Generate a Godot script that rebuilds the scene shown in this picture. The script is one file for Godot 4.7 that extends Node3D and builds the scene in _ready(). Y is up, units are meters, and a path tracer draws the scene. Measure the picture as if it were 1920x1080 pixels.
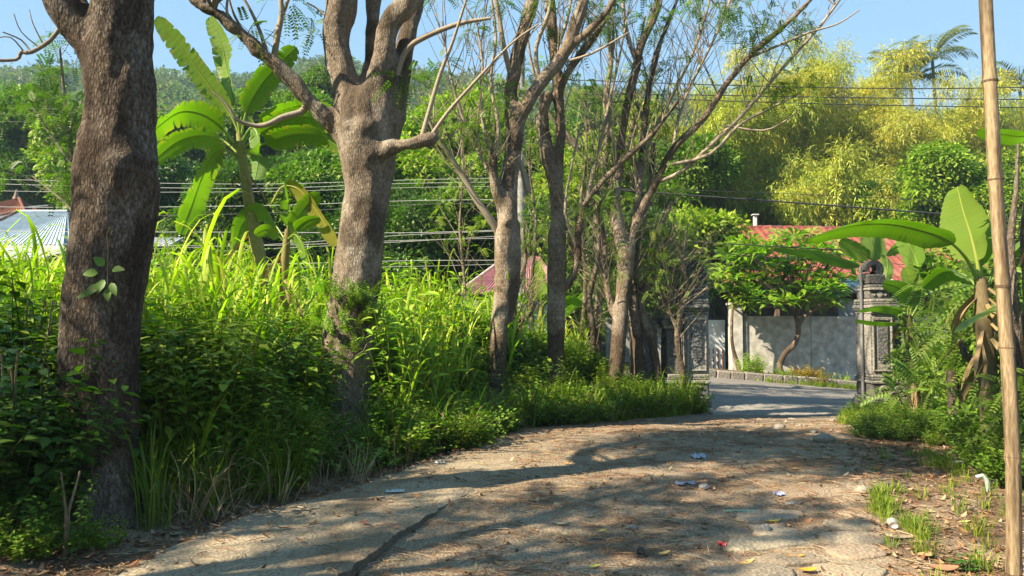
extends Node3D
# A shaded track through a gate to a village road, tall trees and grass on one side, bananas and bamboo beyond.
# x runs to the right, y up, the camera looks along -z; "d" is always the distance in front of the camera (d = -z).

const FOCAL := 1397.0          # focal length in pixels of the 1920 wide photograph
const EYE := 1.7
const PITCH := 0.0429
const PAL_BARK := Color(0.25, 0.185, 0.125)

var rng := RandomNumberGenerator.new()
var nz := FastNoiseLite.new()
var nz2 := FastNoiseLite.new()
var M := {}
var G := {}                    # shared leaf clump meshes
var taken := {}

# ------------------------------------------------------------------ mesh builder
class Mb:
	var v := PackedVector3Array()
	var n := PackedVector3Array()
	var c := PackedColorArray()
	var t := PackedInt32Array()

	func vert(p: Vector3, nn: Vector3, col: Color) -> int:
		v.append(p); n.append(nn); c.append(col)
		return v.size() - 1

	func tri(a: int, b: int, d: int) -> void:
		t.append(a); t.append(b); t.append(d)

	func quad(a: int, b: int, d: int, e: int) -> void:
		t.append(a); t.append(b); t.append(d)
		t.append(a); t.append(d); t.append(e)

	# flat four-cornered face with its own normal
	func face(a: Vector3, b: Vector3, d: Vector3, e: Vector3, col: Color) -> void:
		var nn := (d - a).cross(b - a)
		nn = nn.normalized() if nn.length_squared() > 1e-14 else Vector3.UP
		var i := v.size()
		v.append(a); v.append(b); v.append(d); v.append(e)
		for k in 4:
			n.append(nn); c.append(col)
		quad(i, i + 1, i + 2, i + 3)

	# box with chamfered vertical and horizontal edges
	func box(mid: Vector3, size: Vector3, col: Color, bevel := 0.01, turn := Basis()) -> void:
		var h := size * 0.5
		var b := minf(bevel, minf(h.x, minf(h.y, h.z)) * 0.6)
		for ax in 3:
			for s in [-1.0, 1.0]:
				var u := (ax + 1) % 3
				var w := (ax + 2) % 3
				var q := []
				for k in [[-1, -1], [1, -1], [1, 1], [-1, 1]]:
					var p := Vector3.ZERO
					p[ax] = s * h[ax]
					p[u] = k[0] * (h[u] - b)
					p[w] = k[1] * (h[w] - b)
					q.append(mid + turn * p)
				if s > 0:
					face(q[0], q[3], q[2], q[1], col)
				else:
					face(q[0], q[1], q[2], q[3], col)
		if b <= 0.0:
			return
		for ax in 3:                      # edge chamfers along axis ax
			var u := (ax + 1) % 3
			var w := (ax + 2) % 3
			for su in [-1.0, 1.0]:
				for sw in [-1.0, 1.0]:
					var q := []
					for k in [[-1, 0], [1, 0], [1, 1], [-1, 1]]:
						var p := Vector3.ZERO
						p[ax] = k[0] * (h[ax] - b)
						p[u] = su * (h[u] - (b if k[1] == 1 else 0.0))
						p[w] = sw * (h[w] - (0.0 if k[1] == 1 else b))
						q.append(mid + turn * p)
					var out := Vector3.ZERO
					out[u] = su; out[w] = sw
					out = turn * out
					var nn: Vector3 = (q[2] - q[0]).cross(q[1] - q[0])
					if nn.dot(out) > 0:
						face(q[0], q[1], q[2], q[3], col)
					else:
						face(q[0], q[3], q[2], q[1], col)
		for sx in [-1.0, 1.0]:
			for sy in [-1.0, 1.0]:
				for sz in [-1.0, 1.0]:
					var nn := (turn * Vector3(sx, sy, sz)).normalized()
					var i0 := vert(mid + turn * Vector3(sx * h.x, sy * (h.y - b), sz * (h.z - b)), nn, col)
					vert(mid + turn * Vector3(sx * (h.x - b), sy * h.y, sz * (h.z - b)), nn, col)
					vert(mid + turn * Vector3(sx * (h.x - b), sy * (h.y - b), sz * h.z), nn, col)
					tri(i0, i0 + 1, i0 + 2)

	# round bar through points with a radius at each
	func tube(pts: PackedVector3Array, rad: PackedFloat32Array, sides: int, col: Color, cap := true) -> void:
		var k := pts.size()
		var first := v.size()
		var dir := (pts[1] - pts[0]).normalized()
		var a := dir.cross(Vector3(0.31, 0.1, 0.94)).normalized()
		for i in k:
			var d := (pts[mini(i + 1, k - 1)] - pts[maxi(i - 1, 0)]).normalized()
			a = (a - d * a.dot(d)).normalized()
			var b := d.cross(a)
			for s in sides:
				var ang := TAU * s / sides
				var o := a * cos(ang) + b * sin(ang)
				v.append(pts[i] + o * rad[i]); n.append(o); c.append(col)
		for i in k - 1:
			for s in sides:
				var s2 := (s + 1) % sides
				var p := first + i * sides
				quad(p + s, p + sides + s, p + sides + s2, p + s2)
		if cap:
			for e in [0, k - 1]:
				var m := vert(pts[e], (pts[e] - pts[1 if e == 0 else k - 2]).normalized(), col)
				var p: int = first + e * sides
				for s in sides:
					tri(m, p + s, p + (s + 1) % sides)

	# pointed leaf with a fold along its middle: four triangles
	func leaf(p: Vector3, dir: Vector3, up: Vector3, l: float, w: float, col: Color, wide := 0.42, sag := 0.12) -> void:
		var side := dir.cross(up)
		if side.length_squared() < 1e-6:
			side = dir.cross(Vector3(0.3, 0.2, 0.9))
		side = side.normalized()
		var nn := side.cross(dir).normalized()
		var fold := nn * w * 0.16
		var mid := p + dir * (l * wide)
		var i := v.size()
		v.append(p); n.append(nn); c.append(col)
		v.append(mid + side * (w * 0.5) + fold); n.append((nn - side * 0.35).normalized()); c.append(col)
		v.append(mid); n.append(nn); c.append(col)
		v.append(mid - side * (w * 0.5) + fold); n.append((nn + side * 0.35).normalized()); c.append(col)
		v.append(p + dir * l - nn * (l * sag)); n.append((nn + dir * 0.3).normalized()); c.append(col)
		t.append_array(PackedInt32Array([i, i + 1, i + 2, i, i + 2, i + 3, i + 1, i + 4, i + 2, i + 2, i + 4, i + 3]))

	# egg-shaped leaf with a folded midrib and a drooping tip: ten triangles
	func ovate(p: Vector3, dir: Vector3, up: Vector3, l: float, w: float, col: Color, droop := 0.25) -> void:
		var side := dir.cross(up)
		if side.length_squared() < 1e-6:
			side = dir.cross(Vector3(0.3, 0.2, 0.9))
		side = side.normalized()
		var nn := side.cross(dir).normalized()
		var i := v.size()
		v.append(p); n.append(nn); c.append(col)
		for e in [[0.22, 0.8], [0.5, 1.0], [0.78, 0.62]]:
			var f: float = e[0]
			var q := p + dir * (l * f) - nn * (l * droop * f * f)
			var hw: float = w * 0.5 * e[1]
			v.append(q + side * hw + nn * hw * 0.3); n.append((nn - side * 0.3 + dir * f * 0.4).normalized()); c.append(col)
			v.append(q); n.append((nn + dir * f * 0.4).normalized()); c.append(col)
			v.append(q - side * hw + nn * hw * 0.3); n.append((nn + side * 0.3 + dir * f * 0.4).normalized()); c.append(col)
		v.append(p + dir * l - nn * (l * droop)); n.append((nn + dir * 0.5).normalized()); c.append(col)
		t.append_array(PackedInt32Array([i, i + 1, i + 2, i, i + 2, i + 3]))
		for k in 2:
			var a := i + 1 + k * 3
			quad(a, a + 3, a + 4, a + 1)
			quad(a + 1, a + 4, a + 5, a + 2)
		t.append_array(PackedInt32Array([i + 7, i + 10, i + 8, i + 8, i + 10, i + 9]))

	# plain diamond leaflet: two triangles
	func chip(p: Vector3, dir: Vector3, up: Vector3, l: float, w: float, col: Color) -> void:
		var side := dir.cross(up)
		if side.length_squared() < 1e-6:
			side = dir.cross(Vector3(0.3, 0.2, 0.9))
		side = side.normalized() * (w * 0.5)
		var nn := side.cross(dir).normalized()
		var i := v.size()
		v.append(p); v.append(p + dir * (l * 0.45) + side); v.append(p + dir * l); v.append(p + dir * (l * 0.45) - side)
		for k in 4:
			n.append(nn); c.append(col)
		t.append_array(PackedInt32Array([i, i + 1, i + 2, i, i + 2, i + 3]))

	# strap blade that rises, arches over and hangs
	func blade(p: Vector3, az: float, lean: float, bend: float, l: float, w: float, segs: int, col: Color, twist := 0.0, fold := 0.0) -> void:
		var flat := Vector3(cos(az), 0, sin(az))
		var side := Vector3(-sin(az), 0, cos(az))
		side = side.rotated(flat, twist)
		var q := p
		var i := v.size()
		for k in segs + 1:
			var f := float(k) / segs
			var ang := lean + bend * f * f
			if fold > 0.0 and f > 0.6:
				ang += fold * (f - 0.6) * 2.5
			var dir := Vector3.UP * cos(ang) + flat * sin(ang)
			var nn := side.cross(dir).normalized()
			var hw := w * 0.5 * (0.55 + 1.1 * f if f < 0.35 else 0.935 * sqrt(maxf(0.0, 1.0 - pow((f - 0.35) / 0.65, 1.7))))
			v.append(q - side * hw); n.append((nn - side * 0.3).normalized()); c.append(col)
			v.append(q + side * hw); n.append((nn + side * 0.3).normalized()); c.append(col)
			q += dir * (l / segs)
			if k < segs:
				quad(i + k * 2, i + k * 2 + 1, i + k * 2 + 3, i + k * 2 + 2)

	func smooth_normals() -> void:
		n.resize(v.size())
		n.fill(Vector3.ZERO)
		for k in range(0, t.size(), 3):
			var a := t[k]; var b := t[k + 1]; var d := t[k + 2]
			var nn := (v[d] - v[a]).cross(v[b] - v[a])
			n[a] += nn; n[b] += nn; n[d] += nn
		for k in n.size():
			n[k] = n[k].normalized() if n[k].length_squared() > 1e-20 else Vector3.UP

	func done(mat: Material) -> ArrayMesh:
		# every face turns towards the side its normals point to
		for k in range(0, t.size(), 3):
			var a := t[k]; var b := t[k + 1]; var d := t[k + 2]
			if (v[d] - v[a]).cross(v[b] - v[a]).dot(n[a] + n[b] + n[d]) < 0.0:
				t[k + 1] = d
				t[k + 2] = b
		var arr := []
		arr.resize(Mesh.ARRAY_MAX)
		arr[Mesh.ARRAY_VERTEX] = v
		arr[Mesh.ARRAY_NORMAL] = n
		arr[Mesh.ARRAY_COLOR] = c
		arr[Mesh.ARRAY_INDEX] = t
		var m := ArrayMesh.new()
		m.add_surface_from_arrays(Mesh.PRIMITIVE_TRIANGLES, arr)
		m.surface_set_material(0, mat)
		return m

# ------------------------------------------------------------------ naming and nodes
func numbered(called: String) -> String:
	var k: int = taken.get(called, 0)
	taken[called] = k + 1
	return called if k == 0 else "%s_%03d" % [called, k]

func tag(o: Node, label: String, category: String, group := "") -> Node:
	o.set_meta("label", label)
	o.set_meta("category", category)
	if group != "":
		o.set_meta("group", group)
	return o

func thing(called: String, label: String, category: String, where := Vector3.ZERO, group := "") -> Node3D:
	var o := Node3D.new()
	o.name = numbered(called)
	add_child(o)
	o.position = where
	tag(o, label, category, group)
	return o

func part(called: String, mesh: Mesh, parent: Node, xf := Transform3D()) -> MeshInstance3D:
	var o := MeshInstance3D.new()
	o.name = called
	o.mesh = mesh
	o.transform = xf
	parent.add_child(o, true)
	return o

func solo(called: String, mesh: Mesh, label: String, category: String, where := Vector3.ZERO, group := "") -> MeshInstance3D:
	var o := MeshInstance3D.new()
	o.name = numbered(called)
	o.mesh = mesh
	o.position = where
	add_child(o)
	tag(o, label, category, group)
	return o

func structure(called: String, mesh: Mesh, label: String) -> MeshInstance3D:
	var o := MeshInstance3D.new()
	o.name = numbered(called)
	o.mesh = mesh
	add_child(o)
	o.set_meta("kind", "structure")
	o.set_meta("label", label)
	o.set_meta("category", called.replace("_", " "))
	return o

func scatter(called: String, mesh: Mesh, xfs: Array, cols: Array, parent: Node) -> MultiMeshInstance3D:
	var mm := MultiMesh.new()
	mm.transform_format = MultiMesh.TRANSFORM_3D
	mm.use_colors = true
	mm.mesh = mesh
	mm.instance_count = xfs.size()
	for k in xfs.size():
		mm.set_instance_transform(k, xfs[k])
		mm.set_instance_color(k, cols[k])
	var o := MultiMeshInstance3D.new()
	o.name = called
	o.multimesh = mm
	o.set_meta("kind", "stuff")
	parent.add_child(o, true)
	return o

func stuff(called: String, meshes: Array, xfs: Array, cols: Array, label: String, category: String) -> Node3D:
	# one uncountable mass: a node whose children are the few kinds of piece it is made of
	var o := Node3D.new()
	o.name = numbered(called)
	add_child(o)
	tag(o, label, category)
	o.set_meta("kind", "stuff")
	for m in meshes.size():
		var xs := []
		var cs := []
		for k in range(m, xfs.size(), meshes.size()):
			xs.append(xfs[k]); cs.append(cols[k])
		if xs.size():
			scatter(called + "_piece", meshes[m], xs, cs, o)
	return o

func dup(o: Node3D, called: String, label: String, xf: Transform3D) -> Node3D:
	var r: Node3D = o.duplicate()
	r.name = numbered(called)
	add_child(r)
	r.transform = xf
	r.set_meta("label", label)
	return r

# ------------------------------------------------------------------ places
# a point seen at photograph position (px, py) that stands d metres in front of the camera
func at(px: float, py: float, d: float) -> Vector3:
	var a := (px - 960.0) / FOCAL
	var b := (540.0 - py) / FOCAL
	var up := b * cos(PITCH) + sin(PITCH)
	var fw := cos(PITCH) - b * sin(PITCH)
	return Vector3(a * d / fw, EYE + up * d / fw, -d)

# the point of level ground seen at (px, py)
func on_ground(px: float, py: float) -> Vector3:
	var b := (540.0 - py) / FOCAL
	var up := b * cos(PITCH) + sin(PITCH)
	var fw := cos(PITCH) - b * sin(PITCH)
	var d := -EYE / up * fw
	var p := at(px, py, d)
	p.y = ground_h(p.x, p.z)
	return p

func lerp_list(list: Array, x: float) -> float:
	if x <= list[0][0]:
		return list[0][1]
	for k in list.size() - 1:
		if x <= list[k + 1][0]:
			return lerpf(list[k][1], list[k + 1][1], (x - list[k][0]) / (list[k + 1][0] - list[k][0]))
	return list[-1][1]

const SLAB_LEFT := [[2.5, -3.0], [5.0, -2.57], [6.25, -2.28], [7.2, -1.65], [8.8, -0.95], [11.6, 0.33], [12.6, 1.9], [13.6, 3.6], [14.4, 3.75], [16.0, 3.8]]
const PATH_RIGHT := [[2.5, 1.6], [5.0, 2.5], [5.94, 2.89], [7.9, 3.68], [9.9, 4.5], [13.2, 5.95], [14.4, 6.6], [16.0, 6.7]]
const JOINT := [[2.5, -1.7], [5.0, -1.07], [5.94, -0.85], [6.6, -0.61], [8.0, -0.1], [9.6, 0.4]]

func road_h(x: float, d: float) -> float:
	return -0.08 * (x - 5.0) + 0.012 * (d - 14.5)

func ground_h(x: float, z: float) -> float:
	var d := -z
	var h := 0.0
	var left := lerp_list(SLAB_LEFT, d)
	var right := lerp_list(PATH_RIGHT, d)
	# the verge on the tree side rises into a low bank
	var off := left - x
	if off > 0.0:
		if d > 9.0:
			off *= lerpf(1.0, 0.5, smoothstep(9.0, 11.0, d))
		h += lerpf(0.34, 0.1, smoothstep(8.5, 11.5, d)) * smoothstep(0.25, 2.2, off) + 0.16 * smoothstep(2.0, 6.0, off)
	else:
		h += 0.07 * smoothstep(6.0, 7.5, d) * (1.0 - smoothstep(10.5, 13.0, d))
	if x > right:
		h += 0.10 * smoothstep(0.6, 3.0, x - right)
	var bumps := nz.get_noise_2d(x * 22.0, z * 22.0) * 0.02 + nz.get_noise_2d(x * 80.0, z * 80.0) * 0.009
	if d < 18.0 and absf(x) < 14.0:
		h += bumps * (1.0 if off < 0.0 else 1.7)
	if d > 2.0 and x > right - 0.4:
		h += nz2.get_noise_2d(x * 110.0, z * 110.0) * 0.012
	# everything beyond the gate line follows the sloping road
	var far := smoothstep(13.4, 14.6, d)
	h = lerpf(h, road_h(clampf(x, -60.0, 60.0), minf(d, 40.0)) - 0.03, far)
	if d > 21.4:
		h += 0.18 * smoothstep(21.4, 22.0, d)
	return h

# ------------------------------------------------------------------ materials
func noise_tex(freq: float, seed_: int, lo: Color, hi: Color, size := 512, octaves := 4, kind := FastNoiseLite.TYPE_SIMPLEX_SMOOTH, mid := -1.0) -> NoiseTexture2D:
	var f := FastNoiseLite.new()
	f.seed = seed_
	f.frequency = freq
	f.noise_type = kind
	f.fractal_octaves = octaves
	var tx := NoiseTexture2D.new()
	tx.width = size
	tx.height = size
	tx.seamless = true
	tx.noise = f
	var g := Gradient.new()
	g.set_color(0, lo)
	g.set_color(1, hi)
	if mid > 0.0:
		g.add_point(mid, lo.lerp(hi, 0.3))
	tx.color_ramp = g
	return tx

func leaf_mat(called: String, rough := 0.5, back := Color(0.78, 0.95, 0.35), spec := 0.4) -> StandardMaterial3D:
	var m := StandardMaterial3D.new()
	m.resource_name = called
	m.vertex_color_use_as_albedo = true
	m.roughness = rough
	m.metallic_specular = spec
	m.cull_mode = BaseMaterial3D.CULL_DISABLED
	m.backlight_enabled = true
	m.backlight = back
	return m

func solid(called: String, scale: Vector3, lo: Color, hi: Color, freq: float, bump: float, rough := 0.9, seed_ := 3, kind := FastNoiseLite.TYPE_SIMPLEX_SMOOTH) -> StandardMaterial3D:
	# vertex colour times a grain that repeats over the world, with relief from the same grain
	var m := StandardMaterial3D.new()
	m.resource_name = called
	m.vertex_color_use_as_albedo = true
	m.albedo_texture = noise_tex(freq, seed_, lo, hi, 512, 5, kind)
	m.uv1_triplanar = true
	m.uv1_world_triplanar = true
	m.uv1_scale = scale
	m.roughness = rough
	m.metallic_specular = 0.3
	if bump > 0.0:
		m.heightmap_enabled = true
		m.heightmap_texture = noise_tex(freq, seed_, Color.BLACK, Color.WHITE, 512, 5, kind)
		m.heightmap_scale = bump
	return m

func bark_mat(called: String, lo: Color, seed_: int, bump: float, cracks: float) -> StandardMaterial3D:
	# bark: mottled grain with thin dark fissures between plates that are longer than wide
	var m := solid(called, Vector3(2.0, 0.7, 2.0), lo, Color.WHITE, 0.02, bump, 0.95, seed_)
	var f := FastNoiseLite.new()
	f.seed = seed_ + 5
	f.noise_type = FastNoiseLite.TYPE_CELLULAR
	f.cellular_return_type = FastNoiseLite.RETURN_DISTANCE2_SUB
	f.cellular_jitter = 1.0
	f.frequency = 0.042
	f.domain_warp_enabled = true
	f.domain_warp_amplitude = 26.0
	f.domain_warp_frequency = 0.035
	f.domain_warp_fractal_octaves = 3
	f.fractal_octaves = 2
	var h := NoiseTexture2D.new()
	h.width = 512
	h.height = 512
	h.seamless = true
	h.noise = f
	m.heightmap_texture = h
	var g := Gradient.new()
	g.set_color(0, Color(0.16, 0.11, 0.08, cracks))
	g.set_color(1, Color(0.16, 0.11, 0.08, 0.0))
	g.set_offset(0, 0.04)
	g.set_offset(1, 0.44)
	var dt := NoiseTexture2D.new()
	dt.width = 512
	dt.height = 512
	dt.seamless = true
	dt.noise = f
	dt.color_ramp = g
	m.detail_enabled = true
	m.detail_albedo = dt
	return m

func make_materials() -> void:
	M.leaf = leaf_mat("leaf", 0.5)
	M.leaf_gloss = leaf_mat("glossy leaf", 0.36, Color(0.75, 0.95, 0.3), 0.5)
	M.grass = leaf_mat("grass blade", 0.55, Color(0.82, 0.98, 0.3), 0.35)
	M.banana = leaf_mat("banana leaf", 0.38, Color(0.85, 1.0, 0.25), 0.5)
	M.bamboo_leaf = leaf_mat("bamboo leaf", 0.6, Color(0.95, 0.95, 0.4), 0.3)
	M.dry = leaf_mat("dry leaf", 0.8, Color(0.5, 0.42, 0.3), 0.25)
	M.bark = bark_mat("bark", Color(0.66, 0.6, 0.54), 11, 2.0, 0.72)
	M.bark_dark = bark_mat("old bark", Color(0.5, 0.46, 0.42), 17, 3.4, 0.95)
	M.twig = solid("twig bark", Vector3(3, 1.2, 3), Color(0.68, 0.66, 0.62), Color.WHITE, 0.03, 0.3, 0.9, 5)
	M.ground = solid("trodden earth", Vector3(1.3, 1.3, 1.3), Color(0.58, 0.53, 0.48), Color.WHITE, 0.045, 1.2, 0.97, 23)
	var spots := noise_tex(0.11, 41, Color(0.2, 0.14, 0.09, 0.75), Color(0.2, 0.14, 0.09, 0.0), 1024, 3)
	spots.color_ramp.set_offset(0, 0.22)
	spots.color_ramp.set_offset(1, 0.42)
	M.ground.detail_enabled = true
	M.ground.detail_albedo = spots
	M.ground.detail_uv_layer = BaseMaterial3D.DETAIL_UV_1
	M.concrete = solid("worn concrete", Vector3(1.2, 1.2, 1.2), Color(0.64, 0.6, 0.56), Color.WHITE, 0.045, 0.8, 0.93, 31)
	M.plaster = solid("cement render", Vector3(0.45, 0.45, 0.45), Color(0.7, 0.7, 0.7), Color.WHITE, 0.012, 0.5, 0.92, 37)
	M.stone = solid("weathered stone", Vector3(1.6, 1.6, 1.6), Color(0.62, 0.6, 0.57), Color.WHITE, 0.018, 1.0, 0.93, 43)
	M.asphalt = solid("asphalt", Vector3(0.8, 0.8, 0.8), Color(0.75, 0.75, 0.75), Color.WHITE, 0.05, 0.3, 0.85, 47)
	M.tile = solid("clay tile", Vector3(2, 2, 2), Color(0.6, 0.55, 0.52), Color.WHITE, 0.02, 0.3, 0.8, 53)
	M.metal = solid("painted sheet", Vector3(0.6, 0.6, 0.6), Color(0.8, 0.8, 0.8), Color.WHITE, 0.012, 0.0, 0.5, 59)
	M.bamboo = solid("dry bamboo", Vector3(6, 0.7, 6), Color(0.62, 0.56, 0.5), Color.WHITE, 0.03, 0.12, 0.55, 61)
	M.plain = solid("plain", Vector3(2, 2, 2), Color(0.88, 0.88, 0.88), Color.WHITE, 0.02, 0.0, 0.7, 67)
	M.plastic = StandardMaterial3D.new()
	M.plastic.resource_name = "thin plastic"
	M.plastic.vertex_color_use_as_albedo = true
	M.plastic.roughness = 0.3
	M.clear = StandardMaterial3D.new()
	M.clear.resource_name = "clear plastic"
	M.clear.transparency = BaseMaterial3D.TRANSPARENCY_ALPHA
	M.clear.albedo_color = Color(0.9, 0.9, 0.9, 0.35)
	M.clear.roughness = 0.2
	M.wire = StandardMaterial3D.new()
	M.wire.resource_name = "cable"
	M.wire.vertex_color_use_as_albedo = true
	M.wire.roughness = 0.6

# ------------------------------------------------------------------ smooth joined limbs
# bones: [a, b, ra, rb]; every bone blends into the rest within k metres; the field is meshed as surface nets
func limbs_mesh(bones: Array, cell: float, k: float, rough: float, col: Color, mat: Material, tint := Color(0, 0, 0, 0)) -> ArrayMesh:
	var blocks := {}
	var bs := 8
	var bw := cell * bs
	var nb := bones.size()
	var A := PackedVector3Array(); var B := PackedVector3Array()
	var RA := PackedFloat32Array(); var RB := PackedFloat32Array(); var IL := PackedFloat32Array()
	var LM := PackedInt32Array()
	for b in bones:
		LM.append(b[4])
		A.append(b[0]); B.append(b[1] - b[0]); RA.append(b[2]); RB.append(b[3] - b[2])
		IL.append(1.0 / maxf((b[1] - b[0]).length_squared(), 1e-9))
	for bi in nb:
		var r: float = maxf(bones[bi][2], bones[bi][3]) + k + rough
		var lo: Vector3 = bones[bi][0].min(bones[bi][1]) - Vector3.ONE * r
		var hi: Vector3 = bones[bi][0].max(bones[bi][1]) + Vector3.ONE * r
		for x in range(floori(lo.x / bw), floori(hi.x / bw) + 1):
			for y in range(floori(lo.y / bw), floori(hi.y / bw) + 1):
				for z in range(floori(lo.z / bw), floori(hi.z / bw) + 1):
					var mid := Vector3(x + 0.5, y + 0.5, z + 0.5) * bw
					var h := clampf((mid - A[bi]).dot(B[bi]) * IL[bi], 0.0, 1.0)
					if (mid - A[bi] - B[bi] * h).length() < r + bw * 0.87:
						var key := Vector3i(x, y, z)
						if not blocks.has(key):
							blocks[key] = PackedInt32Array()
						blocks[key].append(bi)
	var m := Mb.new()
	var index := {}
	var edges := []
	var n1 := bs + 1
	var f := PackedFloat32Array()
	f.resize(n1 * n1 * n1)
	var near := [0, 1, n1, n1 + 1, n1 * n1, n1 * n1 + 1, n1 * n1 + n1, n1 * n1 + n1 + 1]
	for key in blocks:
		var list: PackedInt32Array = blocks[key]
		var org := Vector3(key) * bw
		var any_in := false
		var any_out := false
		var at_ := 0
		for z in n1:
			for y in n1:
				for x in n1:
					var p := org + Vector3(x, y, z) * cell
					# nearest limb, then the others blend in by how close behind they are
					var d := 1e9
					var cur := -1
					var best := 1e9
					var others := PackedFloat32Array()
					for bi in list:
						var q := p - A[bi]
						var h := clampf(q.dot(B[bi]) * IL[bi], 0.0, 1.0)
						var e := (q - B[bi] * h).length() - RA[bi] - RB[bi] * h
						if LM[bi] != cur:
							if cur >= 0:
								others.append(best)
							cur = LM[bi]
							best = e
						elif e < best:
							best = e
						if e < d:
							d = e
					others.append(best)
					if others.size() > 1:
						var w2 := -1.0
						for e in others:
							if e < d + k:
								var w := 1.0 - (e - d) / k
								w2 += w * w
						d -= w2 * k * 0.25
					if absf(d) < rough * 2.0 + cell * 2.0:
						d += nz.get_noise_3d(p.x * 60.0, p.y * 26.0, p.z * 60.0) * rough + nz2.get_noise_3d(p.x * 230.0, p.y * 60.0, p.z * 230.0) * rough * 0.22
					f[at_] = d
					at_ += 1
					if d < 0.0:
						any_in = true
					else:
						any_out = true
		if not (any_in and any_out):
			continue
		for z in bs:
			for y in bs:
				for x in bs:
					var o := x + y * n1 + z * n1 * n1
					var d0 := f[o]
					var cell_id := Vector3i(key.x * bs + x, key.y * bs + y, key.z * bs + z)
					if (d0 < 0.0) != (f[o + 1] < 0.0):
						edges.append([cell_id, 0, d0 < 0.0])
					if (d0 < 0.0) != (f[o + n1] < 0.0):
						edges.append([cell_id, 1, d0 < 0.0])
					if (d0 < 0.0) != (f[o + n1 * n1] < 0.0):
						edges.append([cell_id, 2, d0 < 0.0])
					var inside := 0
					for c8 in near:
						if f[o + c8] < 0.0:
							inside += 1
					if inside == 0 or inside == 8:
						continue
					var sum := Vector3.ZERO
					var cnt := 0
					for e in 12:
						var ca := 0; var cb := 0
						match e:
							0: ca = 0; cb = 1
							1: ca = 2; cb = 3
							2: ca = 4; cb = 5
							3: ca = 6; cb = 7
							4: ca = 0; cb = 2
							5: ca = 1; cb = 3
							6: ca = 4; cb = 6
							7: ca = 5; cb = 7
							8: ca = 0; cb = 4
							9: ca = 1; cb = 5
							10: ca = 2; cb = 6
							11: ca = 3; cb = 7
						var fa := f[o + near[ca]]
						var fb := f[o + near[cb]]
						if (fa < 0.0) != (fb < 0.0):
							var s := fa / (fa - fb)
							sum += Vector3(ca & 1, (ca >> 1) & 1, ca >> 2).lerp(Vector3(cb & 1, (cb >> 1) & 1, cb >> 2), s)
							cnt += 1
					var pos := org + (Vector3(x, y, z) + sum / cnt) * cell
					var cc := col
					if tint.a > 0.0:
						cc = col.lerp(tint, tint.a * smoothstep(0.0, 0.35, nz.get_noise_3d(pos.x * 30.0 + 40.0, pos.y * 14.0, pos.z * 30.0)))
					# dark weathering stains with edges of their own
					cc = cc.lerp(Color(cc.r * 0.4, cc.g * 0.38, cc.b * 0.36), 0.85 * smoothstep(0.12, 0.34, nz2.get_noise_3d(pos.x * 34.0 + 11.0, pos.y * 20.0, pos.z * 34.0)))
					index[cell_id] = m.vert(pos, Vector3.UP, cc)
	for e in edges:
		var c0: Vector3i = e[0]
		var ax: int = e[1]
		var u := Vector3i.ZERO; u[(ax + 1) % 3] = 1
		var w := Vector3i.ZERO; w[(ax + 2) % 3] = 1
		var ia: int = index.get(c0, -1); var ib: int = index.get(c0 - u, -1); var ic: int = index.get(c0 - u - w, -1); var id: int = index.get(c0 - w, -1)
		if ia < 0 or ib < 0 or ic < 0 or id < 0:
			continue
		if e[2]:
			m.quad(ia, id, ic, ib)
		else:
			m.quad(ia, ib, ic, id)
	m.smooth_normals()
	return m.done(mat)

# smoothed polyline through traced points [px, py, d, width in pixels] -> [positions, radii]
func trace(list: Array, fine := 3) -> Array:
	var p := PackedVector3Array()
	var r := PackedFloat32Array()
	for e in list:
		p.append(at(e[0], e[1], e[2]))
		r.append(e[3] * e[2] / FOCAL * 0.5)
	return smooth_line(p, r, fine)

func smooth_line(p: PackedVector3Array, r: PackedFloat32Array, fine := 3) -> Array:
	var q := PackedVector3Array()
	var s := PackedFloat32Array()
	var k := p.size()
	for i in k - 1:
		for j in fine:
			var f := float(j) / fine
			q.append(p[i].cubic_interpolate(p[i + 1], p[maxi(i - 1, 0)], p[mini(i + 2, k - 1)], f))
			s.append(lerpf(r[i], r[i + 1], f))
	q.append(p[k - 1])
	s.append(r[k - 1])
	return [q, s]

func bones_of(line: Array, limb := 0) -> Array:
	var out := []
	for i in line[0].size() - 1:
		out.append([line[0][i], line[0][i + 1], line[1][i], line[1][i + 1], limb])
	return out

func shifted(bones: Array, by: Vector3) -> Array:
	var out := []
	for b in bones:
		out.append([b[0] - by, b[1] - by, b[2], b[3], b[4]])
	return out

func shifted_line(line: Array, by: Vector3) -> Array:
	var q := PackedVector3Array()
	for p in line[0]:
		q.append(p - by)
	return [q, line[1]]

func rdir() -> Vector3:
	var z := rng.randf_range(-1.0, 1.0)
	var a := rng.randf() * TAU
	var s := sqrt(1.0 - z * z)
	return Vector3(s * cos(a), z, s * sin(a))

func vary(c: Color, amount: float) -> Color:
	var f := 1.0 + rng.randf_range(-amount, amount)
	return Color(c.r * f * (1.0 + rng.randf_range(-amount, amount) * 0.4), c.g * f, c.b * f * (1.0 + rng.randf_range(-amount, amount) * 0.4))

func grey(lo: float, hi: float) -> Color:
	var f := rng.randf_range(lo, hi)
	return Color(f, f, f)

# ------------------------------------------------------------------ shared leaf clumps
func clump_broad(n: int, l: float, w: float, a: Color, b: Color, mat: Material, flat := 0.8) -> ArrayMesh:
	var m := Mb.new()
	for k in n:
		var o := rdir()
		o.y *= flat
		var p := o * pow(rng.randf(), 0.45) * 0.5
		var dir := (o + rdir() * 0.7 + Vector3(0, -0.25, 0)).normalized()
		var up := (Vector3.UP + rdir() * 0.6).normalized()
		m.leaf(p, dir, up, l * rng.randf_range(0.65, 1.2), w * rng.randf_range(0.7, 1.15), vary(a.lerp(b, rng.randf()), 0.18))
	return m.done(mat)

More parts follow.
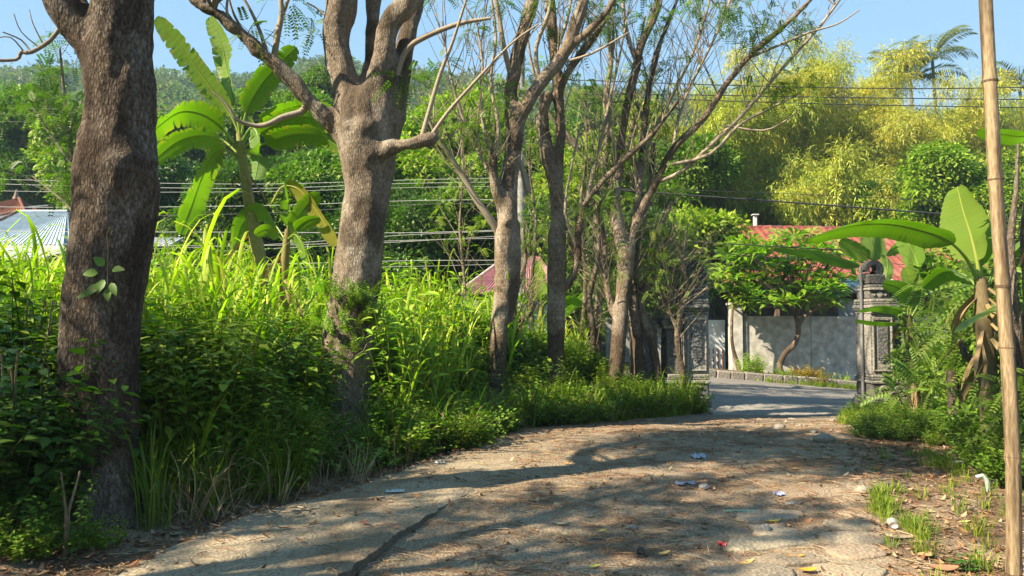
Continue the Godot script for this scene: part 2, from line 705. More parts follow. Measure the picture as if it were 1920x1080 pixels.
func clump_pinnate(n: int, pairs: int, l: float, leaf: float, a: Color, b: Color, mat: Material) -> ArrayMesh:
	var m := Mb.new()
	for k in n:
		var o := rdir()
		var p := o * rng.randf_range(0.02, 0.22)
		var dir := (o + Vector3(0, -0.1, 0) + rdir() * 0.4).normalized()
		var col := vary(a.lerp(b, rng.randf()), 0.15)
		var side := dir.cross(Vector3.UP + rdir() * 0.4).normalized()
		var up := side.cross(dir)
		for j in pairs:
			var f := (j + 1.0) / pairs
			var q := p + dir * (l * f) - Vector3.UP * (l * 0.35 * f * f)
			for s in [-1.0, 1.0]:
				m.chip(q, (side * s + dir * 0.45 - Vector3.UP * 0.2).normalized(), up, leaf * (1.15 - 0.4 * f), leaf * 0.42, vary(col, 0.08))
	return m.done(mat)

func clump_bamboo(n: int, a: Color, b: Color) -> ArrayMesh:
	var m := Mb.new()
	for k in n:
		var o := rdir()
		o.y = o.y * 0.6 + 0.15
		var dir := o.normalized()
		var p := dir * rng.randf_range(0.0, 0.25)
		var col := vary(a.lerp(b, rng.randf()), 0.2)
		for j in 6:
			p += dir * 0.09
			dir = (dir - Vector3.UP * 0.2).normalized()
			var ld := (dir + rdir() * 0.8 - Vector3.UP * 0.4).normalized()
			m.chip(p, ld, Vector3.UP + rdir() * 0.5, rng.randf_range(0.13, 0.24), 0.032, vary(col, 0.1))
	return m.done(M.bamboo_leaf)

func tuft_grass(n: int, hi: float, w: float, a: Color, b: Color, spread: float, mat: Material, bend := 1.5) -> ArrayMesh:
	var m := Mb.new()
	for k in n:
		var az := rng.randf() * TAU
		var p := Vector3(cos(az), 0, sin(az)) * rng.randf() * spread
		var l := hi * rng.randf_range(0.55, 1.1)
		m.blade(p, az + rng.randf_range(-0.7, 0.7), rng.randf_range(0.02, 0.28), rng.randf_range(0.3, 1.0) * bend, l, w * rng.randf_range(0.6, 1.2), 6, vary(a.lerp(b, rng.randf()), 0.15), rng.randf_range(-0.5, 0.5), rng.randf_range(0.0, 1.6))
	return m.done(mat)

# cane with leaves off its sides, as elephant grass has
func tuft_cane(canes: int, hi: float, a: Color, b: Color) -> ArrayMesh:
	var m := Mb.new()
	for k in canes:
		var az := rng.randf() * TAU
		var p := Vector3(cos(az), 0, sin(az)) * rng.randf() * 0.2
		var lean := Vector3(rng.randf_range(-0.16, 0.16), 1, rng.randf_range(-0.16, 0.16)).normalized()
		var h := hi * rng.randf_range(0.6, 1.0)
		m.tube(PackedVector3Array([p, p + lean * h * 0.5, p + lean * h * 0.8]), PackedFloat32Array([0.009, 0.007, 0.003]), 4, Color(b.r * 0.9, b.g * 0.8, b.b), false)
		var n := 8
		for j in n:
			var f := 0.15 + 0.65 * j / (n - 1.0)
			m.blade(p + lean * h * f, az + j * 2.6 + rng.randf_range(-0.5, 0.5), rng.randf_range(0.18, 0.5), rng.randf_range(0.5, 2.0), rng.randf_range(0.5, 0.95), rng.randf_range(0.026, 0.046), 6, vary(a.lerp(b, rng.randf()), 0.15), rng.randf_range(-0.5, 0.5), rng.randf_range(0.0, 1.4))
	return m.done(M.grass)

# upright herb: stem with leaf pairs
func herb(stems: int, hi: float, l: float, w: float, a: Color, b: Color, mat: Material, spread := 0.18, lobes := 1) -> ArrayMesh:
	var m := Mb.new()
	for k in stems:
		var az := rng.randf() * TAU
		var base := Vector3(cos(az), 0, sin(az)) * rng.randf() * spread * 0.5
		var h := hi * rng.randf_range(0.5, 1.05)
		var tip := base + Vector3(cos(az) * spread * rng.randf_range(0.3, 1.5), h, sin(az) * spread * rng.randf_range(0.3, 1.5))
		var mid := base.lerp(tip, 0.5) + Vector3.UP * h * 0.08
		m.tube(PackedVector3Array([base, mid, tip]), PackedFloat32Array([0.006, 0.0045, 0.002]), 4, Color(b.r * 0.7, b.g * 0.5, b.b * 0.6), false)
		var nodes := maxi(4, int(h / (l * 0.55)))
		for j in nodes:
			var f := 0.2 + 0.8 * j / (nodes - 1.0)
			var q := base.lerp(mid, f * 2.0) if f < 0.5 else mid.lerp(tip, f * 2.0 - 1.0)
			var turn := j * 1.57 + rng.randf_range(-0.4, 0.4)
			for s in 2:
				var ang := turn + PI * s
				var flat := Vector3(cos(ang), rng.randf_range(-0.1, 0.5), sin(ang)).normalized()
				var ll := l * rng.randf_range(0.6, 1.15) * (1.1 - 0.35 * f)
				var col := vary(a.lerp(b, rng.randf()), 0.16)
				if lobes == 1 and l >= 0.1:
					m.ovate(q + flat * l * 0.15, flat, Vector3.UP + rdir() * 0.35, ll, ll * w / l, col, 0.3)
				elif lobes == 1:
					m.leaf(q + flat * l * 0.15, flat, Vector3.UP + rdir() * 0.35, ll, ll * w / l, col, 0.38, 0.25)
				else:
					for e in lobes:
						var d2 := flat.rotated(Vector3.UP, (e - (lobes - 1) * 0.5) * 0.55)
						m.leaf(q + flat * l * 0.3, d2, Vector3.UP + rdir() * 0.25, ll * 0.8, ll * w / l * 0.6, col, 0.5, 0.2)
	return m.done(mat)

func rosette(n: int, l: float, w: float, a: Color, b: Color) -> ArrayMesh:
	var m := Mb.new()
	for k in n:
		var az := k * 2.4 + rng.randf_range(-0.2, 0.2)
		var d := Vector3(cos(az), rng.randf_range(-0.35, 0.75), sin(az)).normalized()
		m.leaf(d * 0.03, d, Vector3.UP, l * rng.randf_range(0.7, 1.1), w, vary(a.lerp(b, rng.randf()), 0.12), 0.6, 0.15)
	return m.done(M.leaf_gloss)

func make_clumps() -> void:
	var c := func(r: float, g: float, b: float) -> Color: return Color(r, g, b)
	G.mid = [clump_broad(110, 0.2, 0.1, c.call(0.105, 0.182, 0.02), c.call(0.195, 0.286, 0.03), M.leaf), clump_broad(110, 0.22, 0.11, c.call(0.105, 0.182, 0.02), c.call(0.195, 0.286, 0.03), M.leaf)]
	G.dark = [clump_broad(120, 0.17, 0.07, c.call(0.06, 0.124, 0.018), c.call(0.12, 0.195, 0.025), M.leaf_gloss), clump_broad(120, 0.19, 0.08, c.call(0.06, 0.124, 0.018), c.call(0.12, 0.195, 0.025), M.leaf_gloss)]
	G.bright = [clump_broad(80, 0.25, 0.13, c.call(0.208, 0.297, 0.025), c.call(0.352, 0.432, 0.04), M.leaf), clump_broad(80, 0.22, 0.12, c.call(0.208, 0.297, 0.025), c.call(0.352, 0.432, 0.04), M.leaf)]
	G.pinnate = [clump_pinnate(7, 8, 0.36, 0.085, c.call(0.09, 0.156, 0.02), c.call(0.15, 0.234, 0.03), M.leaf), clump_pinnate(8, 8, 0.33, 0.08, c.call(0.09, 0.156, 0.02), c.call(0.165, 0.247, 0.03), M.leaf)]
	G.bright_pinnate = [clump_pinnate(8, 8, 0.36, 0.085, c.call(0.192, 0.284, 0.025), c.call(0.304, 0.392, 0.04), M.leaf)]
	G.fine = [clump_pinnate(14, 14, 0.3, 0.035, c.call(0.105, 0.182, 0.03), c.call(0.18, 0.26, 0.04), M.leaf), clump_pinnate(14, 14, 0.32, 0.035, c.call(0.105, 0.182, 0.03), c.call(0.18, 0.26, 0.04), M.leaf)]
	G.bamboo = [clump_bamboo(30, c.call(0.36, 0.38, 0.07), c.call(0.5, 0.47, 0.11)), clump_bamboo(30, c.call(0.3, 0.36, 0.06), c.call(0.43, 0.44, 0.09)), clump_bamboo(30, c.call(0.4, 0.39, 0.08), c.call(0.54, 0.48, 0.12))]
	G.hill = [clump_broad(260, 0.17, 0.12, c.call(0.075, 0.13, 0.03), c.call(0.13, 0.2, 0.05), M.leaf), clump_broad(260, 0.15, 0.1, c.call(0.1, 0.15, 0.045), c.call(0.16, 0.21, 0.07), M.leaf), clump_broad(200, 0.13, 0.06, c.call(0.16, 0.17, 0.08), c.call(0.22, 0.22, 0.12), M.leaf)]
	G.cane = [tuft_cane(4, 2.1, c.call(0.23, 0.36, 0.035), c.call(0.36, 0.47, 0.06)), tuft_cane(3, 2.3, c.call(0.27, 0.356, 0.03), c.call(0.392, 0.46, 0.05)), tuft_cane(4, 1.9, c.call(0.311, 0.391, 0.035), c.call(0.446, 0.494, 0.06))]
	G.blades = [tuft_grass(20, 0.85, 0.014, c.call(0.15, 0.247, 0.025), c.call(0.285, 0.364, 0.04), 0.14, M.grass), tuft_grass(18, 0.75, 0.018, c.call(0.15, 0.234, 0.025), c.call(0.27, 0.351, 0.04), 0.12, M.grass)]
	G.short = [tuft_grass(26, 0.22, 0.008, c.call(0.135, 0.221, 0.025), c.call(0.255, 0.325, 0.04), 0.1, M.grass), tuft_grass(22, 0.17, 0.009, c.call(0.15, 0.221, 0.025), c.call(0.3, 0.338, 0.05), 0.09, M.grass)]
	G.herb = [herb(7, 0.9, 0.1, 0.06, c.call(0.135, 0.234, 0.02), c.call(0.24, 0.351, 0.035), M.leaf), herb(6, 0.75, 0.12, 0.075, c.call(0.135, 0.234, 0.02), c.call(0.255, 0.364, 0.035), M.leaf), herb(7, 1.0, 0.13, 0.04, c.call(0.15, 0.247, 0.02), c.call(0.27, 0.364, 0.04), M.leaf, 0.22)]
	G.low = [herb(9, 0.3, 0.06, 0.045, c.call(0.12, 0.221, 0.02), c.call(0.21, 0.325, 0.035), M.leaf, 0.2), herb(9, 0.24, 0.05, 0.03, c.call(0.12, 0.208, 0.02), c.call(0.225, 0.325, 0.035), M.leaf, 0.2)]
	G.broad_shrub = [herb(6, 1.0, 0.11, 0.066, c.call(0.05, 0.11, 0.018), c.call(0.1, 0.18, 0.028), M.leaf, 0.3), herb(6, 0.85, 0.12, 0.072, c.call(0.05, 0.11, 0.018), c.call(0.1, 0.18, 0.028), M.leaf, 0.3)]  # leaf colours darkened to paint in the shade under the near trees
	G.straw = [tuft_grass(14, 0.6, 0.008, c.call(0.3, 0.22, 0.12), c.call(0.45, 0.36, 0.2), 0.16, M.dry, 2.2)]
	G.rosette = [rosette(11, 0.3, 0.085, c.call(0.15, 0.247, 0.02), c.call(0.255, 0.351, 0.035)), rosette(10, 0.27, 0.08, c.call(0.15, 0.247, 0.02), c.call(0.27, 0.364, 0.04))]

# ------------------------------------------------------------------ sky, sun, camera
func make_view() -> void:
	var cam := Camera3D.new()
	cam.name = "camera"
	cam.fov = 2.0 * rad_to_deg(atan(540.0 / FOCAL))
	cam.near = 0.05
	cam.far = 3000.0
	cam.position = Vector3(0, EYE, 0)
	cam.rotation.x = PITCH
	add_child(cam)
	cam.current = true
	var sun := DirectionalLight3D.new()
	sun.name = "sun"
	sun.light_energy = 1.6
	sun.light_color = Color(1.0, 0.94, 0.83)
	sun.light_angular_distance = 0.55
	sun.shadow_enabled = true
	var el := deg_to_rad(40.0)
	var az := deg_to_rad(27.0)
	var towards := Vector3(-cos(az) * cos(el), sin(el), sin(az) * cos(el))
	add_child(sun)
	sun.look_at_from_position(towards * 50.0, Vector3.ZERO, Vector3.UP)
	var e := Environment.new()
	e.background_mode = Environment.BG_SKY
	e.tonemap_mode = Environment.TONE_MAPPER_LINEAR
	e.tonemap_exposure = 3.3
	e.sdfgi_enabled = true
	e.ssao_enabled = true
	e.ssil_enabled = true
	var sk := ProceduralSkyMaterial.new()
	sk.sky_top_color = Color(0.45, 0.62, 0.78)
	sk.sky_horizon_color = Color(0.67, 0.77, 0.81)
	sk.sky_curve = 0.16
	sk.sun_angle_max = 1.0
	sk.ground_horizon_color = Color(0.4, 0.42, 0.38)
	sk.ground_bottom_color = Color(0.25, 0.24, 0.2)
	var sky := Sky.new()
	sky.sky_material = sk
	e.sky = sky
	e.background_energy_multiplier = 0.52
	e.fog_enabled = true
	e.fog_density = 0.0006
	e.fog_light_color = Color(0.72, 0.84, 0.93)
	var w := WorldEnvironment.new()
	w.name = "surroundings"
	w.environment = e
	add_child(w)

# ------------------------------------------------------------------ ground, track, road
func ground_color(x: float, d: float) -> Color:
	var dirt := Color(0.35, 0.275, 0.195)
	var pale := Color(0.47, 0.39, 0.285)
	var conc := Color(0.42, 0.35, 0.25)
	var litter := Color(0.15, 0.092, 0.055)
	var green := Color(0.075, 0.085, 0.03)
	var left := lerp_list(SLAB_LEFT, d)
	var right := lerp_list(PATH_RIGHT, d)
	var p := nz.get_noise_2d(x * 9.0, d * 9.0) * 0.5 + nz2.get_noise_2d(x * 60.0, d * 60.0) * 0.5
	var c := dirt.lerp(pale, smoothstep(-0.3, 0.35, p))
	if x > left and x < right:
		var onc := (1.0 - smoothstep(-0.6, 1.3, x - lerp_list(JOINT, minf(d, 9.6)) + p * 1.2)) * (1.0 - smoothstep(9.6, 11.0, d + p * 0.8))
		c = c.lerp(conc, onc)
		c = c.lerp(litter, 0.6 * smoothstep(0.1, 0.5, nz.get_noise_2d(x * 14.0 + 300.0, d * 30.0)) * (1.0 - onc * 0.8))
		c = c.lerp(Color(0.3, 0.285, 0.26), smoothstep(12.6, 13.6, d))
	else:
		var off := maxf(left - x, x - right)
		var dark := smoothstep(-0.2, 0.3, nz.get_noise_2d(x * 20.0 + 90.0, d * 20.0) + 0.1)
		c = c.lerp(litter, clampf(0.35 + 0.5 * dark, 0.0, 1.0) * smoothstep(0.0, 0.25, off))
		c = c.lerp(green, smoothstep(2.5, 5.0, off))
	if d > 16.0:
		c = c.lerp(Color(0.13, 0.12, 0.05), 0.8)
	return c

func axis_steps(list: Array) -> PackedFloat32Array:
	# list of [upto, step]
	var out := PackedFloat32Array()
	var x: float = list[0][0]
	out.append(x)
	for k in range(1, list.size()):
		while x < list[k][0] - 1e-5:
			x = minf(x + list[k][1], list[k][0])
			out.append(x)
	return out

func make_ground() -> void:
	var xs := axis_steps([[-700.0], [-60.0, 80.0], [-14.0, 4.0], [-6.0, 0.4], [-3.6, 0.12], [4.6, 0.05], [9.0, 0.12], [16.0, 0.6], [60.0, 4.0], [700.0, 80.0]])
	var ds := axis_steps([[-60.0], [0.0, 6.0], [3.6, 0.4], [9.0, 0.045], [14.4, 0.075], [16.0, 0.2], [24.0, 0.8], [60.0, 4.0], [700.0, 80.0]])
	var m := Mb.new()
	for d in ds:
		for x in xs:
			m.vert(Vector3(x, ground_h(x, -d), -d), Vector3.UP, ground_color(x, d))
	var w := xs.size()
	for j in ds.size() - 1:
		for i in w - 1:
			var a := j * w + i
			m.quad(a, a + w, a + w + 1, a + 1)
	m.smooth_normals()
	structure("ground", m.done(M.ground), "brown earth with dry litter beside and along the track")

	# the concrete strip on the tree side: a cast slab a hand thick, broken and dipping under the earth at its far end
	m = Mb.new()
	var rows := 150
	var colsn := 46
	var pos := []
	for j in rows + 1:
		var d := 3.0 + 6.6 * j / rows
		var l := lerp_list(SLAB_LEFT, d) + nz2.get_noise_1d(d * 90.0) * 0.035
		var r := lerp_list(JOINT, d) + nz2.get_noise_1d(d * 120.0 + 700.0) * 0.04
		var row := []
		for i in colsn + 1:
			var f := float(i) / colsn
			var x := lerpf(l, r, f)
			var h := 0.078 + nz.get_noise_2d(x * 18.0, d * 18.0) * 0.012 + nz2.get_noise_2d(x * 90.0, d * 90.0) * 0.004
			var rim := minf(f, 1.0 - f) * (r - l)
			h -= 0.022 * (1.0 - smoothstep(0.0, 0.05, rim + nz2.get_noise_2d(x * 200.0, d * 200.0) * 0.02))
			h -= 0.06 * smoothstep(8.4, 9.6, d)
			row.append(Vector3(x, h, -d))
		pos.append(row)
	for j in rows + 1:
		for i in colsn + 1:
			var q: Vector3 = pos[j][i]
			var patch := nz.get_noise_2d(q.x * 12.0 + 50.0, q.z * 12.0)
			var cc := Color(0.43, 0.365, 0.265).lerp(Color(0.31, 0.245, 0.165), smoothstep(-0.1, 0.4, patch))
			m.vert(q, Vector3.UP, cc)
	for j in rows:
		for i in colsn:
			var a := j * (colsn + 1) + i
			m.quad(a, a + colsn + 1, a + colsn + 2, a + 1)
	m.smooth_normals()
	for side in [0, colsn]:
		for j in rows:
			var a: Vector3 = pos[j][side]
			var b: Vector3 = pos[j + 1][side]
			var dn := Vector3(0, -0.2, 0)
			m.face(a, b, b + dn, a + dn, Color(0.17, 0.15, 0.12))
	var path := structure("path", m.done(M.concrete), "worn concrete strip along the tree side of the track")

	# rough flat stones bedded along the open side of the track
	for k in 12:
		var d := 4.4 + 0.36 * (k / 2) + 0.2 * (k % 2) + rng.randf_range(-0.1, 0.1)
		var x := lerp_list(PATH_RIGHT, d) - 0.24 - 0.55 * (k % 2) + rng.randf_range(-0.12, 0.12)
		var st := flat_stone(rng.randf_range(0.2, 0.36), rng.randf_range(0.12, 0.23), 0.09, Color(0.38, 0.32, 0.24))
		part("paving_stone", st, path, Transform3D(Basis.from_euler(Vector3(rng.randf_range(-0.03, 0.03), rng.randf_range(-0.3, 0.3), rng.randf_range(-0.03, 0.03))), Vector3(x, ground_h(x, -d) - 0.024, -d)))

func flat_stone(rx: float, rz: float, h: float, col: Color) -> ArrayMesh:
	var m := Mb.new()
	var n := 11
	var ring := []
	for k in n:
		var a := TAU * k / n
		# squarish outline with broken corners
		var s := pow(pow(absf(cos(a)), 4.0) + pow(absf(sin(a)), 4.0), -0.25) * rng.randf_range(0.74, 1.08)
		ring.append(Vector3(cos(a) * rx * s, 0, sin(a) * rz * s))
	var tone := vary(col, 0.14)
	var mid := m.vert(Vector3(0, h * 0.5, 0), Vector3.UP, tone)
	for k in n:
		m.vert(ring[k] * 0.9 + Vector3(0, h * 0.5 + rng.randf_range(-0.006, 0.006), 0), Vector3.UP, tone)
	for k in n:
		m.vert(ring[k] + Vector3(0, h * 0.28, 0), Vector3.UP, tone)
	for k in n:
		m.vert(ring[k] * 1.02 + Vector3(0, -h, 0), Vector3.UP, tone)
	for k in n:
		var k2 := (k + 1) % n
		m.tri(mid, 1 + k2, 1 + k)
		m.quad(1 + k, 1 + k2, 1 + n + k2, 1 + n + k)
		m.quad(1 + n + k, 1 + n + k2, 1 + 2 * n + k2, 1 + 2 * n + k)
	m.smooth_normals()
	return m.done(M.concrete)

func lump(r: Vector3, col: Color, mat: Material, rough := 0.25, seed_ := 0.0) -> ArrayMesh:
	var m := Mb.new()
	var rows := 10
	var seg := 14
	for j in rows + 1:
		var th := PI * j / rows
		for i in seg:
			var ph := TAU * i / seg
			var o := Vector3(sin(th) * cos(ph), cos(th), sin(th) * sin(ph))
			var k := 1.0 + nz.get_noise_3d(o.x * 60.0 + seed_ * 31.0, o.y * 60.0, o.z * 60.0) * rough * 2.0 + nz2.get_noise_3d(o.x * 160.0 + seed_, o.y * 160.0, o.z * 160.0) * rough * 0.5
			m.vert(o * r * k, o, col)
	for j in rows:
		for i in seg:
			var i2 := (i + 1) % seg
			m.quad(j * seg + i, j * seg + i2, (j + 1) * seg + i2, (j + 1) * seg + i)
	m.smooth_normals()
	return m.done(mat)

func make_road() -> void:
	var m := Mb.new()
	var xs := axis_steps([[-60.0], [0.0, 3.0], [16.0, 0.4], [60.0, 3.0]])
	var ds := axis_steps([[15.1], [21.5, 0.32]])
	for d in ds:
		for x in xs:
			var dd := d
			if d < 15.2:
				dd += nz.get_noise_1d(x * 40.0) * 0.25
			var cc := Color(0.22, 0.2, 0.18).lerp(Color(0.27, 0.245, 0.22), smoothstep(-0.2, 0.4, nz.get_noise_2d(x * 7.0, d * 20.0)))
			m.vert(Vector3(x, road_h(x, d) + 0.03 - (0.05 if d < 15.2 else 0.0), -dd), Vector3.UP, cc)
	var w := xs.size()
	for j in ds.size() - 1:
		for i in w - 1:
			var a := j * w + i
			m.quad(a, a + w, a + w + 1, a + 1)
	m.smooth_normals()
	structure("road", m.done(M.asphalt), "grey asphalt village road crossing beyond the gate")

	# broken concrete apron between the track and the road
	m = Mb.new()
	xs = axis_steps([[3.6], [6.7, 0.1]])
	ds = axis_steps([[13.2], [15.5, 0.1]])
	for d in ds:
		for x in xs:
			var h := lerpf(ground_h(x, -d), road_h(x, d) + 0.035, smoothstep(14.2, 15.0, d)) + 0.012 + nz2.get_noise_2d(x * 130.0, d * 130.0) * 0.02
			if d < 13.5:
				h -= 0.06 * (13.5 - d) / 0.3
			m.vert(Vector3(x, h, -d), Vector3.UP, vary(Color(0.34, 0.33, 0.31), 0.12))
	w = xs.size()
	for j in ds.size() - 1:
		for i in w - 1:
			var a := j * w + i
			m.quad(a, a + w, a + w + 1, a + 1)
	m.smooth_normals()
	structure("driveway", m.done(M.concrete), "broken pale concrete apron between the gate pillars")

	# kerb of rough stones on the far side
	var kerb := thing("kerb", "low rough stone kerb below the grey boundary wall", "kerb")
	kerb.set_meta("kind", "structure")
	var x := 5.4
	while x < 14.0:
		var l := rng.randf_range(0.35, 0.6)
		var mm := Mb.new()
		mm.box(Vector3.ZERO, Vector3(l - 0.015, 0.3, 0.26), vary(Color(0.3, 0.28, 0.25), 0.15), 0.03)
		part("kerb_stone", mm.done(M.stone), kerb, Transform3D(Basis.from_euler(Vector3(rng.randf_range(-0.04, 0.04), rng.randf_range(-0.03, 0.03), -0.08 + rng.randf_range(-0.02, 0.02))), Vector3(x + l * 0.5, road_h(x, 21.6) + 0.08 + rng.randf_range(-0.01, 0.015), -21.62)))
		x += l

# ------------------------------------------------------------------ hills
const RIDGE := [[-900.0, 150.0], [-300.0, 105.0], [0.0, 122.0], [60.0, 118.0], [180.0, 122.0], [300.0, 120.0], [380.0, 128.0], [480.0, 132.0], [545.0, 108.0], [620.0, 98.0], [720.0, 118.0], [850.0, 132.0], [1000.0, 148.0], [1100.0, 158.0], [1250.0, 170.0], [1500.0, 205.0], [1920.0, 200.0], [2800.0, 240.0]]

func hill_h(px: float, d: float) -> float:
	var dr := 230.0
	var top := EYE + (600.0 - lerp_list(RIDGE, px) - 26.0) / FOCAL * dr
	var f := clampf((d - 42.0) / (dr - 42.0), 0.0, 1.0)
	var h := lerpf(0.5, top, pow(f, 1.12))
	if d > dr:
		h = top - (d - dr) * 0.35
	var x := (px - 960.0) / FOCAL * d
	return h + nz.get_noise_2d(x * 0.9, d * 0.9) * 7.0 * smoothstep(0.0, 0.3, f) * (1.0 - smoothstep(0.75, 1.0, f))

func make_hills() -> void:
	var m := Mb.new()
	var cols := 90
	var ds := axis_steps([[42.0], [100.0, 6.0], [260.0, 10.0], [340.0, 40.0]])
	for d in ds:
		for i in cols + 1:
			var px := -900.0 + 3700.0 * i / cols
			m.vert(Vector3((px - 960.0) / FOCAL * d, hill_h(px, d), -d), Vector3.UP, Color(0.09, 0.1, 0.035))
	for j in ds.size() - 1:
		for i in cols:
			var a := j * (cols + 1) + i
			m.quad(a, a + cols + 1, a + cols + 2, a + 1)
	m.smooth_normals()
	structure("hill", m.done(M.ground), "wooded hillside rising behind the village")
	var xf := []
	var cs := []
	for k in 7200:
		var px := rng.randf_range(-500.0, 2400.0)
		var d := 46.0 + 195.0 * pow(rng.randf(), 0.8)
		var s := rng.randf_range(3.6, 7.5)
		if rng.randf() < 0.07:
			s *= 1.4
		var p := Vector3((px - 960.0) / FOCAL * d, hill_h(px, d) + s * 0.26, -d)
		var b := Basis.from_euler(Vector3(0, rng.randf() * TAU, 0)).scaled(Vector3(s, s * rng.randf_range(0.8, 1.3), s))
		xf.append(Transform3D(b, p))
		var f := rng.randf_range(0.65, 1.25)
		cs.append(Color(f * rng.randf_range(0.85, 1.3), f, f * rng.randf_range(0.8, 1.2)))
	stuff("hillside_woods", G.hill, xf, cs, "mass of mixed green and dry trees covering the hill", "woods")

# ------------------------------------------------------------------ trees
# limbs: traced lines for the smooth joined trunk; thin: traced lines for single branches
func road_tree(called: String, label: String, limbs: Array, thin: Array, cell: float, mat: Material, col: Color, tint: Color, group := "roadside trees along the track") -> Node3D:
	var first: Array = trace(limbs[0])
	var foot: Vector3 = first[0][0]
	foot.y = ground_h(foot.x, foot.z)
	var o := thing(called, label, "tree", foot, group)
	var bones := []
	for k in limbs.size():
		bones += bones_of(trace(limbs[k]), k)
	# roots run a little into the ground and flare
	var r0: float = first[1][0]
	bones.append([first[0][0], foot + Vector3(0, -0.25, 0), r0, r0 * 1.15, 100])
	for k in 5:
		var a := TAU * k / 5.0 + 0.4
		bones.append([foot + Vector3(0, r0 * 0.9, 0), foot + Vector3(cos(a) * r0 * 1.25, -0.12, sin(a) * r0 * 1.25), r0 * 0.5, r0 * 0.18, 101 + k])
	part("trunk", limbs_mesh(shifted(bones, foot), cell, maxf(0.03, r0 * 0.32), minf(r0 * 0.14, 0.045), col, mat, tint), o)
	for l in thin:
		var line := shifted_line(trace(l), foot)
		var m := Mb.new()
		m.tube(line[0], line[1], 8, vary(col.lerp(Color(0.5, 0.43, 0.33), 0.4), 0.1))
		part("branch", m.done(M.twig), o)
	return o

# long straight shoots from points along traced limbs, joined into one mesh; returns the shoot tips
func shoots(o: Node3D, lines: Array, count: int, l0: float, l1: float, r: float, col: Color, up := 1.0, from_f := 0.3) -> Array:
	var m := Mb.new()
	var tips := []
	for k in count:
		var line: Array = lines[rng.randi() % lines.size()]
		var n: int = line[0].size()
		var i := int(lerpf(n * from_f, n - 1, rng.randf()))
		var p: Vector3 = line[0][i] - o.position
		var out := rdir()
		out.y = absf(out.y) * 0.6 + up
		out.x *= 0.9
		out.z *= 0.6
		var d := out.normalized()
		var l := rng.randf_range(l0, l1)
		var pts := PackedVector3Array([p])
		var rad := PackedFloat32Array([r * rng.randf_range(0.7, 1.2)])
		var q := p
		for j in 5:
			d = (d + rdir() * 0.14 + Vector3(0, 0.03, 0)).normalized()
			q += d * (l / 5.0)
			pts.append(q)
			rad.append(rad[0] * (1.0 - 0.16 * (j + 1)))
		m.tube(pts, rad, 5, vary(col, 0.15), false)
		tips.append([q, d])
		tips.append([pts[3], d])
		if rng.randf() < 0.6:
			var d2 := (d + rdir() * 0.7).normalized()
			var q2 := pts[3]
			m.tube(PackedVector3Array([q2, q2 + d2 * l * 0.25, q2 + d2 * l * 0.45 + Vector3(0, l * 0.05, 0)]), PackedFloat32Array([rad[3] * 0.7, rad[3] * 0.5, rad[3] * 0.25]), 4, vary(col, 0.15), false)
			tips.append([q2 + d2 * l * 0.45, d2])
	part("twigs", m.done(M.twig), o).set_meta("kind", "stuff")
	return tips

func sprays(o: Node3D, tips: Array, share: float, meshes: Array, s0: float, s1: float, bright := 1.0) -> void:
	var xf := []
	var cs := []
	for t in tips:
		if rng.randf() > share:
			continue
		for j in 1 + rng.randi() % 2:
			var s := rng.randf_range(s0, s1)
			xf.append(Transform3D(Basis.from_euler(Vector3(rng.randf_range(-0.5, 0.5), rng.randf() * TAU, rng.randf_range(-0.5, 0.5))).scaled(Vector3.ONE * s), t[0] + rdir() * 0.08))
			cs.append(grey(0.75 * bright, 1.2 * bright))
	if xf.size():
		scatter("foliage", meshes[rng.randi() % meshes.size()], xf, cs, o)

# leafy crown made of uneven lobes: [centre relative to the tree's foot, radius]
func crown(o: Node3D, meshes: Array, lobes: Array, density: float, s0: float, s1: float, tone := Color.WHITE, called := "crown") -> void:
	var xf := []
	var cs := []
	for l in lobes:
		var r: float = l[1]
		var n := int(density * r * r)
		for k in n:
			var d := rdir()
			if d.y < -0.3 and rng.randf() < 0.6:
				d.y = -d.y
			var rr := r * (0.45 + 0.6 * pow(rng.randf(), 0.6))
			rr *= 1.0 + 0.35 * nz.get_noise_3d(d.x * 120.0 + l[0].x * 30.0, d.y * 120.0, d.z * 120.0)
			var p: Vector3 = l[0] + Vector3(d.x, d.y * 0.8, d.z) * rr
			var s := rng.randf_range(s0, s1)
			xf.append(Transform3D(Basis.from_euler(Vector3(rng.randf_range(-0.6, 0.6), rng.randf() * TAU, rng.randf_range(-0.6, 0.6))).scaled(Vector3.ONE * s), p))
			var f := rng.randf_range(0.72, 1.2)
			cs.append(Color(tone.r * f * rng.randf_range(0.92, 1.1), tone.g * f, tone.b * f))
	for m in meshes.size():
		var xs := []
		var c2 := []
		for k in range(m, xf.size(), meshes.size()):
			xs.append(xf[k]); c2.append(cs[k])
		scatter(called, meshes[m], xs, c2, o)

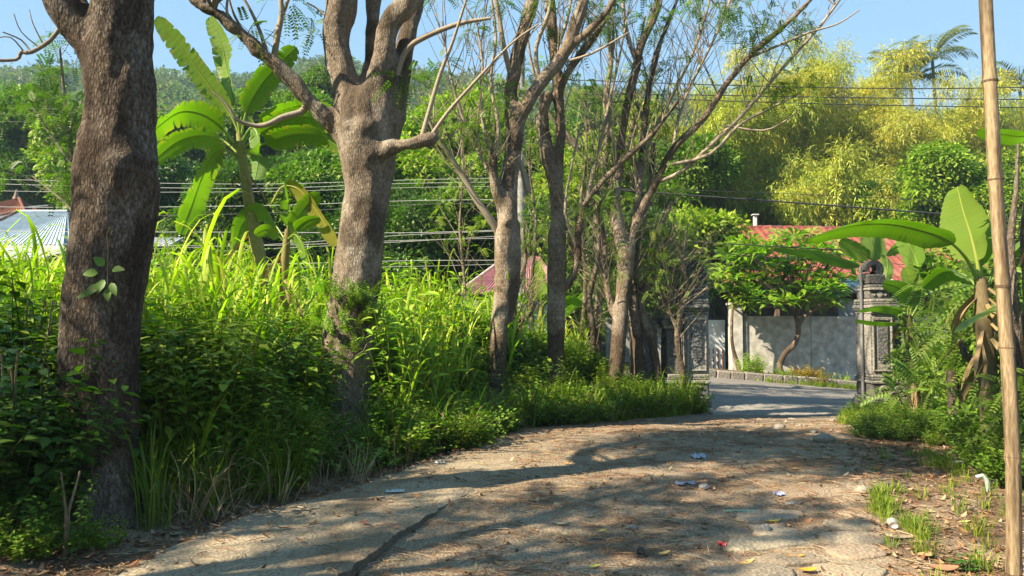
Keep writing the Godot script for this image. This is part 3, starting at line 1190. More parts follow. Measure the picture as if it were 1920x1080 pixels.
# a plain tree of the background: trunk with limbs into a crown of lobes
func back_tree(called: String, label: String, foot: Vector3, height: float, radius: float, meshes: Array, s: float, density: float, tone: Color, group: String, lobes_n := 13) -> Node3D:
	var o := thing(called, label, "tree", foot, group)
	var m := Mb.new()
	var bark := vary(Color(0.2, 0.16, 0.115), 0.2)
	var fork := Vector3(rng.randf_range(-0.3, 0.3), maxf(height - radius * 1.5, height * 0.3), rng.randf_range(-0.3, 0.3))
	var r := 0.05 * radius + 0.05
	m.tube(PackedVector3Array([Vector3(0, -0.3, 0), fork * 0.5 + Vector3(rng.randf_range(-0.2, 0.2), 0, 0), fork]), PackedFloat32Array([r * 1.25, r, r * 0.85]), 9, bark)
	var lobes := []
	for k in lobes_n:
		var a := TAU * k / lobes_n + rng.randf_range(-0.4, 0.4)
		var e := rng.randf_range(0.3, 0.88) * radius
		if k == 0:
			e = 0.0
		var c := Vector3(cos(a) * e, height - radius * rng.randf_range(0.3, 1.5), sin(a) * e)
		if k == 0:
			c.y = height - radius * 0.35
		lobes.append([c, radius * rng.randf_range(0.24, 0.46)])
		m.tube(PackedVector3Array([fork, fork.lerp(c, 0.55) + Vector3(0, -0.1, 0), c]), PackedFloat32Array([r * 0.6, r * 0.4, r * 0.15]), 6, bark, false)
	part("trunk", m.done(M.twig), o)
	crown(o, meshes, lobes, density, s * 0.75, s * 1.25, tone)
	return o

func make_roadside_trees() -> void:
	# ---- the thick dark trunk nearest the camera
	var d := 6.2
	var t1_limbs := [
		[[190, 985, d, 132], [188, 860, d, 126], [186, 740, d, 132], [190, 640, d, 137], [199, 540, d, 138], [208, 450, d, 141], [214, 390, d, 146], [217, 330, d, 150], [222, 295, d, 140], [227, 245, d, 122], [226, 195, d, 121], [223, 150, d, 122], [222, 100, d, 112], [225, 50, d, 112], [228, 0, d, 112], [235, -90, d + 0.1, 108], [240, -210, d + 0.2, 92], [262, -340, d + 0.3, 70]],
		[[206, 130, d, 90], [165, 75, d - 0.05, 62], [128, 25, d - 0.1, 58], [98, -30, d - 0.15, 56], [60, -110, d - 0.2, 50], [0, -230, d - 0.3, 42], [-60, -330, d - 0.4, 32]],
		[[206, 60, d, 60], [150, 20, d + 0.25, 46], [120, -30, d + 0.5, 42], [100, -140, d + 0.8, 36]],
		[[162, 312, d - 0.08, 34], [165, 340, d - 0.08, 36]],
		[[280, 305, d - 0.05, 30], [278, 330, d - 0.05, 30]],
		[[225, 305, d - 0.25, 46], [222, 345, d - 0.25, 40]],
	]
	var t1_thin := [
		[[120, 40, d - 0.1, 9], [95, 75, d - 0.15, 8], [58, 98, d - 0.2, 8], [40, 98, d - 0.2, 7], [30, 112, d - 0.2, 6], [-20, 113, d - 0.3, 6]],
		[[58, 98, d - 0.2, 4], [40, 75, d - 0.2, 3], [5, 60, d - 0.3, 2.4]],
		[[45, 97, d - 0.2, 3], [20, 70, d - 0.25, 2.4], [-10, 72, d - 0.3, 2]],
		[[82, 85, d - 0.15, 3], [62, 45, d - 0.2, 2.2], [55, 18, d - 0.2, 1.6]],
		[[75, 90, d - 0.15, 3], [40, 60, d - 0.2, 2.0], [26, 26, d - 0.25, 1.6]],
	]
	var t1 := road_tree("roadside_tree", "thick dark fissured trunk nearest the camera with a swollen waist", t1_limbs, t1_thin, 0.024, M.bark_dark, Color(0.25, 0.205, 0.16), Color(0.42, 0.39, 0.34, 0.7))
	var lines := [trace(t1_limbs[0]), trace(t1_limbs[1]), trace(t1_limbs[2])]
	var tips := shoots(t1, lines, 34, 1.6, 3.2, 0.035, Color(0.2, 0.16, 0.12), 0.55, 0.75)
	var lobes := []
	for t in tips:
		if t[0].y > 5.3 and t[0].z > -0.9 and rng.randf() < 0.36:
			lobes.append([t[0], rng.randf_range(0.45, 0.8)])
	crown(t1, G.pinnate, lobes, 30.0, 0.9, 1.5)

	# ---- the forked sunlit tree
	d = 10.3
	var t2_limbs := [
		[[645, 828, d, 108], [646, 760, d, 98], [650, 660, d, 94], [660, 580, d, 90], [667, 530, d, 90], [677, 460, d, 86], [685, 400, d, 85], [689, 345, d, 90], [689, 300, d, 100], [690, 260, d, 108], [694, 215, d, 104]],
		[[672, 225, d, 70], [655, 175, d, 56], [642, 140, d, 50], [633, 95, d, 49], [630, 55, d, 54], [640, 10, d, 60], [650, -60, d, 54], [640, -170, d, 44], [600, -300, d - 0.2, 34]],
		[[700, 215, d - 0.05, 76], [712, 160, d - 0.1, 60], [721, 110, d - 0.15, 46], [722, 75, d - 0.15, 42], [735, 38, d - 0.2, 42], [765, 5, d - 0.3, 42], [800, -40, d - 0.35, 38], [850, -140, d - 0.5, 32], [900, -260, d - 0.6, 26]],
		[[690, 190, d + 0.2, 50], [694, 120, d + 0.3, 26], [697, 60, d + 0.3, 27], [701, 0, d + 0.35, 30], [700, -110, d + 0.4, 28], [690, -260, d + 0.6, 22]],
		[[722, 250, d + 0.15, 50], [742, 200, d + 0.15, 44], [752, 150, d + 0.15, 34], [757, 100, d + 0.15, 33], [768, 50, d + 0.2, 32], [782, 5, d + 0.25, 26], [800, -80, d + 0.4, 24], [840, -200, d + 0.6, 18]],
		[[655, 265, d, 44], [630, 238, d, 36], [590, 200, d - 0.1, 31], [545, 150, d - 0.2, 28], [510, 115, d - 0.3, 26], [480, 90, d - 0.35, 25], [415, 30, d - 0.5, 20], [375, 10, d - 0.55, 15], [330, -20, d - 0.6, 12]],
		[[692, 300, d - 0.1, 60], [710, 290, d - 0.25, 34], [735, 277, d - 0.35, 28], [765, 271, d - 0.4, 25], [790, 264, d - 0.45, 24], [812, 259, d - 0.45, 22]],
		[[651, 235, d - 0.33, 20], [651, 237, d - 0.36, 20]],
		[[683, 236, d - 0.36, 18], [697, 232, d - 0.4, 13]],
		[[676, 270, d - 0.26, 40], [672, 300, d - 0.24, 38]],
		[[707, 118, d - 0.26, 12], [707, 119, d - 0.28, 12]],
	]
	var t2_thin := [
		[[790, 262, d - 0.45, 10], [800, 225, d - 0.45, 9], [825, 140, d - 0.5, 8], [850, 75, d - 0.6, 6], [880, -20, d - 0.7, 4]],
		[[806, 258, d - 0.45, 8], [840, 210, d - 0.5, 7], [880, 165, d - 0.55, 6], [955, 85, d - 0.7, 4], [1010, 45, d - 0.8, 3]],
		[[744, 140, d - 0.1, 12], [756, 105, d - 0.15, 11], [780, 78, d - 0.2, 11], [855, 46, d - 0.3, 9], [920, 34, d - 0.4, 5]],
		[[575, 195, d - 0.1, 13], [565, 210, d - 0.1, 13], [530, 220, d - 0.15, 12], [505, 232, d - 0.2, 10], [480, 236, d - 0.2, 9], [445, 225, d - 0.3, 7], [425, 196, d - 0.35, 5], [395, 170, d - 0.4, 3]],
		[[512, 116, d - 0.3, 13], [520, 70, d - 0.3, 11], [528, 20, d - 0.35, 10], [520, -60, d - 0.4, 8]],
		[[545, 150, d - 0.2, 12], [520, 120, d - 0.1, 9], [518, 60, d - 0.05, 8], [540, 0, d, 7], [560, -80, d, 6]],
		[[500, 100, d - 0.3, 8], [488, 60, d - 0.3, 7], [470, 20, d - 0.35, 6], [440, -30, d - 0.4, 5]],
		[[470, 82, d - 0.35, 6], [440, 30, d - 0.4, 5], [430, 0, d - 0.45, 4]],
		[[455, 70, d - 0.4, 5], [425, 55, d - 0.45, 4], [400, 20, d - 0.5, 3]],
		[[430, 45, d - 0.5, 7], [425, 15, d - 0.5, 5], [430, -20, d - 0.5, 4]],
		[[640, 60, d, 5], [600, 20, d, 4], [575, 5, d - 0.1, 3]],
	]
	var t2 := road_tree("roadside_tree", "stout sunlit tree with knots and four thick upright limbs", t2_limbs, t2_thin, 0.034, M.bark, Color(0.35, 0.3, 0.24), Color(0.54, 0.5, 0.43, 0.75))
	lines = [trace(t2_limbs[1]), trace(t2_limbs[2]), trace(t2_limbs[3]), trace(t2_limbs[4]), trace(t2_limbs[5])]
	tips = shoots(t2, lines, 40, 1.6, 3.4, 0.035, Color(0.26, 0.21, 0.16), 0.7, 0.75)
	lobes = []
	for t in tips:
		if t[0].y > 7.2 and rng.randf() < 0.1:
			lobes.append([t[0], rng.randf_range(0.4, 0.7)])
	crown(t2, G.pinnate, lobes, 12.0, 0.9, 1.5)
	sprays(t2, shoots(t2, [trace(t2_limbs[5])], 12, 0.4, 1.1, 0.008, Color(0.24, 0.2, 0.16), 0.9, 0.4), 0.15, G.pinnate, 0.6, 0.9)
	sprays(t2, [[at(590, 40, d) - t2.position, 0], [at(575, 60, d) - t2.position, 0], [at(760, 140, d - 0.3) - t2.position, 0]], 1.0, G.pinnate, 0.6, 0.8)

	# ---- third tree
	d = 13.4
	var t3_limbs := [
		[[927, 778, d, 42], [929, 720, d, 35], [934, 640, d, 33], [941, 580, d, 34], [946, 530, d, 37], [948, 450, d, 42], [951, 400, d, 39], [953, 350, d, 37], [960, 300, d, 31], [964, 250, d, 32], [964, 212, d, 38]],
		[[962, 225, d, 28], [957, 170, d, 23], [963, 140, d, 25], [970, 100, d, 26], [984, 50, d, 26], [997, 0, d, 25], [1010, -120, d, 20], [1000, -260, d, 14]],
		[[970, 222, d, 28], [985, 203, d - 0.1, 24], [1010, 160, d - 0.2, 24], [1045, 120, d - 0.3, 25], [1066, 82, d - 0.35, 23], [1085, 30, d - 0.4, 22], [1096, -10, d - 0.45, 20], [1120, -120, d - 0.5, 15]],
		[[948, 400, d, 26], [932, 360, d - 0.15, 20], [924, 320, d - 0.2, 18], [925, 295, d - 0.2, 15]],
		[[1060, 95, d - 0.35, 16], [1085, 75, d - 0.4, 14], [1115, 48, d - 0.5, 13], [1150, 0, d - 0.6, 11], [1180, -80, d - 0.7, 8]],
		[[950, 415, d - 0.18, 12], [951, 416, d - 0.2, 12]],
		[[958, 600, d + 0.05, 10], [972, 500, d + 0.08, 12], [970, 420, d + 0.06, 12]],
	]
	var t3_thin := [
		[[934, 435, d, 17], [915, 405, d - 0.1, 15], [890, 370, d - 0.15, 13], [868, 330, d - 0.2, 12], [845, 295, d - 0.3, 10], [820, 258, d - 0.4, 8], [800, 215, d - 0.5, 5]],
		[[930, 345, d - 0.15, 9], [905, 300, d - 0.2, 8], [880, 250, d - 0.2, 7], [858, 190, d - 0.3, 6], [840, 120, d - 0.35, 5], [830, 40, d - 0.4, 3]],
		[[924, 330, d - 0.2, 8], [915, 270, d - 0.2, 7], [900, 200, d - 0.25, 6], [905, 120, d - 0.3, 5], [890, 20, d - 0.4, 3]],
		[[925, 300, d - 0.2, 10], [935, 240, d - 0.2, 8], [920, 150, d - 0.25, 7], [930, 70, d - 0.3, 6], [915, -40, d - 0.35, 4]],
		[[960, 150, d, 12], [945, 90, d - 0.1, 11], [935, 30, d - 0.1, 10], [920, -60, d - 0.2, 8]],
		[[1012, 160, d - 0.2, 10], [1005, 90, d - 0.2, 9], [1030, 20, d - 0.3, 8], [1040, -70, d - 0.3, 6]],
		[[1050, 118, d - 0.3, 6], [1110, 100, d - 0.5, 5], [1180, 60, d - 0.7, 3]],
		[[975, 300, d, 9], [990, 360, d + 0.1, 12], [985, 330, d + 0.2, 14]],
	]
	var t3 := road_tree("roadside_tree", "slender mottled trunk with a forked top, third along the track", t3_limbs, t3_thin, 0.028, M.bark, Color(0.38, 0.31, 0.235), Color(0.58, 0.52, 0.44, 0.75))
	lines = [trace(t3_limbs[1]), trace(t3_limbs[2]), trace(t3_limbs[3]), trace(t3_thin[0]), trace(t3_thin[1]), trace(t3_thin[2])]
	tips = shoots(t3, lines, 120, 0.7, 2.5, 0.011, Color(0.34, 0.28, 0.21), 0.75, 0.2)
	sprays(t3, tips, 0.15, G.pinnate, 0.55, 0.9)

	# ---- fourth tree
	d = 14.0
	var t4_limbs := [
		[[1040, 762, d, 34], [1041, 690, d, 32], [1042, 640, d, 32], [1044, 540, d, 36], [1045, 450, d, 34], [1046, 400, d, 27], [1041, 350, d, 26], [1030, 305, d, 27], [1019, 255, d, 24], [1018, 210, d, 22], [1026, 180, d, 22]],
		[[1048, 300, d + 0.05, 16], [1052, 240, d + 0.05, 18], [1046, 180, d + 0.05, 20], [1043, 130, d + 0.05, 20], [1036, 65, d + 0.05, 20], [1030, 0, d + 0.1, 20], [1025, -140, d + 0.1, 14]],
		[[1044, 400, d + 0.05, 22], [1049, 330, d + 0.05, 15], [1048, 290, d + 0.05, 15]],
		[[1046, 180, d, 15], [1060, 145, d - 0.1, 14], [1085, 105, d - 0.15, 14], [1112, 72, d - 0.2, 13], [1140, 25, d - 0.3, 11], [1165, -60, d - 0.35, 8]],
		[[1050, 545, d, 16], [1068, 530, d - 0.1, 14], [1082, 490, d - 0.15, 13], [1083, 450, d - 0.2, 13], [1090, 410, d - 0.2, 12], [1102, 375, d - 0.25, 11], [1140, 330, d - 0.35, 11], [1180, 290, d - 0.45, 10], [1225, 250, d - 0.5, 8], [1270, 190, d - 0.6, 6]],
	]
	var t4_thin := [
		[[1100, 378, d - 0.25, 9], [1115, 310, d - 0.25, 8], [1130, 250, d - 0.3, 7], [1145, 180, d - 0.3, 6], [1165, 90, d - 0.35, 4], [1180, 10, d - 0.4, 3]],
		[[1022, 230, d, 8], [1010, 170, d - 0.1, 7], [995, 110, d - 0.2, 5], [985, 30, d - 0.2, 3]],
		[[1040, 100, d, 7], [1060, 50, d, 6], [1075, -20, d, 5]],
		[[1085, 470, d - 0.2, 7], [1060, 400, d - 0.3, 6], [1070, 320, d - 0.35, 5], [1090, 230, d - 0.4, 4]],
	]
	var t4 := road_tree("roadside_tree", "slender crooked trunk with a split stem, fourth along the track", t4_limbs, t4_thin, 0.028, M.bark, Color(0.36, 0.29, 0.215), Color(0.56, 0.5, 0.42, 0.7))
	lines = [trace(t4_limbs[1]), trace(t4_limbs[3]), trace(t4_limbs[4]), trace(t4_thin[0])]
	tips = shoots(t4, lines, 135, 0.7, 2.5, 0.0105, Color(0.33, 0.275, 0.205), 0.8, 0.2)
	sprays(t4, tips, 0.1, G.pinnate, 0.55, 0.9)

	# ---- fifth: many stems spreading towards the gate
	d = 13.9
	var t5_limbs := [
		[[1150, 772, d, 27], [1151, 730, d, 26], [1156, 680, d, 29], [1161, 620, d, 28], [1167, 560, d, 27], [1172, 510, d, 32], [1175, 470, d, 34]],
		[[1172, 490, d, 26], [1160, 430, d, 26], [1151, 380, d, 25], [1156, 340, d, 20], [1162, 290, d, 16], [1170, 230, d, 15], [1180, 175, d, 15], [1192, 130, d, 16], [1200, 90, d, 15], [1222, 40, d, 15], [1236, 0, d, 14], [1260, -100, d, 10]],
		[[1176, 480, d, 24], [1188, 440, d, 17], [1202, 395, d - 0.05, 15], [1230, 345, d - 0.1, 14], [1260, 282, d - 0.2, 14], [1320, 222, d - 0.35, 13], [1360, 160, d - 0.5, 12], [1410, 100, d - 0.65, 11], [1460, 58, d - 0.8, 10], [1512, 8, d - 0.95, 8], [1560, -50, d - 1.1, 6]],
		[[1166, 600, d, 16], [1150, 585, d + 0.05, 15], [1143, 560, d + 0.05, 13], [1136, 520, d + 0.1, 12], [1130, 440, d + 0.1, 11], [1120, 360, d + 0.15, 9]],
		[[1178, 470, d + 0.1, 20], [1192, 400, d + 0.1, 14], [1200, 340, d + 0.1, 13], [1205, 280, d + 0.1, 12], [1212, 200, d + 0.1, 12], [1222, 140, d + 0.1, 11], [1240, 75, d + 0.1, 9], [1270, 0, d + 0.1, 7], [1290, -70, d + 0.1, 5]],
	]
	var t5_thin := [
		[[1235, 340, d - 0.1, 9], [1280, 320, d - 0.2, 8], [1350, 256, d - 0.4, 8], [1400, 206, d - 0.5, 7], [1465, 130, d - 0.7, 6], [1530, 58, d - 0.9, 5], [1578, -5, d - 1.0, 4]],
		[[1250, 310, d - 0.2, 7], [1330, 290, d - 0.4, 7], [1385, 235, d - 0.5, 6], [1440, 205, d - 0.6, 5], [1500, 175, d - 0.8, 4]],
		[[1400, 110, d - 0.6, 6], [1460, 85, d - 0.8, 5], [1520, 60, d - 1.0, 4], [1570, 45, d - 1.1, 3], [1612, 18, d - 1.2, 2]],
		[[1360, 235, d - 0.45, 4], [1430, 245, d - 0.6, 4], [1475, 225, d - 0.7, 3], [1510, 195, d - 0.8, 2]],
		[[1205, 300, d, 8], [1235, 230, d - 0.1, 7], [1290, 120, d - 0.2, 6], [1320, 40, d - 0.3, 5], [1340, -40, d - 0.35, 4]],
		[[1262, 280, d - 0.2, 7], [1275, 210, d - 0.2, 6], [1300, 150, d - 0.25, 6], [1345, 60, d - 0.35, 5], [1380, -30, d - 0.4, 4]],
		[[1160, 310, d, 8], [1145, 240, d, 7], [1140, 180, d, 6], [1150, 90, d, 5], [1145, -10, d, 4]],
		[[1195, 120, d, 9], [1180, 80, d, 8], [1170, 30, d, 7], [1168, -40, d, 6]],
		[[1210, 230, d + 0.1, 7], [1190, 180, d + 0.15, 6], [1195, 110, d + 0.2, 5], [1210, 30, d + 0.2, 4]],
	]
	var t5 := road_tree("roadside_tree", "many-stemmed tree beside the gate with long bare branches reaching over the track", t5_limbs, t5_thin, 0.028, M.bark, Color(0.37, 0.3, 0.225), Color(0.56, 0.5, 0.42, 0.7))
	lines = [trace(t5_limbs[1]), trace(t5_limbs[2]), trace(t5_limbs[4]), trace(t5_thin[0]), trace(t5_thin[4]), trace(t5_thin[5]), trace(t5_limbs[3])]
	tips = shoots(t5, lines, 250, 0.6, 2.6, 0.0095, Color(0.31, 0.26, 0.195), 0.75, 0.15)
	sprays(t5, tips, 0.05, G.pinnate, 0.55, 0.85)
	var dark := []
	for e in [[1400, 60], [1430, 40], [1450, 95], [1470, 70], [1420, 80], [1380, 35], [1400, 15], [1345, 25], [1490, 30], [1505, 60], [1440, 15], [1500, 140], [1520, 150], [1540, 165], [1480, 160], [1505, 178], [1455, 165], [1430, 180], [1460, 185], [1530, 130], [1410, 95], [1370, 70], [1480, 100], [1440, 60]]:
		dark.append([at(e[0] + rng.randf_range(-6, 6), e[1] + rng.randf_range(-6, 6), d - 0.9) - t5.position, Vector3.UP])
	sprays(t5, dark, 1.0, G.pinnate, 0.5, 0.75, 0.8)

	# ---- thinner stems between the fifth tree and the gate
	var small := [
		["pale slender trunk just right of the many-stemmed tree", 14.3, [[[1200, 760, 26], [1200, 700, 24], [1195, 640, 22], [1190, 590, 22], [1188, 540, 18], [1190, 480, 16], [1205, 420, 13], [1218, 350, 11], [1225, 270, 8]], [[1192, 585, 14], [1210, 560, 12], [1222, 520, 11], [1240, 470, 9], [1262, 430, 8]]]],
		["dark crooked stem leaning over the pale slender trunk", 14.2, [[[1232, 760, 18], [1230, 690, 17], [1222, 640, 17], [1208, 600, 16], [1204, 570, 15], [1212, 530, 12], [1230, 490, 11], [1238, 430, 9], [1260, 380, 7]], [[1206, 580, 10], [1196, 540, 8], [1180, 500, 7]]]],
		["stubby pollarded tree close to the left gate pillar", 14.5, [[[1252, 760, 22], [1248, 690, 18], [1248, 640, 19], [1252, 600, 20], [1246, 560, 14], [1238, 520, 12], [1240, 470, 9]], [[1254, 600, 15], [1270, 560, 12], [1282, 530, 10], [1300, 490, 8]], [[1252, 590, 12], [1262, 550, 9], [1258, 500, 7]]]],
		["thin twisted tree growing up against the left gate pillar", 14.1, [[[1284, 765, 14], [1280, 700, 12], [1270, 640, 12], [1275, 590, 10], [1290, 545, 9], [1280, 490, 7], [1290, 420, 6]], [[1272, 620, 9], [1255, 580, 7], [1262, 540, 6]]]],
		["vine-tangled bare stem behind the third trunk", 14.6, [[[975, 760, 18], [972, 690, 16], [968, 640, 15], [962, 590, 14], [970, 540, 10], [985, 490, 8], [980, 430, 7]], [[964, 600, 11], [985, 598, 9], [1000, 575, 8], [988, 550, 7], [1002, 520, 5]]]],
		["leafless leaning stem behind the crooked fourth trunk", 15.2, [[[1108, 760, 14], [1110, 690, 13], [1112, 620, 13], [1105, 560, 12], [1118, 500, 10], [1125, 440, 9]], [[1108, 590, 8], [1130, 560, 7], [1140, 520, 6]]]],
		["pale bare tree branching low behind the many-stemmed tree", 17.0, [[[1120, 600, 16], [1125, 520, 15], [1118, 430, 16], [1128, 330, 18], [1095, 290, 16], [1060, 250, 12], [1030, 210, 9]], [[1128, 330, 14], [1140, 260, 12], [1135, 190, 11], [1145, 120, 9], [1140, 40, 7]], [[1125, 420, 11], [1150, 330, 9], [1185, 250, 8], [1190, 160, 6]]]],
	]
	for s in small:
		var dd: float = s[1]
		var limbs := []
		for l in s[2]:
			var line := []
			for p in l:
				line.append([p[0], p[1], dd, p[2]])
			limbs.append(line)
		var o := road_tree("small_tree", s[0], limbs, [], 0.03, M.bark, vary(Color(0.35, 0.29, 0.22), 0.15), Color(0.55, 0.5, 0.42, 0.6), "small trees crowding the gate")
		var ls := []
		for l in limbs:
			ls.append(trace(l))
		var tp := shoots(o, ls, 70, 0.4, 1.7, 0.008, Color(0.38, 0.31, 0.22), 0.35, 0.25)
		sprays(o, tp, 0.07, G.pinnate + G.bright_pinnate, 0.45, 0.75)

	# ---- many fine stems and shoots between the trunks
	var fine := [
		["thin bright-leaved sapling left of the third trunk", 15.4, [[868, 640, 8], [872, 540, 7], [862, 420, 6], [870, 300, 4], [860, 210, 3]]],
		["thin bright-leaved sapling between the third and fourth trunks", 16.4, [[1000, 640, 9], [996, 540, 8], [1005, 420, 7], [992, 310, 5], [1000, 220, 3]]],
		["thin bright-leaved sapling between the fourth and fifth trunks", 16.0, [[1090, 640, 10], [1098, 520, 9], [1088, 400, 7], [1100, 280, 5], [1096, 170, 3]]],
		["thin bright-leaved sapling close behind the fifth trunk", 16.8, [[1185, 640, 10], [1180, 500, 9], [1195, 380, 7], [1188, 260, 5], [1205, 160, 3]]],
	]
	for s in fine:
		var line := []
		for p in s[2]:
			line.append([p[0], p[1], s[1], p[2]])
		var o := road_tree("sapling", s[0], [line], [], 0.03, M.bark, vary(Color(0.36, 0.3, 0.22), 0.15), Color(0.5, 0.45, 0.38, 0.5), "saplings between the trunks")
		var ls := [trace(line)]
		var tp := shoots(o, ls, 44, 0.6, 2.0, 0.007, Color(0.36, 0.3, 0.22), 0.6, 0.15)
		sprays(o, tp, 0.22, G.bright_pinnate, 0.5, 0.85)

	# ---- shade trees out of view to the left, whose crowns shadow the near trunk, the verge and the track
	for e in [[Vector3(-8.9, 0.3, -4.0), 6, 2.9, 3.9, 7.0, "leafy shade tree beside the track, out of view to the left"], [Vector3(-6.1, 0.2, -2.6), 5, 2.1, 4.6, 6.9, "second leafy shade tree out of view, nearer the track"]]:
		var o := thing("roadside_tree", e[5], "tree", e[0], "roadside trees along the track")
		var m := Mb.new()
		m.tube(PackedVector3Array([Vector3(0, -0.3, 0), Vector3(0.1, 1.6, 0), Vector3(0, 3.2, -0.1)]), PackedFloat32Array([0.33, 0.27, 0.24]), 14, Color(0.2, 0.15, 0.1))
		var lb := []
		for k in e[1]:
			var a: float = TAU * k / e[1]
			var c := Vector3(cos(a) * rng.randf_range(0.5, e[2]), rng.randf_range(e[3], e[4]), sin(a) * rng.randf_range(0.5, e[2]))
			lb.append([c, rng.randf_range(0.55, 0.95)])
			m.tube(PackedVector3Array([Vector3(0, 3.1, -0.1), Vector3(c.x * 0.5, lerpf(3.1, c.y, 0.6), c.z * 0.5), c]), PackedFloat32Array([0.12, 0.07, 0.02]), 7, Color(0.2, 0.15, 0.1))
		part("trunk", m.done(M.bark), o)
		crown(o, G.pinnate, lb, 34.0, 0.9, 1.5)

# ------------------------------------------------------------------ bananas
# one leaf along a traced midrib; the blade is cut into strips that sag and tear apart here and there
func banana_leaf(o: Node3D, pts: Array, width: float, roll: float, col: Color, torn := 0.3, sag := 0.35, stalk := 0.24) -> void:
	var p := PackedVector3Array()
	var r := PackedFloat32Array()
	for e in pts:
		p.append(at(e[0], e[1], e[2]) - o.position)
		r.append(1.0)
	var line: PackedVector3Array = smooth_line(p, r, 14)[0]
	var n := line.size()
	var rib := Mb.new()
	var rr := PackedFloat32Array()
	for k in n:
		rr.append(lerpf(0.022, 0.004, float(k) / (n - 1)) * clampf(width / 0.45, 0.5, 1.2))
	rib.tube(line, rr, 6, Color(minf(col.r * 2.0, 0.45), minf(col.g * 1.6, 0.45), col.b * 2.0))
	var m := Mb.new()
	var gapseed := rng.randf() * 100.0
	for s in [-1.0, 1.0]:
		var hang := 0.0
		var i := int(n * stalk)
		while i < n - 1:
			# one strip between two tears
			var j := mini(n - 1, i + (1 + rng.randi() % 3 if rng.randf() < torn else 4 + rng.randi() % 5))
			hang = sag * (1.0 + (rng.randf_range(-0.3, 1.2) * torn))
			var gap := rng.randf() < torn
			var strip := []
			for k in range(i, j + 1):
				var f := (float(k) / (n - 1) - stalk) / (1.0 - stalk)
				var d := (line[mini(k + 1, n - 1)] - line[maxi(k - 1, 0)]).normalized()
				var side := d.cross(Vector3.UP)
				side = (side.normalized() if side.length() > 0.05 else Vector3.RIGHT).rotated(d, roll)
				var nn := side.cross(d)
				var w := width * 0.5 * minf(1.0, pow(maxf(f, 0.0) * 7.0, 0.6)) * sqrt(maxf(0.0, 1.0 - pow(maxf(f, 0.0), 4.5)))
				w *= 1.0 + 0.06 * nz2.get_noise_2d(k * 35.0 + gapseed, s * 90.0)
				if gap and (k == j or k == i) and j - i > 1:
					w *= 0.7
				var wave := nz.get_noise_2d(k * 16.0 + gapseed, s * 40.0) * 0.1
				var a := sag * 0.3
				var b := hang + wave
				var q0 := line[k]
				var q1: Vector3 = q0 + (side * s * cos(a) - nn * sin(a)) * w * 0.5
				var q2: Vector3 = q1 + (side * s * cos(b) - nn * sin(b)) * w * 0.5
				strip.append([q0, q1, q2, (nn * cos(a) + side * s * sin(a)).normalized(), (nn * cos(b) + side * s * sin(b)).normalized()])
			var cc := vary(col, 0.06)
			for k in strip.size():
				var e: Array = strip[k]
				# fine corrugation of the side veins
				var tilt: Vector3 = (line[mini(i + k + 1, n - 1)] - line[maxi(i + k - 1, 0)]).normalized() * (0.05 if k % 2 == 0 else -0.05)
				var v0 := m.vert(e[0], (e[3] + tilt).normalized(), cc)
				m.vert(e[1], (e[3] + tilt).normalized(), cc)
				var rim := smoothstep(0.12, 0.4, nz2.get_noise_2d((i + k) * 22.0 + gapseed, s * 300.0)) * torn * 1.6
				m.vert(e[2], (e[4] + tilt).normalized(), cc.lerp(Color(0.36, 0.29, 0.1), clampf(rim, 0.0, 0.9)))
				if k > 0:
					m.quad(v0 - 3, v0, v0 + 1, v0 - 2)
					m.quad(v0 - 2, v0 + 1, v0 + 2, v0 - 1)
			i = j
	var leaf := part("leaf", m.done(M.banana), o)
	part("midrib", rib.done(M.banana), leaf)

func banana_stem(o: Node3D, pts: Array, col: Color, dry: int) -> void:
	var line := shifted_line(trace(pts, 5), o.position)
	var m := Mb.new()
	m.tube(line[0], line[1], 12, col)
	part("stem", m.done(M.bamboo), o)
	var k0 := 0
	for k in dry:
		var i := int(line[0].size() * rng.randf_range(0.35, 0.95))
		i = mini(i, line[0].size() - 1)
		var p: Vector3 = line[0][i]
		var mm := Mb.new()
		var az := rng.randf() * TAU
		mm.blade(p + Vector3(cos(az), 0, sin(az)) * line[1][i], az, 2.3, 0.7, rng.randf_range(0.3, 0.8), rng.randf_range(0.04, 0.1), 7, vary(Color(0.28, 0.21, 0.1), 0.3), 0.4)
		part("dry_leaf", mm.done(M.dry), o)
		k0 += 1

func banana(label: String, foot: Vector3) -> Node3D:
	return thing("banana_plant", label, "banana plant", foot, "banana plants")

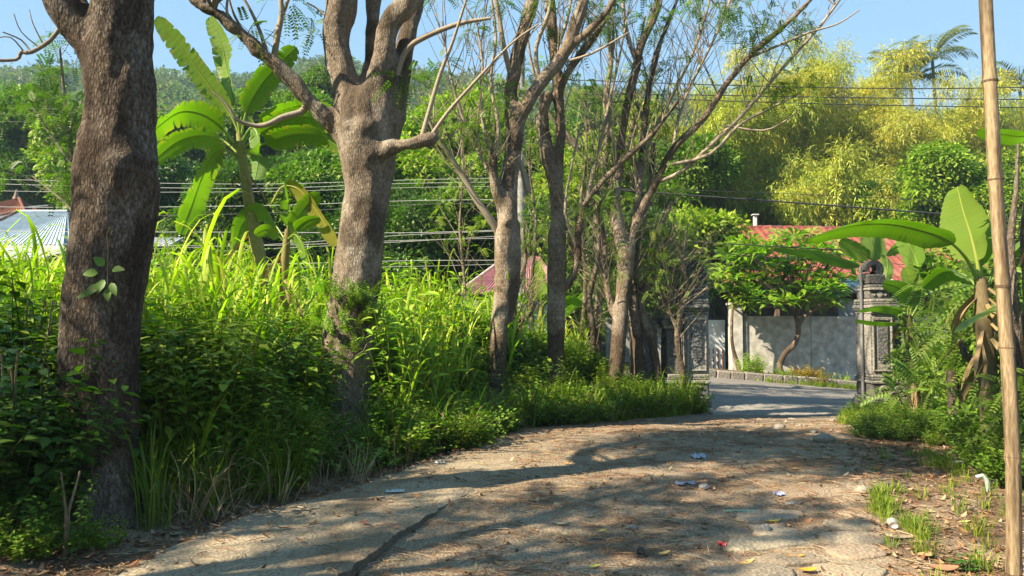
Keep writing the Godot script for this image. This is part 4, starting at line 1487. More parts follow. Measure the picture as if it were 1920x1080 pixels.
func make_bananas() -> void:
	var lime := Color(0.19, 0.3, 0.04)
	var green := Color(0.165, 0.275, 0.038)
	var dark := Color(0.15, 0.255, 0.036)
	var d := 11.6
	var foot := at(492, 560, d)
	foot.y = ground_h(foot.x, foot.z)
	var o := banana("tall banana plant with torn arching leaves behind the grass", foot)
	banana_stem(o, [[498, 640, d, 28], [488, 500, d, 26], [476, 430, d, 23], [464, 360, d, 20], [455, 300, d, 17], [449, 250, d, 12]], Color(0.36, 0.37, 0.12), 14)
	banana_leaf(o, [[450, 260, d], [432, 215, d], [385, 150, d - 0.1], [340, 90, d - 0.2], [293, 32, d - 0.3]], 0.42, 1.0, lime, 0.65, 0.3)
	banana_leaf(o, [[450, 255, d], [440, 195, d], [425, 130, d + 0.1], [415, 80, d + 0.1], [392, 32, d + 0.1]], 0.36, 1.35, lime, 0.5, 0.5)
	banana_leaf(o, [[452, 260, d], [462, 210, d - 0.1], [490, 160, d - 0.2], [520, 125, d - 0.3], [556, 88, d - 0.4]], 0.42, -0.9, green, 0.6, 0.35)
	banana_leaf(o, [[448, 285, d], [425, 250, d - 0.1], [385, 218, d - 0.3], [340, 210, d - 0.5], [300, 235, d - 0.8], [275, 262, d - 0.9]], 0.5, 0.8, green, 0.6, 0.3)
	banana_leaf(o, [[448, 290, d], [415, 262, d + 0.1], [370, 255, d + 0.2], [330, 268, d + 0.3], [285, 305, d + 0.4]], 0.42, 0.8, lime, 0.7, 0.4)
	banana_leaf(o, [[448, 300, d], [425, 282, d - 0.15], [400, 292, d - 0.3], [378, 335, d - 0.45], [360, 385, d - 0.55], [338, 440, d - 0.6]], 0.5, 1.05, lime, 0.7, 0.3)
	banana_leaf(o, [[455, 280, d], [490, 250, d - 0.2], [535, 225, d - 0.3], [580, 220, d - 0.4], [622, 240, d - 0.5]], 0.44, -0.8, lime, 0.7, 0.35)
	banana_leaf(o, [[455, 285, d], [500, 268, d - 0.3], [550, 252, d - 0.5], [600, 255, d - 0.6], [640, 280, d - 0.7]], 0.4, -0.8, green, 0.6, 0.35)
	banana_leaf(o, [[455, 270, d], [480, 240, d + 0.2], [520, 212, d + 0.3], [570, 198, d + 0.4], [625, 205, d + 0.5]], 0.4, -0.6, green, 0.3, 0.35)
	banana_leaf(o, [[453, 265, d], [470, 240, d - 0.3], [482, 250, d - 0.45], [486, 290, d - 0.5], [478, 338, d - 0.5]], 0.42, -1.35, Color(0.17, 0.28, 0.07), 0.3, 0.5)
	banana_leaf(o, [[448, 260, d], [455, 205, d], [470, 180, d], [478, 160, d]], 0.2, 1.2, lime, 0.1, 0.6)

	d = 11.2
	foot = at(535, 560, d)
	foot.y = ground_h(foot.x, foot.z)
	o = banana("small banana sucker with a browning leaf beside the tall banana plant", foot)
	banana_stem(o, [[530, 640, d, 20], [532, 540, d, 17], [535, 480, d, 15], [540, 430, d, 11]], Color(0.3, 0.27, 0.1), 4)
	banana_leaf(o, [[540, 450, d], [552, 420, d], [575, 385, d - 0.1], [598, 362, d - 0.2]], 0.3, -0.9, lime, 0.2, 0.4)
	banana_leaf(o, [[540, 450, d], [560, 425, d - 0.1], [580, 412, d - 0.2], [600, 408, d - 0.3]], 0.24, -0.6, green, 0.2, 0.4)
	banana_leaf(o, [[538, 450, d], [540, 410, d], [540, 370, d], [535, 340, d + 0.1]], 0.3, 1.3, lime, 0.2, 0.6)
	banana_leaf(o, [[538, 450, d], [552, 440, d - 0.2], [565, 455, d - 0.3], [575, 490, d - 0.35]], 0.3, -1.1, green, 0.2, 0.4)
	banana_leaf(o, [[510, 380, d], [530, 350, d], [560, 355, d - 0.1], [590, 390, d - 0.15], [612, 425, d - 0.2], [630, 462, d - 0.2]], 0.34, -1.0, Color(0.26, 0.25, 0.04), 0.4, 0.4)
	banana_leaf(o, [[538, 460, d], [520, 440, d], [500, 430, d], [478, 440, d]], 0.26, 0.8, lime, 0.3, 0.4)
	banana_leaf(o, [[538, 455, d], [515, 420, d + 0.2], [490, 395, d + 0.3], [455, 420, d + 0.4], [440, 470, d + 0.4]], 0.34, 0.95, green, 0.3, 0.4)

	d = 17.5
	foot = at(1012, 640, d)
	foot.y = ground_h(foot.x, foot.z)
	o = banana("young lime-green banana plant behind the third and fourth trunks", foot)
	banana_stem(o, [[1012, 660, d, 16], [1014, 610, d, 14], [1014, 570, d, 10]], Color(0.3, 0.3, 0.1), 2)
	banana_leaf(o, [[1014, 600, d], [1016, 560, d], [1012, 520, d], [1002, 488, d]], 0.34, 1.3, lime, 0.1, 0.5)
	banana_leaf(o, [[1014, 600, d], [1024, 560, d], [1030, 520, d - 0.1], [1028, 480, d - 0.2]], 0.4, 1.2, lime, 0.1, 0.5)
	banana_leaf(o, [[1014, 605, d], [1000, 570, d], [985, 555, d - 0.1], [965, 560, d - 0.2]], 0.3, 0.7, lime, 0.2, 0.4)
	banana_leaf(o, [[1014, 605, d], [1040, 575, d], [1070, 560, d - 0.1], [1100, 575, d - 0.2]], 0.36, -0.7, lime, 0.2, 0.4)
	banana_leaf(o, [[1014, 605, d], [1050, 590, d + 0.4], [1085, 560, d + 0.6], [1110, 530, d + 0.8]], 0.36, -0.9, lime, 0.2, 0.4)

	# right side
	d = 8.4
	foot = at(1846, 760, d)
	foot.y = ground_h(foot.x, foot.z)
	o = banana("broad-leaved banana plant beside the bamboo pole with one leaf arching over the gate pillar", foot)
	banana_stem(o, [[1862, 900, d, 40], [1858, 800, d, 36], [1852, 700, d, 32], [1846, 620, d, 30], [1842, 560, d, 26], [1838, 520, d, 20]], Color(0.24, 0.2, 0.11), 22)
	banana_leaf(o, [[1840, 545, d], [1815, 490, d - 0.05], [1778, 452, d - 0.1], [1725, 432, d - 0.15], [1660, 420, d - 0.2], [1590, 425, d - 0.25], [1516, 448, d - 0.3]], 0.42, 0.42, dark, 0.06, 0.45, 0.3)
	banana_leaf(o, [[1840, 545, d], [1832, 490, d], [1820, 440, d + 0.05], [1806, 395, d + 0.1], [1795, 350, d + 0.15]], 0.62, 1.15, Color(0.2, 0.3, 0.045), 0.12, 0.35, 0.25)
	banana_leaf(o, [[1842, 545, d], [1840, 480, d + 0.1], [1848, 420, d + 0.2], [1868, 370, d + 0.3]], 0.4, -1.0, green, 0.2, 0.4)
	banana_leaf(o, [[1846, 600, d], [1862, 578, d - 0.3], [1845, 585, d - 0.5], [1815, 600, d - 0.7], [1794, 622, d - 0.8]], 0.26, 0.3, green, 0.05, 0.3, 0.2)
	banana_leaf(o, [[1842, 550, d], [1880, 480, d + 0.2], [1930, 450, d + 0.3], [1990, 470, d + 0.4]], 0.45, -0.6, green, 0.2, 0.35)
	banana_leaf(o, [[1842, 560, d], [1815, 520, d + 0.4], [1770, 510, d + 0.7], [1730, 540, d + 0.9]], 0.34, 0.5, dark, 0.2, 0.4)
	d = 7.6
	foot = at(1990, 800, d)
	foot.y = ground_h(foot.x, foot.z)
	o = banana("banana plant at the right edge showing one dark drooping leaf tip", foot)
	banana_stem(o, [[2000, 820, d, 50], [1995, 600, d, 42], [1990, 380, d, 34], [1985, 260, d, 24]], Color(0.24, 0.2, 0.1), 3)
	banana_leaf(o, [[1985, 270, d], [1960, 240, d], [1920, 255, d - 0.1], [1880, 252, d - 0.15], [1834, 244, d - 0.2]], 0.26, 0.35, dark, 0.05, 0.3)
	banana_leaf(o, [[1985, 270, d], [2010, 180, d], [2060, 130, d], [2120, 150, d]], 0.4, -0.7, green, 0.2, 0.35)

	d = 12.6
	foot = at(1712, 700, d)
	foot.y = ground_h(foot.x, foot.z)
	o = banana("banana plant against the right gate pillar with leaves across its face", foot)
	banana_stem(o, [[1716, 815, d, 28], [1715, 760, d, 26], [1712, 690, d, 24], [1706, 630, d, 20], [1700, 590, d, 14]], Color(0.2, 0.2, 0.08), 4)
	banana_leaf(o, [[1702, 605, d], [1690, 585, d], [1665, 578, d - 0.1], [1640, 576, d - 0.2], [1610, 582, d - 0.3]], 0.24, 0.5, dark, 0.05, 0.4)
	banana_leaf(o, [[1702, 610, d], [1685, 606, d - 0.2], [1655, 606, d - 0.3], [1630, 604, d - 0.4], [1604, 600, d - 0.5]], 0.16, 0.45, dark, 0.05, 0.4)
	banana_leaf(o, [[1702, 605, d], [1700, 560, d], [1685, 540, d - 0.1], [1655, 530, d - 0.2]], 0.3, 0.9, green, 0.15, 0.4)
	banana_leaf(o, [[1702, 605, d], [1712, 560, d], [1710, 530, d], [1698, 500, d]], 0.34, 1.2, lime, 0.1, 0.45)
	banana_leaf(o, [[1702, 605, d], [1725, 560, d], [1722, 500, d + 0.1], [1700, 450, d + 0.2], [1685, 432, d + 0.3]], 0.42, 1.2, green, 0.1, 0.4)
	banana_leaf(o, [[1702, 615, d], [1690, 650, d - 0.3], [1672, 660, d - 0.4], [1655, 672, d - 0.4]], 0.14, 0.5, dark, 0.05, 0.4)
	banana_leaf(o, [[1702, 605, d], [1740, 570, d], [1770, 560, d], [1800, 580, d]], 0.34, -0.7, dark, 0.2, 0.4)

	d = 16.6
	foot = at(1655, 640, d)
	foot.y = ground_h(foot.x, foot.z)
	o = banana("banana plant standing across the road edge behind the right gate pillar", foot)
	banana_stem(o, [[1655, 700, d, 20], [1650, 600, d, 18], [1645, 530, d, 14], [1640, 490, d, 10]], Color(0.26, 0.26, 0.1), 4)
	banana_leaf(o, [[1642, 510, d], [1640, 480, d], [1634, 450, d], [1628, 415, d]], 0.52, 1.25, Color(0.17, 0.27, 0.05), 0.15, 0.4)
	banana_leaf(o, [[1642, 510, d], [1620, 480, d], [1600, 465, d], [1575, 450, d]], 0.4, 0.9, lime, 0.2, 0.4)
	banana_leaf(o, [[1642, 515, d], [1610, 500, d - 0.2], [1570, 488, d - 0.3], [1520, 474, d - 0.4], [1450, 466, d - 0.5]], 0.34, 0.5, green, 0.1, 0.4)
	banana_leaf(o, [[1642, 510, d], [1660, 480, d - 0.1], [1664, 500, d - 0.2], [1660, 530, d - 0.3]], 0.3, -0.4, lime, 0.3, 0.5)
	banana_leaf(o, [[1642, 510, d], [1670, 470, d], [1700, 460, d], [1740, 490, d]], 0.4, -0.8, green, 0.2, 0.4)

# ------------------------------------------------------------------ bamboo
func bamboo_clump(label: String, px: float, base_py: float, top_py: float, d: float, spread: float, tone: Color, n := 26) -> void:
	var foot := at(px, base_py, d)
	foot.y = ground_h(foot.x, foot.z) - 0.1
	var top := at(px, top_py, d).y
	var o := thing("bamboo_clump", label, "bamboo", foot, "bamboo clumps beyond the red-roofed house")
	var xf := []
	var cs := []
	for k in n:
		var a := TAU * k / n + rng.randf_range(-0.2, 0.2)
		var h := (top - foot.y) * rng.randf_range(0.72, 1.08)
		var reach := spread * rng.randf_range(0.25, 1.0)
		var p0 := Vector3(cos(a), 0, sin(a)) * rng.randf_range(0.1, 0.8)
		var out := Vector3(cos(a), 0, sin(a))
		var pts := PackedVector3Array()
		var rad := PackedFloat32Array()
		for j in 9:
			var f := j / 8.0
			pts.append(p0 + out * reach * (pow(f, 1.9) + 0.35 * pow(f, 6.0)) + Vector3(0, h * (f - 0.2 * pow(f, 5.0)), 0))
			rad.append(0.045 * (1.0 - 0.85 * f))
		var m := Mb.new()
		m.tube(pts, rad, 6, vary(Color(0.24, 0.22, 0.07), 0.3), false)
		part("culm", m.done(M.bamboo), o)
		for j in 27:
			var f := 1.0 - 0.86 * pow(rng.randf(), 1.2)
			var i := clampi(int(f * 8.0), 0, 7)
			var q := pts[i].lerp(pts[i + 1], f * 8.0 - i)
			var off := rdir() * (0.25 + 1.15 * (1.0 - f))
			off.y *= 0.6
			var s := rng.randf_range(0.8, 1.5)
			xf.append(Transform3D(Basis.from_euler(Vector3(rng.randf_range(-0.5, 0.5), rng.randf() * TAU, rng.randf_range(-0.5, 0.5))).scaled(Vector3.ONE * s), q + off))
			var g := rng.randf_range(0.6, 1.15)
			cs.append(Color(tone.r * g * rng.randf_range(0.85, 1.1), tone.g * g, tone.b * g))
	for mi in G.bamboo.size():
		var xs := []
		var c2 := []
		for k in range(mi, xf.size(), G.bamboo.size()):
			xs.append(xf[k]); c2.append(cs[k])
		scatter("foliage", G.bamboo[mi], xs, c2, o)

func make_bamboo() -> void:
	var gold := Color(1.2, 1.18, 1.0)
	var lime := Color(1.08, 1.2, 1.0)
	bamboo_clump("yellow-green bamboo clump leftmost, behind the bare branches by the gate", 1330, 470, 85, 36, 3.2, lime)
	bamboo_clump("golden bamboo clump above the crown of the frangipani", 1460, 470, 45, 38, 3.2, gold)
	bamboo_clump("tall golden bamboo clump in the middle of the grove with the highest feathery tips", 1590, 470, 12, 40, 3.4, gold, 30)
	bamboo_clump("bamboo clump leaning below the twin-headed coconut palm", 1720, 460, 90, 41, 3.6, gold)
	bamboo_clump("thin bamboo clump seen to the left of the bamboo pole top", 1810, 460, 70, 43, 3.2, gold, 18)
	bamboo_clump("bamboo clump at the right edge behind the bamboo pole", 1930, 460, 125, 42, 3.2, lime)
	bamboo_clump("low olive bamboo clump in front of the tall golden one", 1540, 480, 235, 34, 2.6, lime, 20)
	bamboo_clump("small shaded bamboo clump left of the mango tree", 1650, 480, 250, 34.5, 2.6, lime, 20)

# ------------------------------------------------------------------ palms
func palm(label: String, px: float, crown_py: float, d: float, n: int, l: float) -> void:
	var top := at(px, crown_py, d)
	var foot := Vector3(top.x + 0.4, hill_h(px, d) if d > 42.0 else ground_h(top.x, top.z), top.z)
	var o := thing("coconut_palm", label, "palm", foot, "coconut palms above the bamboo")
	var m := Mb.new()
	var t := top - foot
	m.tube(PackedVector3Array([Vector3(0, -0.3, 0), Vector3(0.1, t.y * 0.4, 0), t]), PackedFloat32Array([0.22, 0.15, 0.12]), 10, Color(0.2, 0.18, 0.14))
	part("trunk", m.done(M.twig), o)
	var f := Mb.new()
	var p := Vector3.ZERO
	var e := 1.0
	var rach := PackedVector3Array([p])
	var rr := PackedFloat32Array([0.035])
	var k := 34
	for j in k:
		var fr := (j + 1.0) / k
		e = 0.95 - 1.75 * fr * fr
		var dir := Vector3(cos(e), sin(e), 0)
		p += dir * (l / k)
		rach.append(p)
		rr.append(0.035 * (1.0 - 0.8 * fr))
		if fr > 0.12:
			var ll := l * 0.26 * sin(PI * clampf(fr * 0.85 + 0.12, 0.0, 1.0))
			for s in [-1.0, 1.0]:
				var ld := (Vector3(0, -0.35, s) + dir * 0.55 + rdir() * 0.1).normalized()
				f.chip(p, ld, Vector3.UP, ll, 0.1, vary(Color(0.13, 0.165, 0.03), 0.25))
	f.tube(rach, rr, 5, Color(0.16, 0.17, 0.05), false)
	var mesh := f.done(M.bamboo_leaf)
	for j in n:
		var b := Basis(Vector3.UP, j * 2.4 + rng.randf_range(-0.2, 0.2)) * Basis(Vector3(0, 0, 1), rng.randf_range(-0.75, 0.45)) * Basis(Vector3(1, 0, 0), rng.randf_range(-0.5, 0.5))
		part("frond", mesh, o, Transform3D(b.scaled(Vector3.ONE * rng.randf_range(0.8, 1.1)), t))

# ------------------------------------------------------------------ background trees
func make_back_trees() -> void:
	var gr := "trees behind the power lines"
	# [px, crown top py, d, radius, kind, label]
	var list := [
		[30, 190, 46, 3.8, "mid", "tree at the left edge above the tiled roof"],
		[105, 240, 47, 3.2, "dark", "dark tree rising behind the pale blue metal roof"],
		[-40, 230, 48, 3.6, "mid", "tree cut by the left edge of the picture below the hill"],
		[175, 230, 38, 3.0, "bright", "light green tree half hidden by the nearest dark trunk"],
		[330, 215, 44, 3.6, "mid", "tree below the hill between the dark trunk and the tall banana plant"],
		[300, 300, 31, 2.6, "dark", "dark bushy tree just right of the nearest dark trunk"],
		[395, 300, 33, 2.8, "dark", "dense dark tree behind the long drooping banana leaf"],
		[545, 175, 40, 3.4, "mid", "rounded tree on the slope above the pale branch of the forked tree"],
		[610, 130, 50, 3.6, "mid", "bright-topped tree just left of the forked tree's upright limb"],
		[520, 300, 30, 2.9, "dark", "glossy dark tree behind the small banana sucker"],
		[600, 290, 28, 2.6, "mid", "leafy tree touching the left side of the forked trunk"],
		[450, 330, 28, 2.3, "dark", "low dark tree directly behind the tall banana stem"],
		[800, 205, 30, 3.0, "bright", "sunlit yellow-green tree to the right of the forked trunk"],
		[880, 165, 36, 3.3, "bright", "taller yellow-green tree behind the third trunk's low branch"],
		[760, 330, 26, 2.6, "dark", "dark tree with a visible trunk behind the power lines"],
		[860, 330, 27, 2.6, "mid", "green tree above the pink shed roof"],
		[720, 250, 40, 3.0, "mid", "tree seen past the right edge of the forked trunk"],
		[1000, 250, 34, 3.0, "mid", "tree framed between the third and fourth trunks"],
		[1085, 280, 30, 2.6, "bright", "pale green tree framed between the fourth and fifth trunks"],
		[1110, 170, 60, 4.2, "mid", "far tree on the hill shoulder above the bare branches"],
		[1230, 270, 33, 2.8, "mid", "tree behind the bare stems next to the gate"],
		[1200, 400, 25, 2.0, "dark", "low dark tree behind the many-stemmed tree"],
		[980, 400, 26, 2.0, "dark", "low dark tree behind the grey utility pole"],
		[1300, 395, 27, 1.4, "bright", "small tree over the left end of the red roof"],
		[940, 200, 48, 3.4, "mid", "distant tree seen through the top of the third trunk's fork"],
		[660, 400, 25, 2.2, "dark", "dark tree behind the lower part of the forked trunk"],
	]
	for e in list:
		var top := at(e[0], e[1], e[2])
		var foot := Vector3(top.x, ground_h(top.x, top.z) if e[2] < 42 else hill_h(e[0], e[2]), top.z)
		foot.y = minf(foot.y, top.y - e[3] * 1.6)
		var kind: String = e[4]
		back_tree("leafy_tree", e[5], foot, top.y - foot.y, e[3], G[kind], 1.0, 58.0 if kind != "bright" else 44.0, vary(Color(1, 1, 1), 0.12), gr)
	var gr2 := "trees on the far side of the road"
	var top := at(1745, 290, 31)
	var foot := Vector3(top.x, ground_h(top.x, top.z), top.z)
	back_tree("mango_tree", "rounded bright mango tree in front of the bamboo grove", foot, top.y - foot.y, 2.4, G.bright, 0.8, 60.0, Color(0.85, 0.95, 0.8), gr2, 14)
	top = at(1690, 340, 33)
	foot = Vector3(top.x, ground_h(top.x, top.z), top.z)
	back_tree("leafy_tree", "darker tree tucked behind the left side of the mango tree", foot, top.y - foot.y, 1.6, G.dark, 0.9, 56.0, Color.WHITE, gr2)
	top = at(1850, 320, 30)
	foot = Vector3(top.x, ground_h(top.x, top.z), top.z)
	back_tree("leafy_tree", "loose green tree behind the bamboo pole at banana-leaf height", foot, top.y - foot.y, 2.4, G.mid, 0.9, 54.0, Color.WHITE, gr2)
	top = at(1920, 280, 34)
	foot = Vector3(top.x, ground_h(top.x, top.z), top.z)
	back_tree("leafy_tree", "tree filling the right edge behind the bamboo pole", foot, top.y - foot.y, 2.8, G.bright, 0.9, 46.0, Color(0.9, 0.9, 0.8), gr2)
	palm("twin-headed looking coconut palm standing clear against the sky", 1706, 150, 58, 18, 4.6)
	palm("coconut palm with its head just above the bamboo tips", 1748, 112, 60, 15, 4.2)
	palm("coconut palm at the right edge of the picture", 1912, 168, 62, 14, 3.6)
	# spindly young tree at the far left with thin leaves
	var d := 15.0
	var o := road_tree("young_tree", "spindly young tree with sparse hanging leaves left of the dark trunk", [[[150, 640, d, 12], [140, 500, d, 11], [142, 380, d, 10], [135, 300, d, 9], [125, 220, d, 8], [118, 150, d, 6], [112, 90, d, 4]]], [[[140, 400, d, 5], [110, 370, d, 4], [60, 330, d, 2]], [[136, 310, d, 5], [100, 260, d, 4], [60, 200, d, 2]], [[128, 250, d, 5], [150, 200, d, 4], [165, 140, d, 2]]], 0.03, M.bark, Color(0.3, 0.25, 0.19), Color(0.45, 0.42, 0.36, 0.4), "")
	var tp := shoots(o, [trace([[142, 380, d, 10], [135, 300, d, 9], [125, 220, d, 8], [118, 150, d, 6], [112, 90, d, 4]]), trace([[110, 370, d, 4], [60, 330, d, 2]]), trace([[100, 260, d, 4], [60, 200, d, 2]])], 26, 0.4, 1.1, 0.008, Color(0.28, 0.23, 0.17), 0.2, 0.0)
	sprays(o, tp, 0.75, G.pinnate + G.bright_pinnate, 0.6, 1.0)

# ------------------------------------------------------------------ gate
func ring(m: Mb, mid: Vector3, r: float, thick: float, a0: float, a1: float, col: Color, depth := 0.12) -> void:
	# flat carved scroll standing in the x-y plane
	var n := 14
	for k in n:
		var a := lerpf(a0, a1, float(k) / n)
		var b := lerpf(a0, a1, (k + 1.0) / n)
		var ta := thick * (1.0 - 0.5 * k / n)
		var tb := thick * (1.0 - 0.5 * (k + 1) / n)
		var q := []
		for e in [[a, r - ta], [a, r + ta], [b, r + tb], [b, r - tb]]:
			q.append(mid + Vector3(cos(e[0]) * e[1], sin(e[0]) * e[1], 0))
		var dz := Vector3(0, 0, depth * 0.5)
		m.face(q[0] + dz, q[1] + dz, q[2] + dz, q[3] + dz, col)
		m.face(q[3] - dz, q[2] - dz, q[1] - dz, q[0] - dz, col)
		m.face(q[1] + dz, q[1] - dz, q[2] - dz, q[2] + dz, col)
		m.face(q[0] - dz, q[0] + dz, q[3] + dz, q[3] - dz, col)

func gate_pillar(label: String, x: float, d: float, mirror: float) -> void:
	# x is the edge of the opening; the pier steps away from it
	var stone := Color(0.37, 0.35, 0.32)
	var dark := Color(0.21, 0.2, 0.185)
	var o := thing("gate_pillar", label, "gate pillar", Vector3(x, 0.03, -d), "pair of carved gate pillars")
	var bx := func(name_: String, x0: float, x1: float, y0: float, y1: float, z0: float, z1: float, col: Color, bev := 0.012) -> MeshInstance3D:
		var m := Mb.new()
		m.box(Vector3((x0 + x1) * 0.5 * mirror, (y0 + y1) * 0.5, (z0 + z1) * 0.5), Vector3(x1 - x0, y1 - y0, z1 - z0), col, bev)
		return part(name_, m.done(M.stone), o)
	# plinth
	bx.call("plinth", -0.02, 0.92, -0.5, 0.16, -0.42, 0.42, dark, 0.02)
	bx.call("plinth", 0.0, 0.86, 0.163, 0.22, -0.38, 0.38, stone)
	var block: MeshInstance3D = bx.call("carved_block", 0.02, 0.8, 0.223, 0.47, -0.35, 0.35, Color(0.17, 0.165, 0.155), 0.02)
	var sc := Mb.new()
	ring(sc, Vector3(0.5 * mirror, 0.345, 0.365), 0.075, 0.026, 0.0, TAU * 0.95, stone, 0.05)
	ring(sc, Vector3(0.22 * mirror, 0.345, 0.365), 0.08, 0.022, 0.6, 4.2, stone, 0.05)
	sc.box(Vector3(0.5 * mirror, 0.345, 0.36), Vector3(0.05, 0.05, 0.05), stone, 0.02)
	sc.box(Vector3(0.36 * mirror, 0.3, 0.362), Vector3(0.14, 0.03, 0.04), stone, 0.012, Basis(Vector3(0, 0, 1), 0.5))
	part("carved_scroll", sc.done(M.stone), block)
	bx.call("moulding", -0.01, 0.84, 0.473, 0.53, -0.38, 0.38, stone)
	bx.call("moulding", 0.0, 0.8, 0.533, 0.58, -0.355, 0.355, dark)
	bx.call("moulding", 0.01, 0.78, 0.583, 0.64, -0.34, 0.34, stone)
	# pier with framed panel
	bx.call("pier", 0.0, 0.46, 0.643, 1.78, -0.3, 0.3, stone)
	bx.call("panel_frame", 0.04, 0.075, 0.7, 1.72, 0.303, 0.335, stone)
	bx.call("panel_frame", 0.385, 0.42, 0.7, 1.72, 0.303, 0.335, stone)
	bx.call("panel_frame", 0.078, 0.382, 1.66, 1.72, 0.303, 0.335, stone)
	bx.call("panel_frame", 0.078, 0.382, 0.7, 0.73, 0.303, 0.335, stone)
	var pn := Mb.new()
	pn.box(Vector3(0.23 * mirror, 1.27, 0.317), Vector3(0.2, 0.66, 0.028), Color(0.2, 0.2, 0.2), 0.012)
	pn.box(Vector3(0.23 * mirror, 0.92, 0.316), Vector3(0.12, 0.036, 0.026), Color(0.2, 0.2, 0.2), 0.01)
	pn.box(Vector3(0.23 * mirror, 0.885, 0.316), Vector3(0.05, 0.03, 0.026), Color(0.2, 0.2, 0.2), 0.01)
	part("panel", pn.done(M.stone), o)
	# set-back wing pier
	bx.call("wing", 0.463, 0.78, 0.643, 1.5, -0.24, 0.2, Color(0.2, 0.195, 0.185))
	var wp := Mb.new()
	wp.box(Vector3(0.62 * mirror, 1.2, 0.212), Vector3(0.16, 0.42, 0.022), Color(0.2, 0.195, 0.19), 0.01)
	part("panel", wp.done(M.stone), o)
	bx.call("wing_cornice", 0.463, 0.84, 1.503, 1.58, -0.28, 0.25, stone)
	bx.call("wing_cornice", 0.463, 0.88, 1.583, 1.68, -0.31, 0.28, dark)
	bx.call("wing_cornice", 0.463, 0.82, 1.683, 1.78, -0.27, 0.24, stone)
	bx.call("wing_top", 0.463, 0.76, 1.783, 2.2, -0.2, 0.18, dark)
	# cornice: courses stepping out and in
	var y := 1.783
	for c in [[0.03, 0.05, 0], [0.07, 0.06, 1], [0.11, 0.07, 0], [0.08, 0.05, 1], [0.05, 0.06, 0]]:
		bx.call("cornice", 0.0, 0.46 + c[0], y, y + c[1] - 0.003, -0.3 - c[0], 0.3 + c[0], stone if c[2] == 0 else dark)
		y += c[1]
	bx.call("neck", 0.02, 0.42, y, y + 0.16 - 0.003, -0.25, 0.25, dark)
	var lz := Mb.new()
	lz.box(Vector3(0.22 * mirror, y + 0.08, 0.262), Vector3(0.1, 0.1, 0.05), Color(0.36, 0.35, 0.32), 0.01, Basis(Vector3(0, 0, 1), 0.78))
	lz.box(Vector3(0.11 * mirror, y + 0.08, 0.258), Vector3(0.06, 0.06, 0.04), stone, 0.01, Basis(Vector3(0, 0, 1), 0.78))
	lz.box(Vector3(0.33 * mirror, y + 0.08, 0.258), Vector3(0.06, 0.06, 0.04), stone, 0.01, Basis(Vector3(0, 0, 1), 0.78))
	part("rosette", lz.done(M.stone), o)
	y += 0.16
	bx.call("cornice", 0.0, 0.5, y, y + 0.05, -0.32, 0.32, stone)
	bx.call("cornice", 0.01, 0.46, y + 0.053, y + 0.11, -0.28, 0.28, dark)
	y += 0.113
	# crest: block with curling scroll horns
	bx.call("crest", 0.03, 0.4, y, y + 0.2, -0.16, 0.16, Color(0.11, 0.108, 0.105), 0.03)
	var h := Mb.new()
	ring(h, Vector3(0.2 * mirror, y + 0.3, 0.0), 0.125, 0.075, -1.3 if mirror > 0 else PI + 1.3, 3.5 if mirror > 0 else PI - 3.5, Color(0.11, 0.108, 0.105), 0.22)
	ring(h, Vector3(0.06 * mirror, y + 0.14, 0.0), 0.06, 0.035, 0.0, TAU * 0.9, Color(0.13, 0.128, 0.12), 0.2)
	part("crest_scroll", h.done(M.stone), o)
	var h2 := Mb.new()
	ring(h2, Vector3(0.63 * mirror, 2.28, 0.0), 0.11, 0.07, -1.6 if mirror > 0 else PI + 1.6, 3.4 if mirror > 0 else PI - 3.4, Color(0.11, 0.108, 0.105), 0.2)
	part("wing_scroll", h2.done(M.stone), o)
	# steel gate post along the opening
	var pm := Mb.new()
	pm.box(Vector3(-0.04 * mirror, 1.1, 0.06), Vector3(0.036, 3.2, 0.06), Color(0.25, 0.25, 0.25), 0.008)
	part("gate_post", pm.done(M.metal), o)

func make_gate() -> void:
	gate_pillar("carved grey stone gate pillar on the right of the opening, black curled crest", 6.76, 14.4, 1.0)
	gate_pillar("carved grey stone gate pillar on the left, half hidden by bare trees", 3.74, 14.5, -1.0)
	var m := Mb.new()
	m.box(Vector3(0, 0.75, 0), Vector3(0.5, 1.9, 0.18), Color(0.28, 0.28, 0.27), 0.012)
	m.box(Vector3(0, 1.74, 0), Vector3(0.56, 0.07, 0.26), Color(0.2, 0.2, 0.19), 0.012)
	solo("wing_wall", m.done(M.stone), "low grey wall running left from the left gate pillar behind the stems", "wall", Vector3(2.58, 0.0, -14.6))
	m = Mb.new()
	m.box(Vector3(0, 0.7, 0), Vector3(3.4, 1.6, 0.18), Color(0.26, 0.26, 0.25), 0.012)
	m.box(Vector3(0, 1.54, 0), Vector3(3.44, 0.07, 0.26), Color(0.2, 0.2, 0.19), 0.012)
	solo("wing_wall", m.done(M.stone), "low grey wall running right from the right gate pillar behind the shrubs", "wall", Vector3(9.5, -0.2, -14.6))
	# white pipe frame leaning beside the right pillar
	m = Mb.new()
	var w := Color(0.8, 0.8, 0.8)
	m.box(Vector3(-0.13, 0.35, 0), Vector3(0.04, 0.95, 0.04), w, 0.01)
	m.box(Vector3(0.13, 0.35, 0), Vector3(0.04, 0.95, 0.04), w, 0.01)
	m.box(Vector3(0, 0.66, 0), Vector3(0.219, 0.035, 0.036), w, 0.01)
	m.box(Vector3(0, 0.3, 0), Vector3(0.219, 0.035, 0.036), w, 0.01)
	solo("white_frame", m.done(M.plain), "small white painted frame beside the right gate pillar", "frame", Vector3(7.67, 0.62, -14.2))

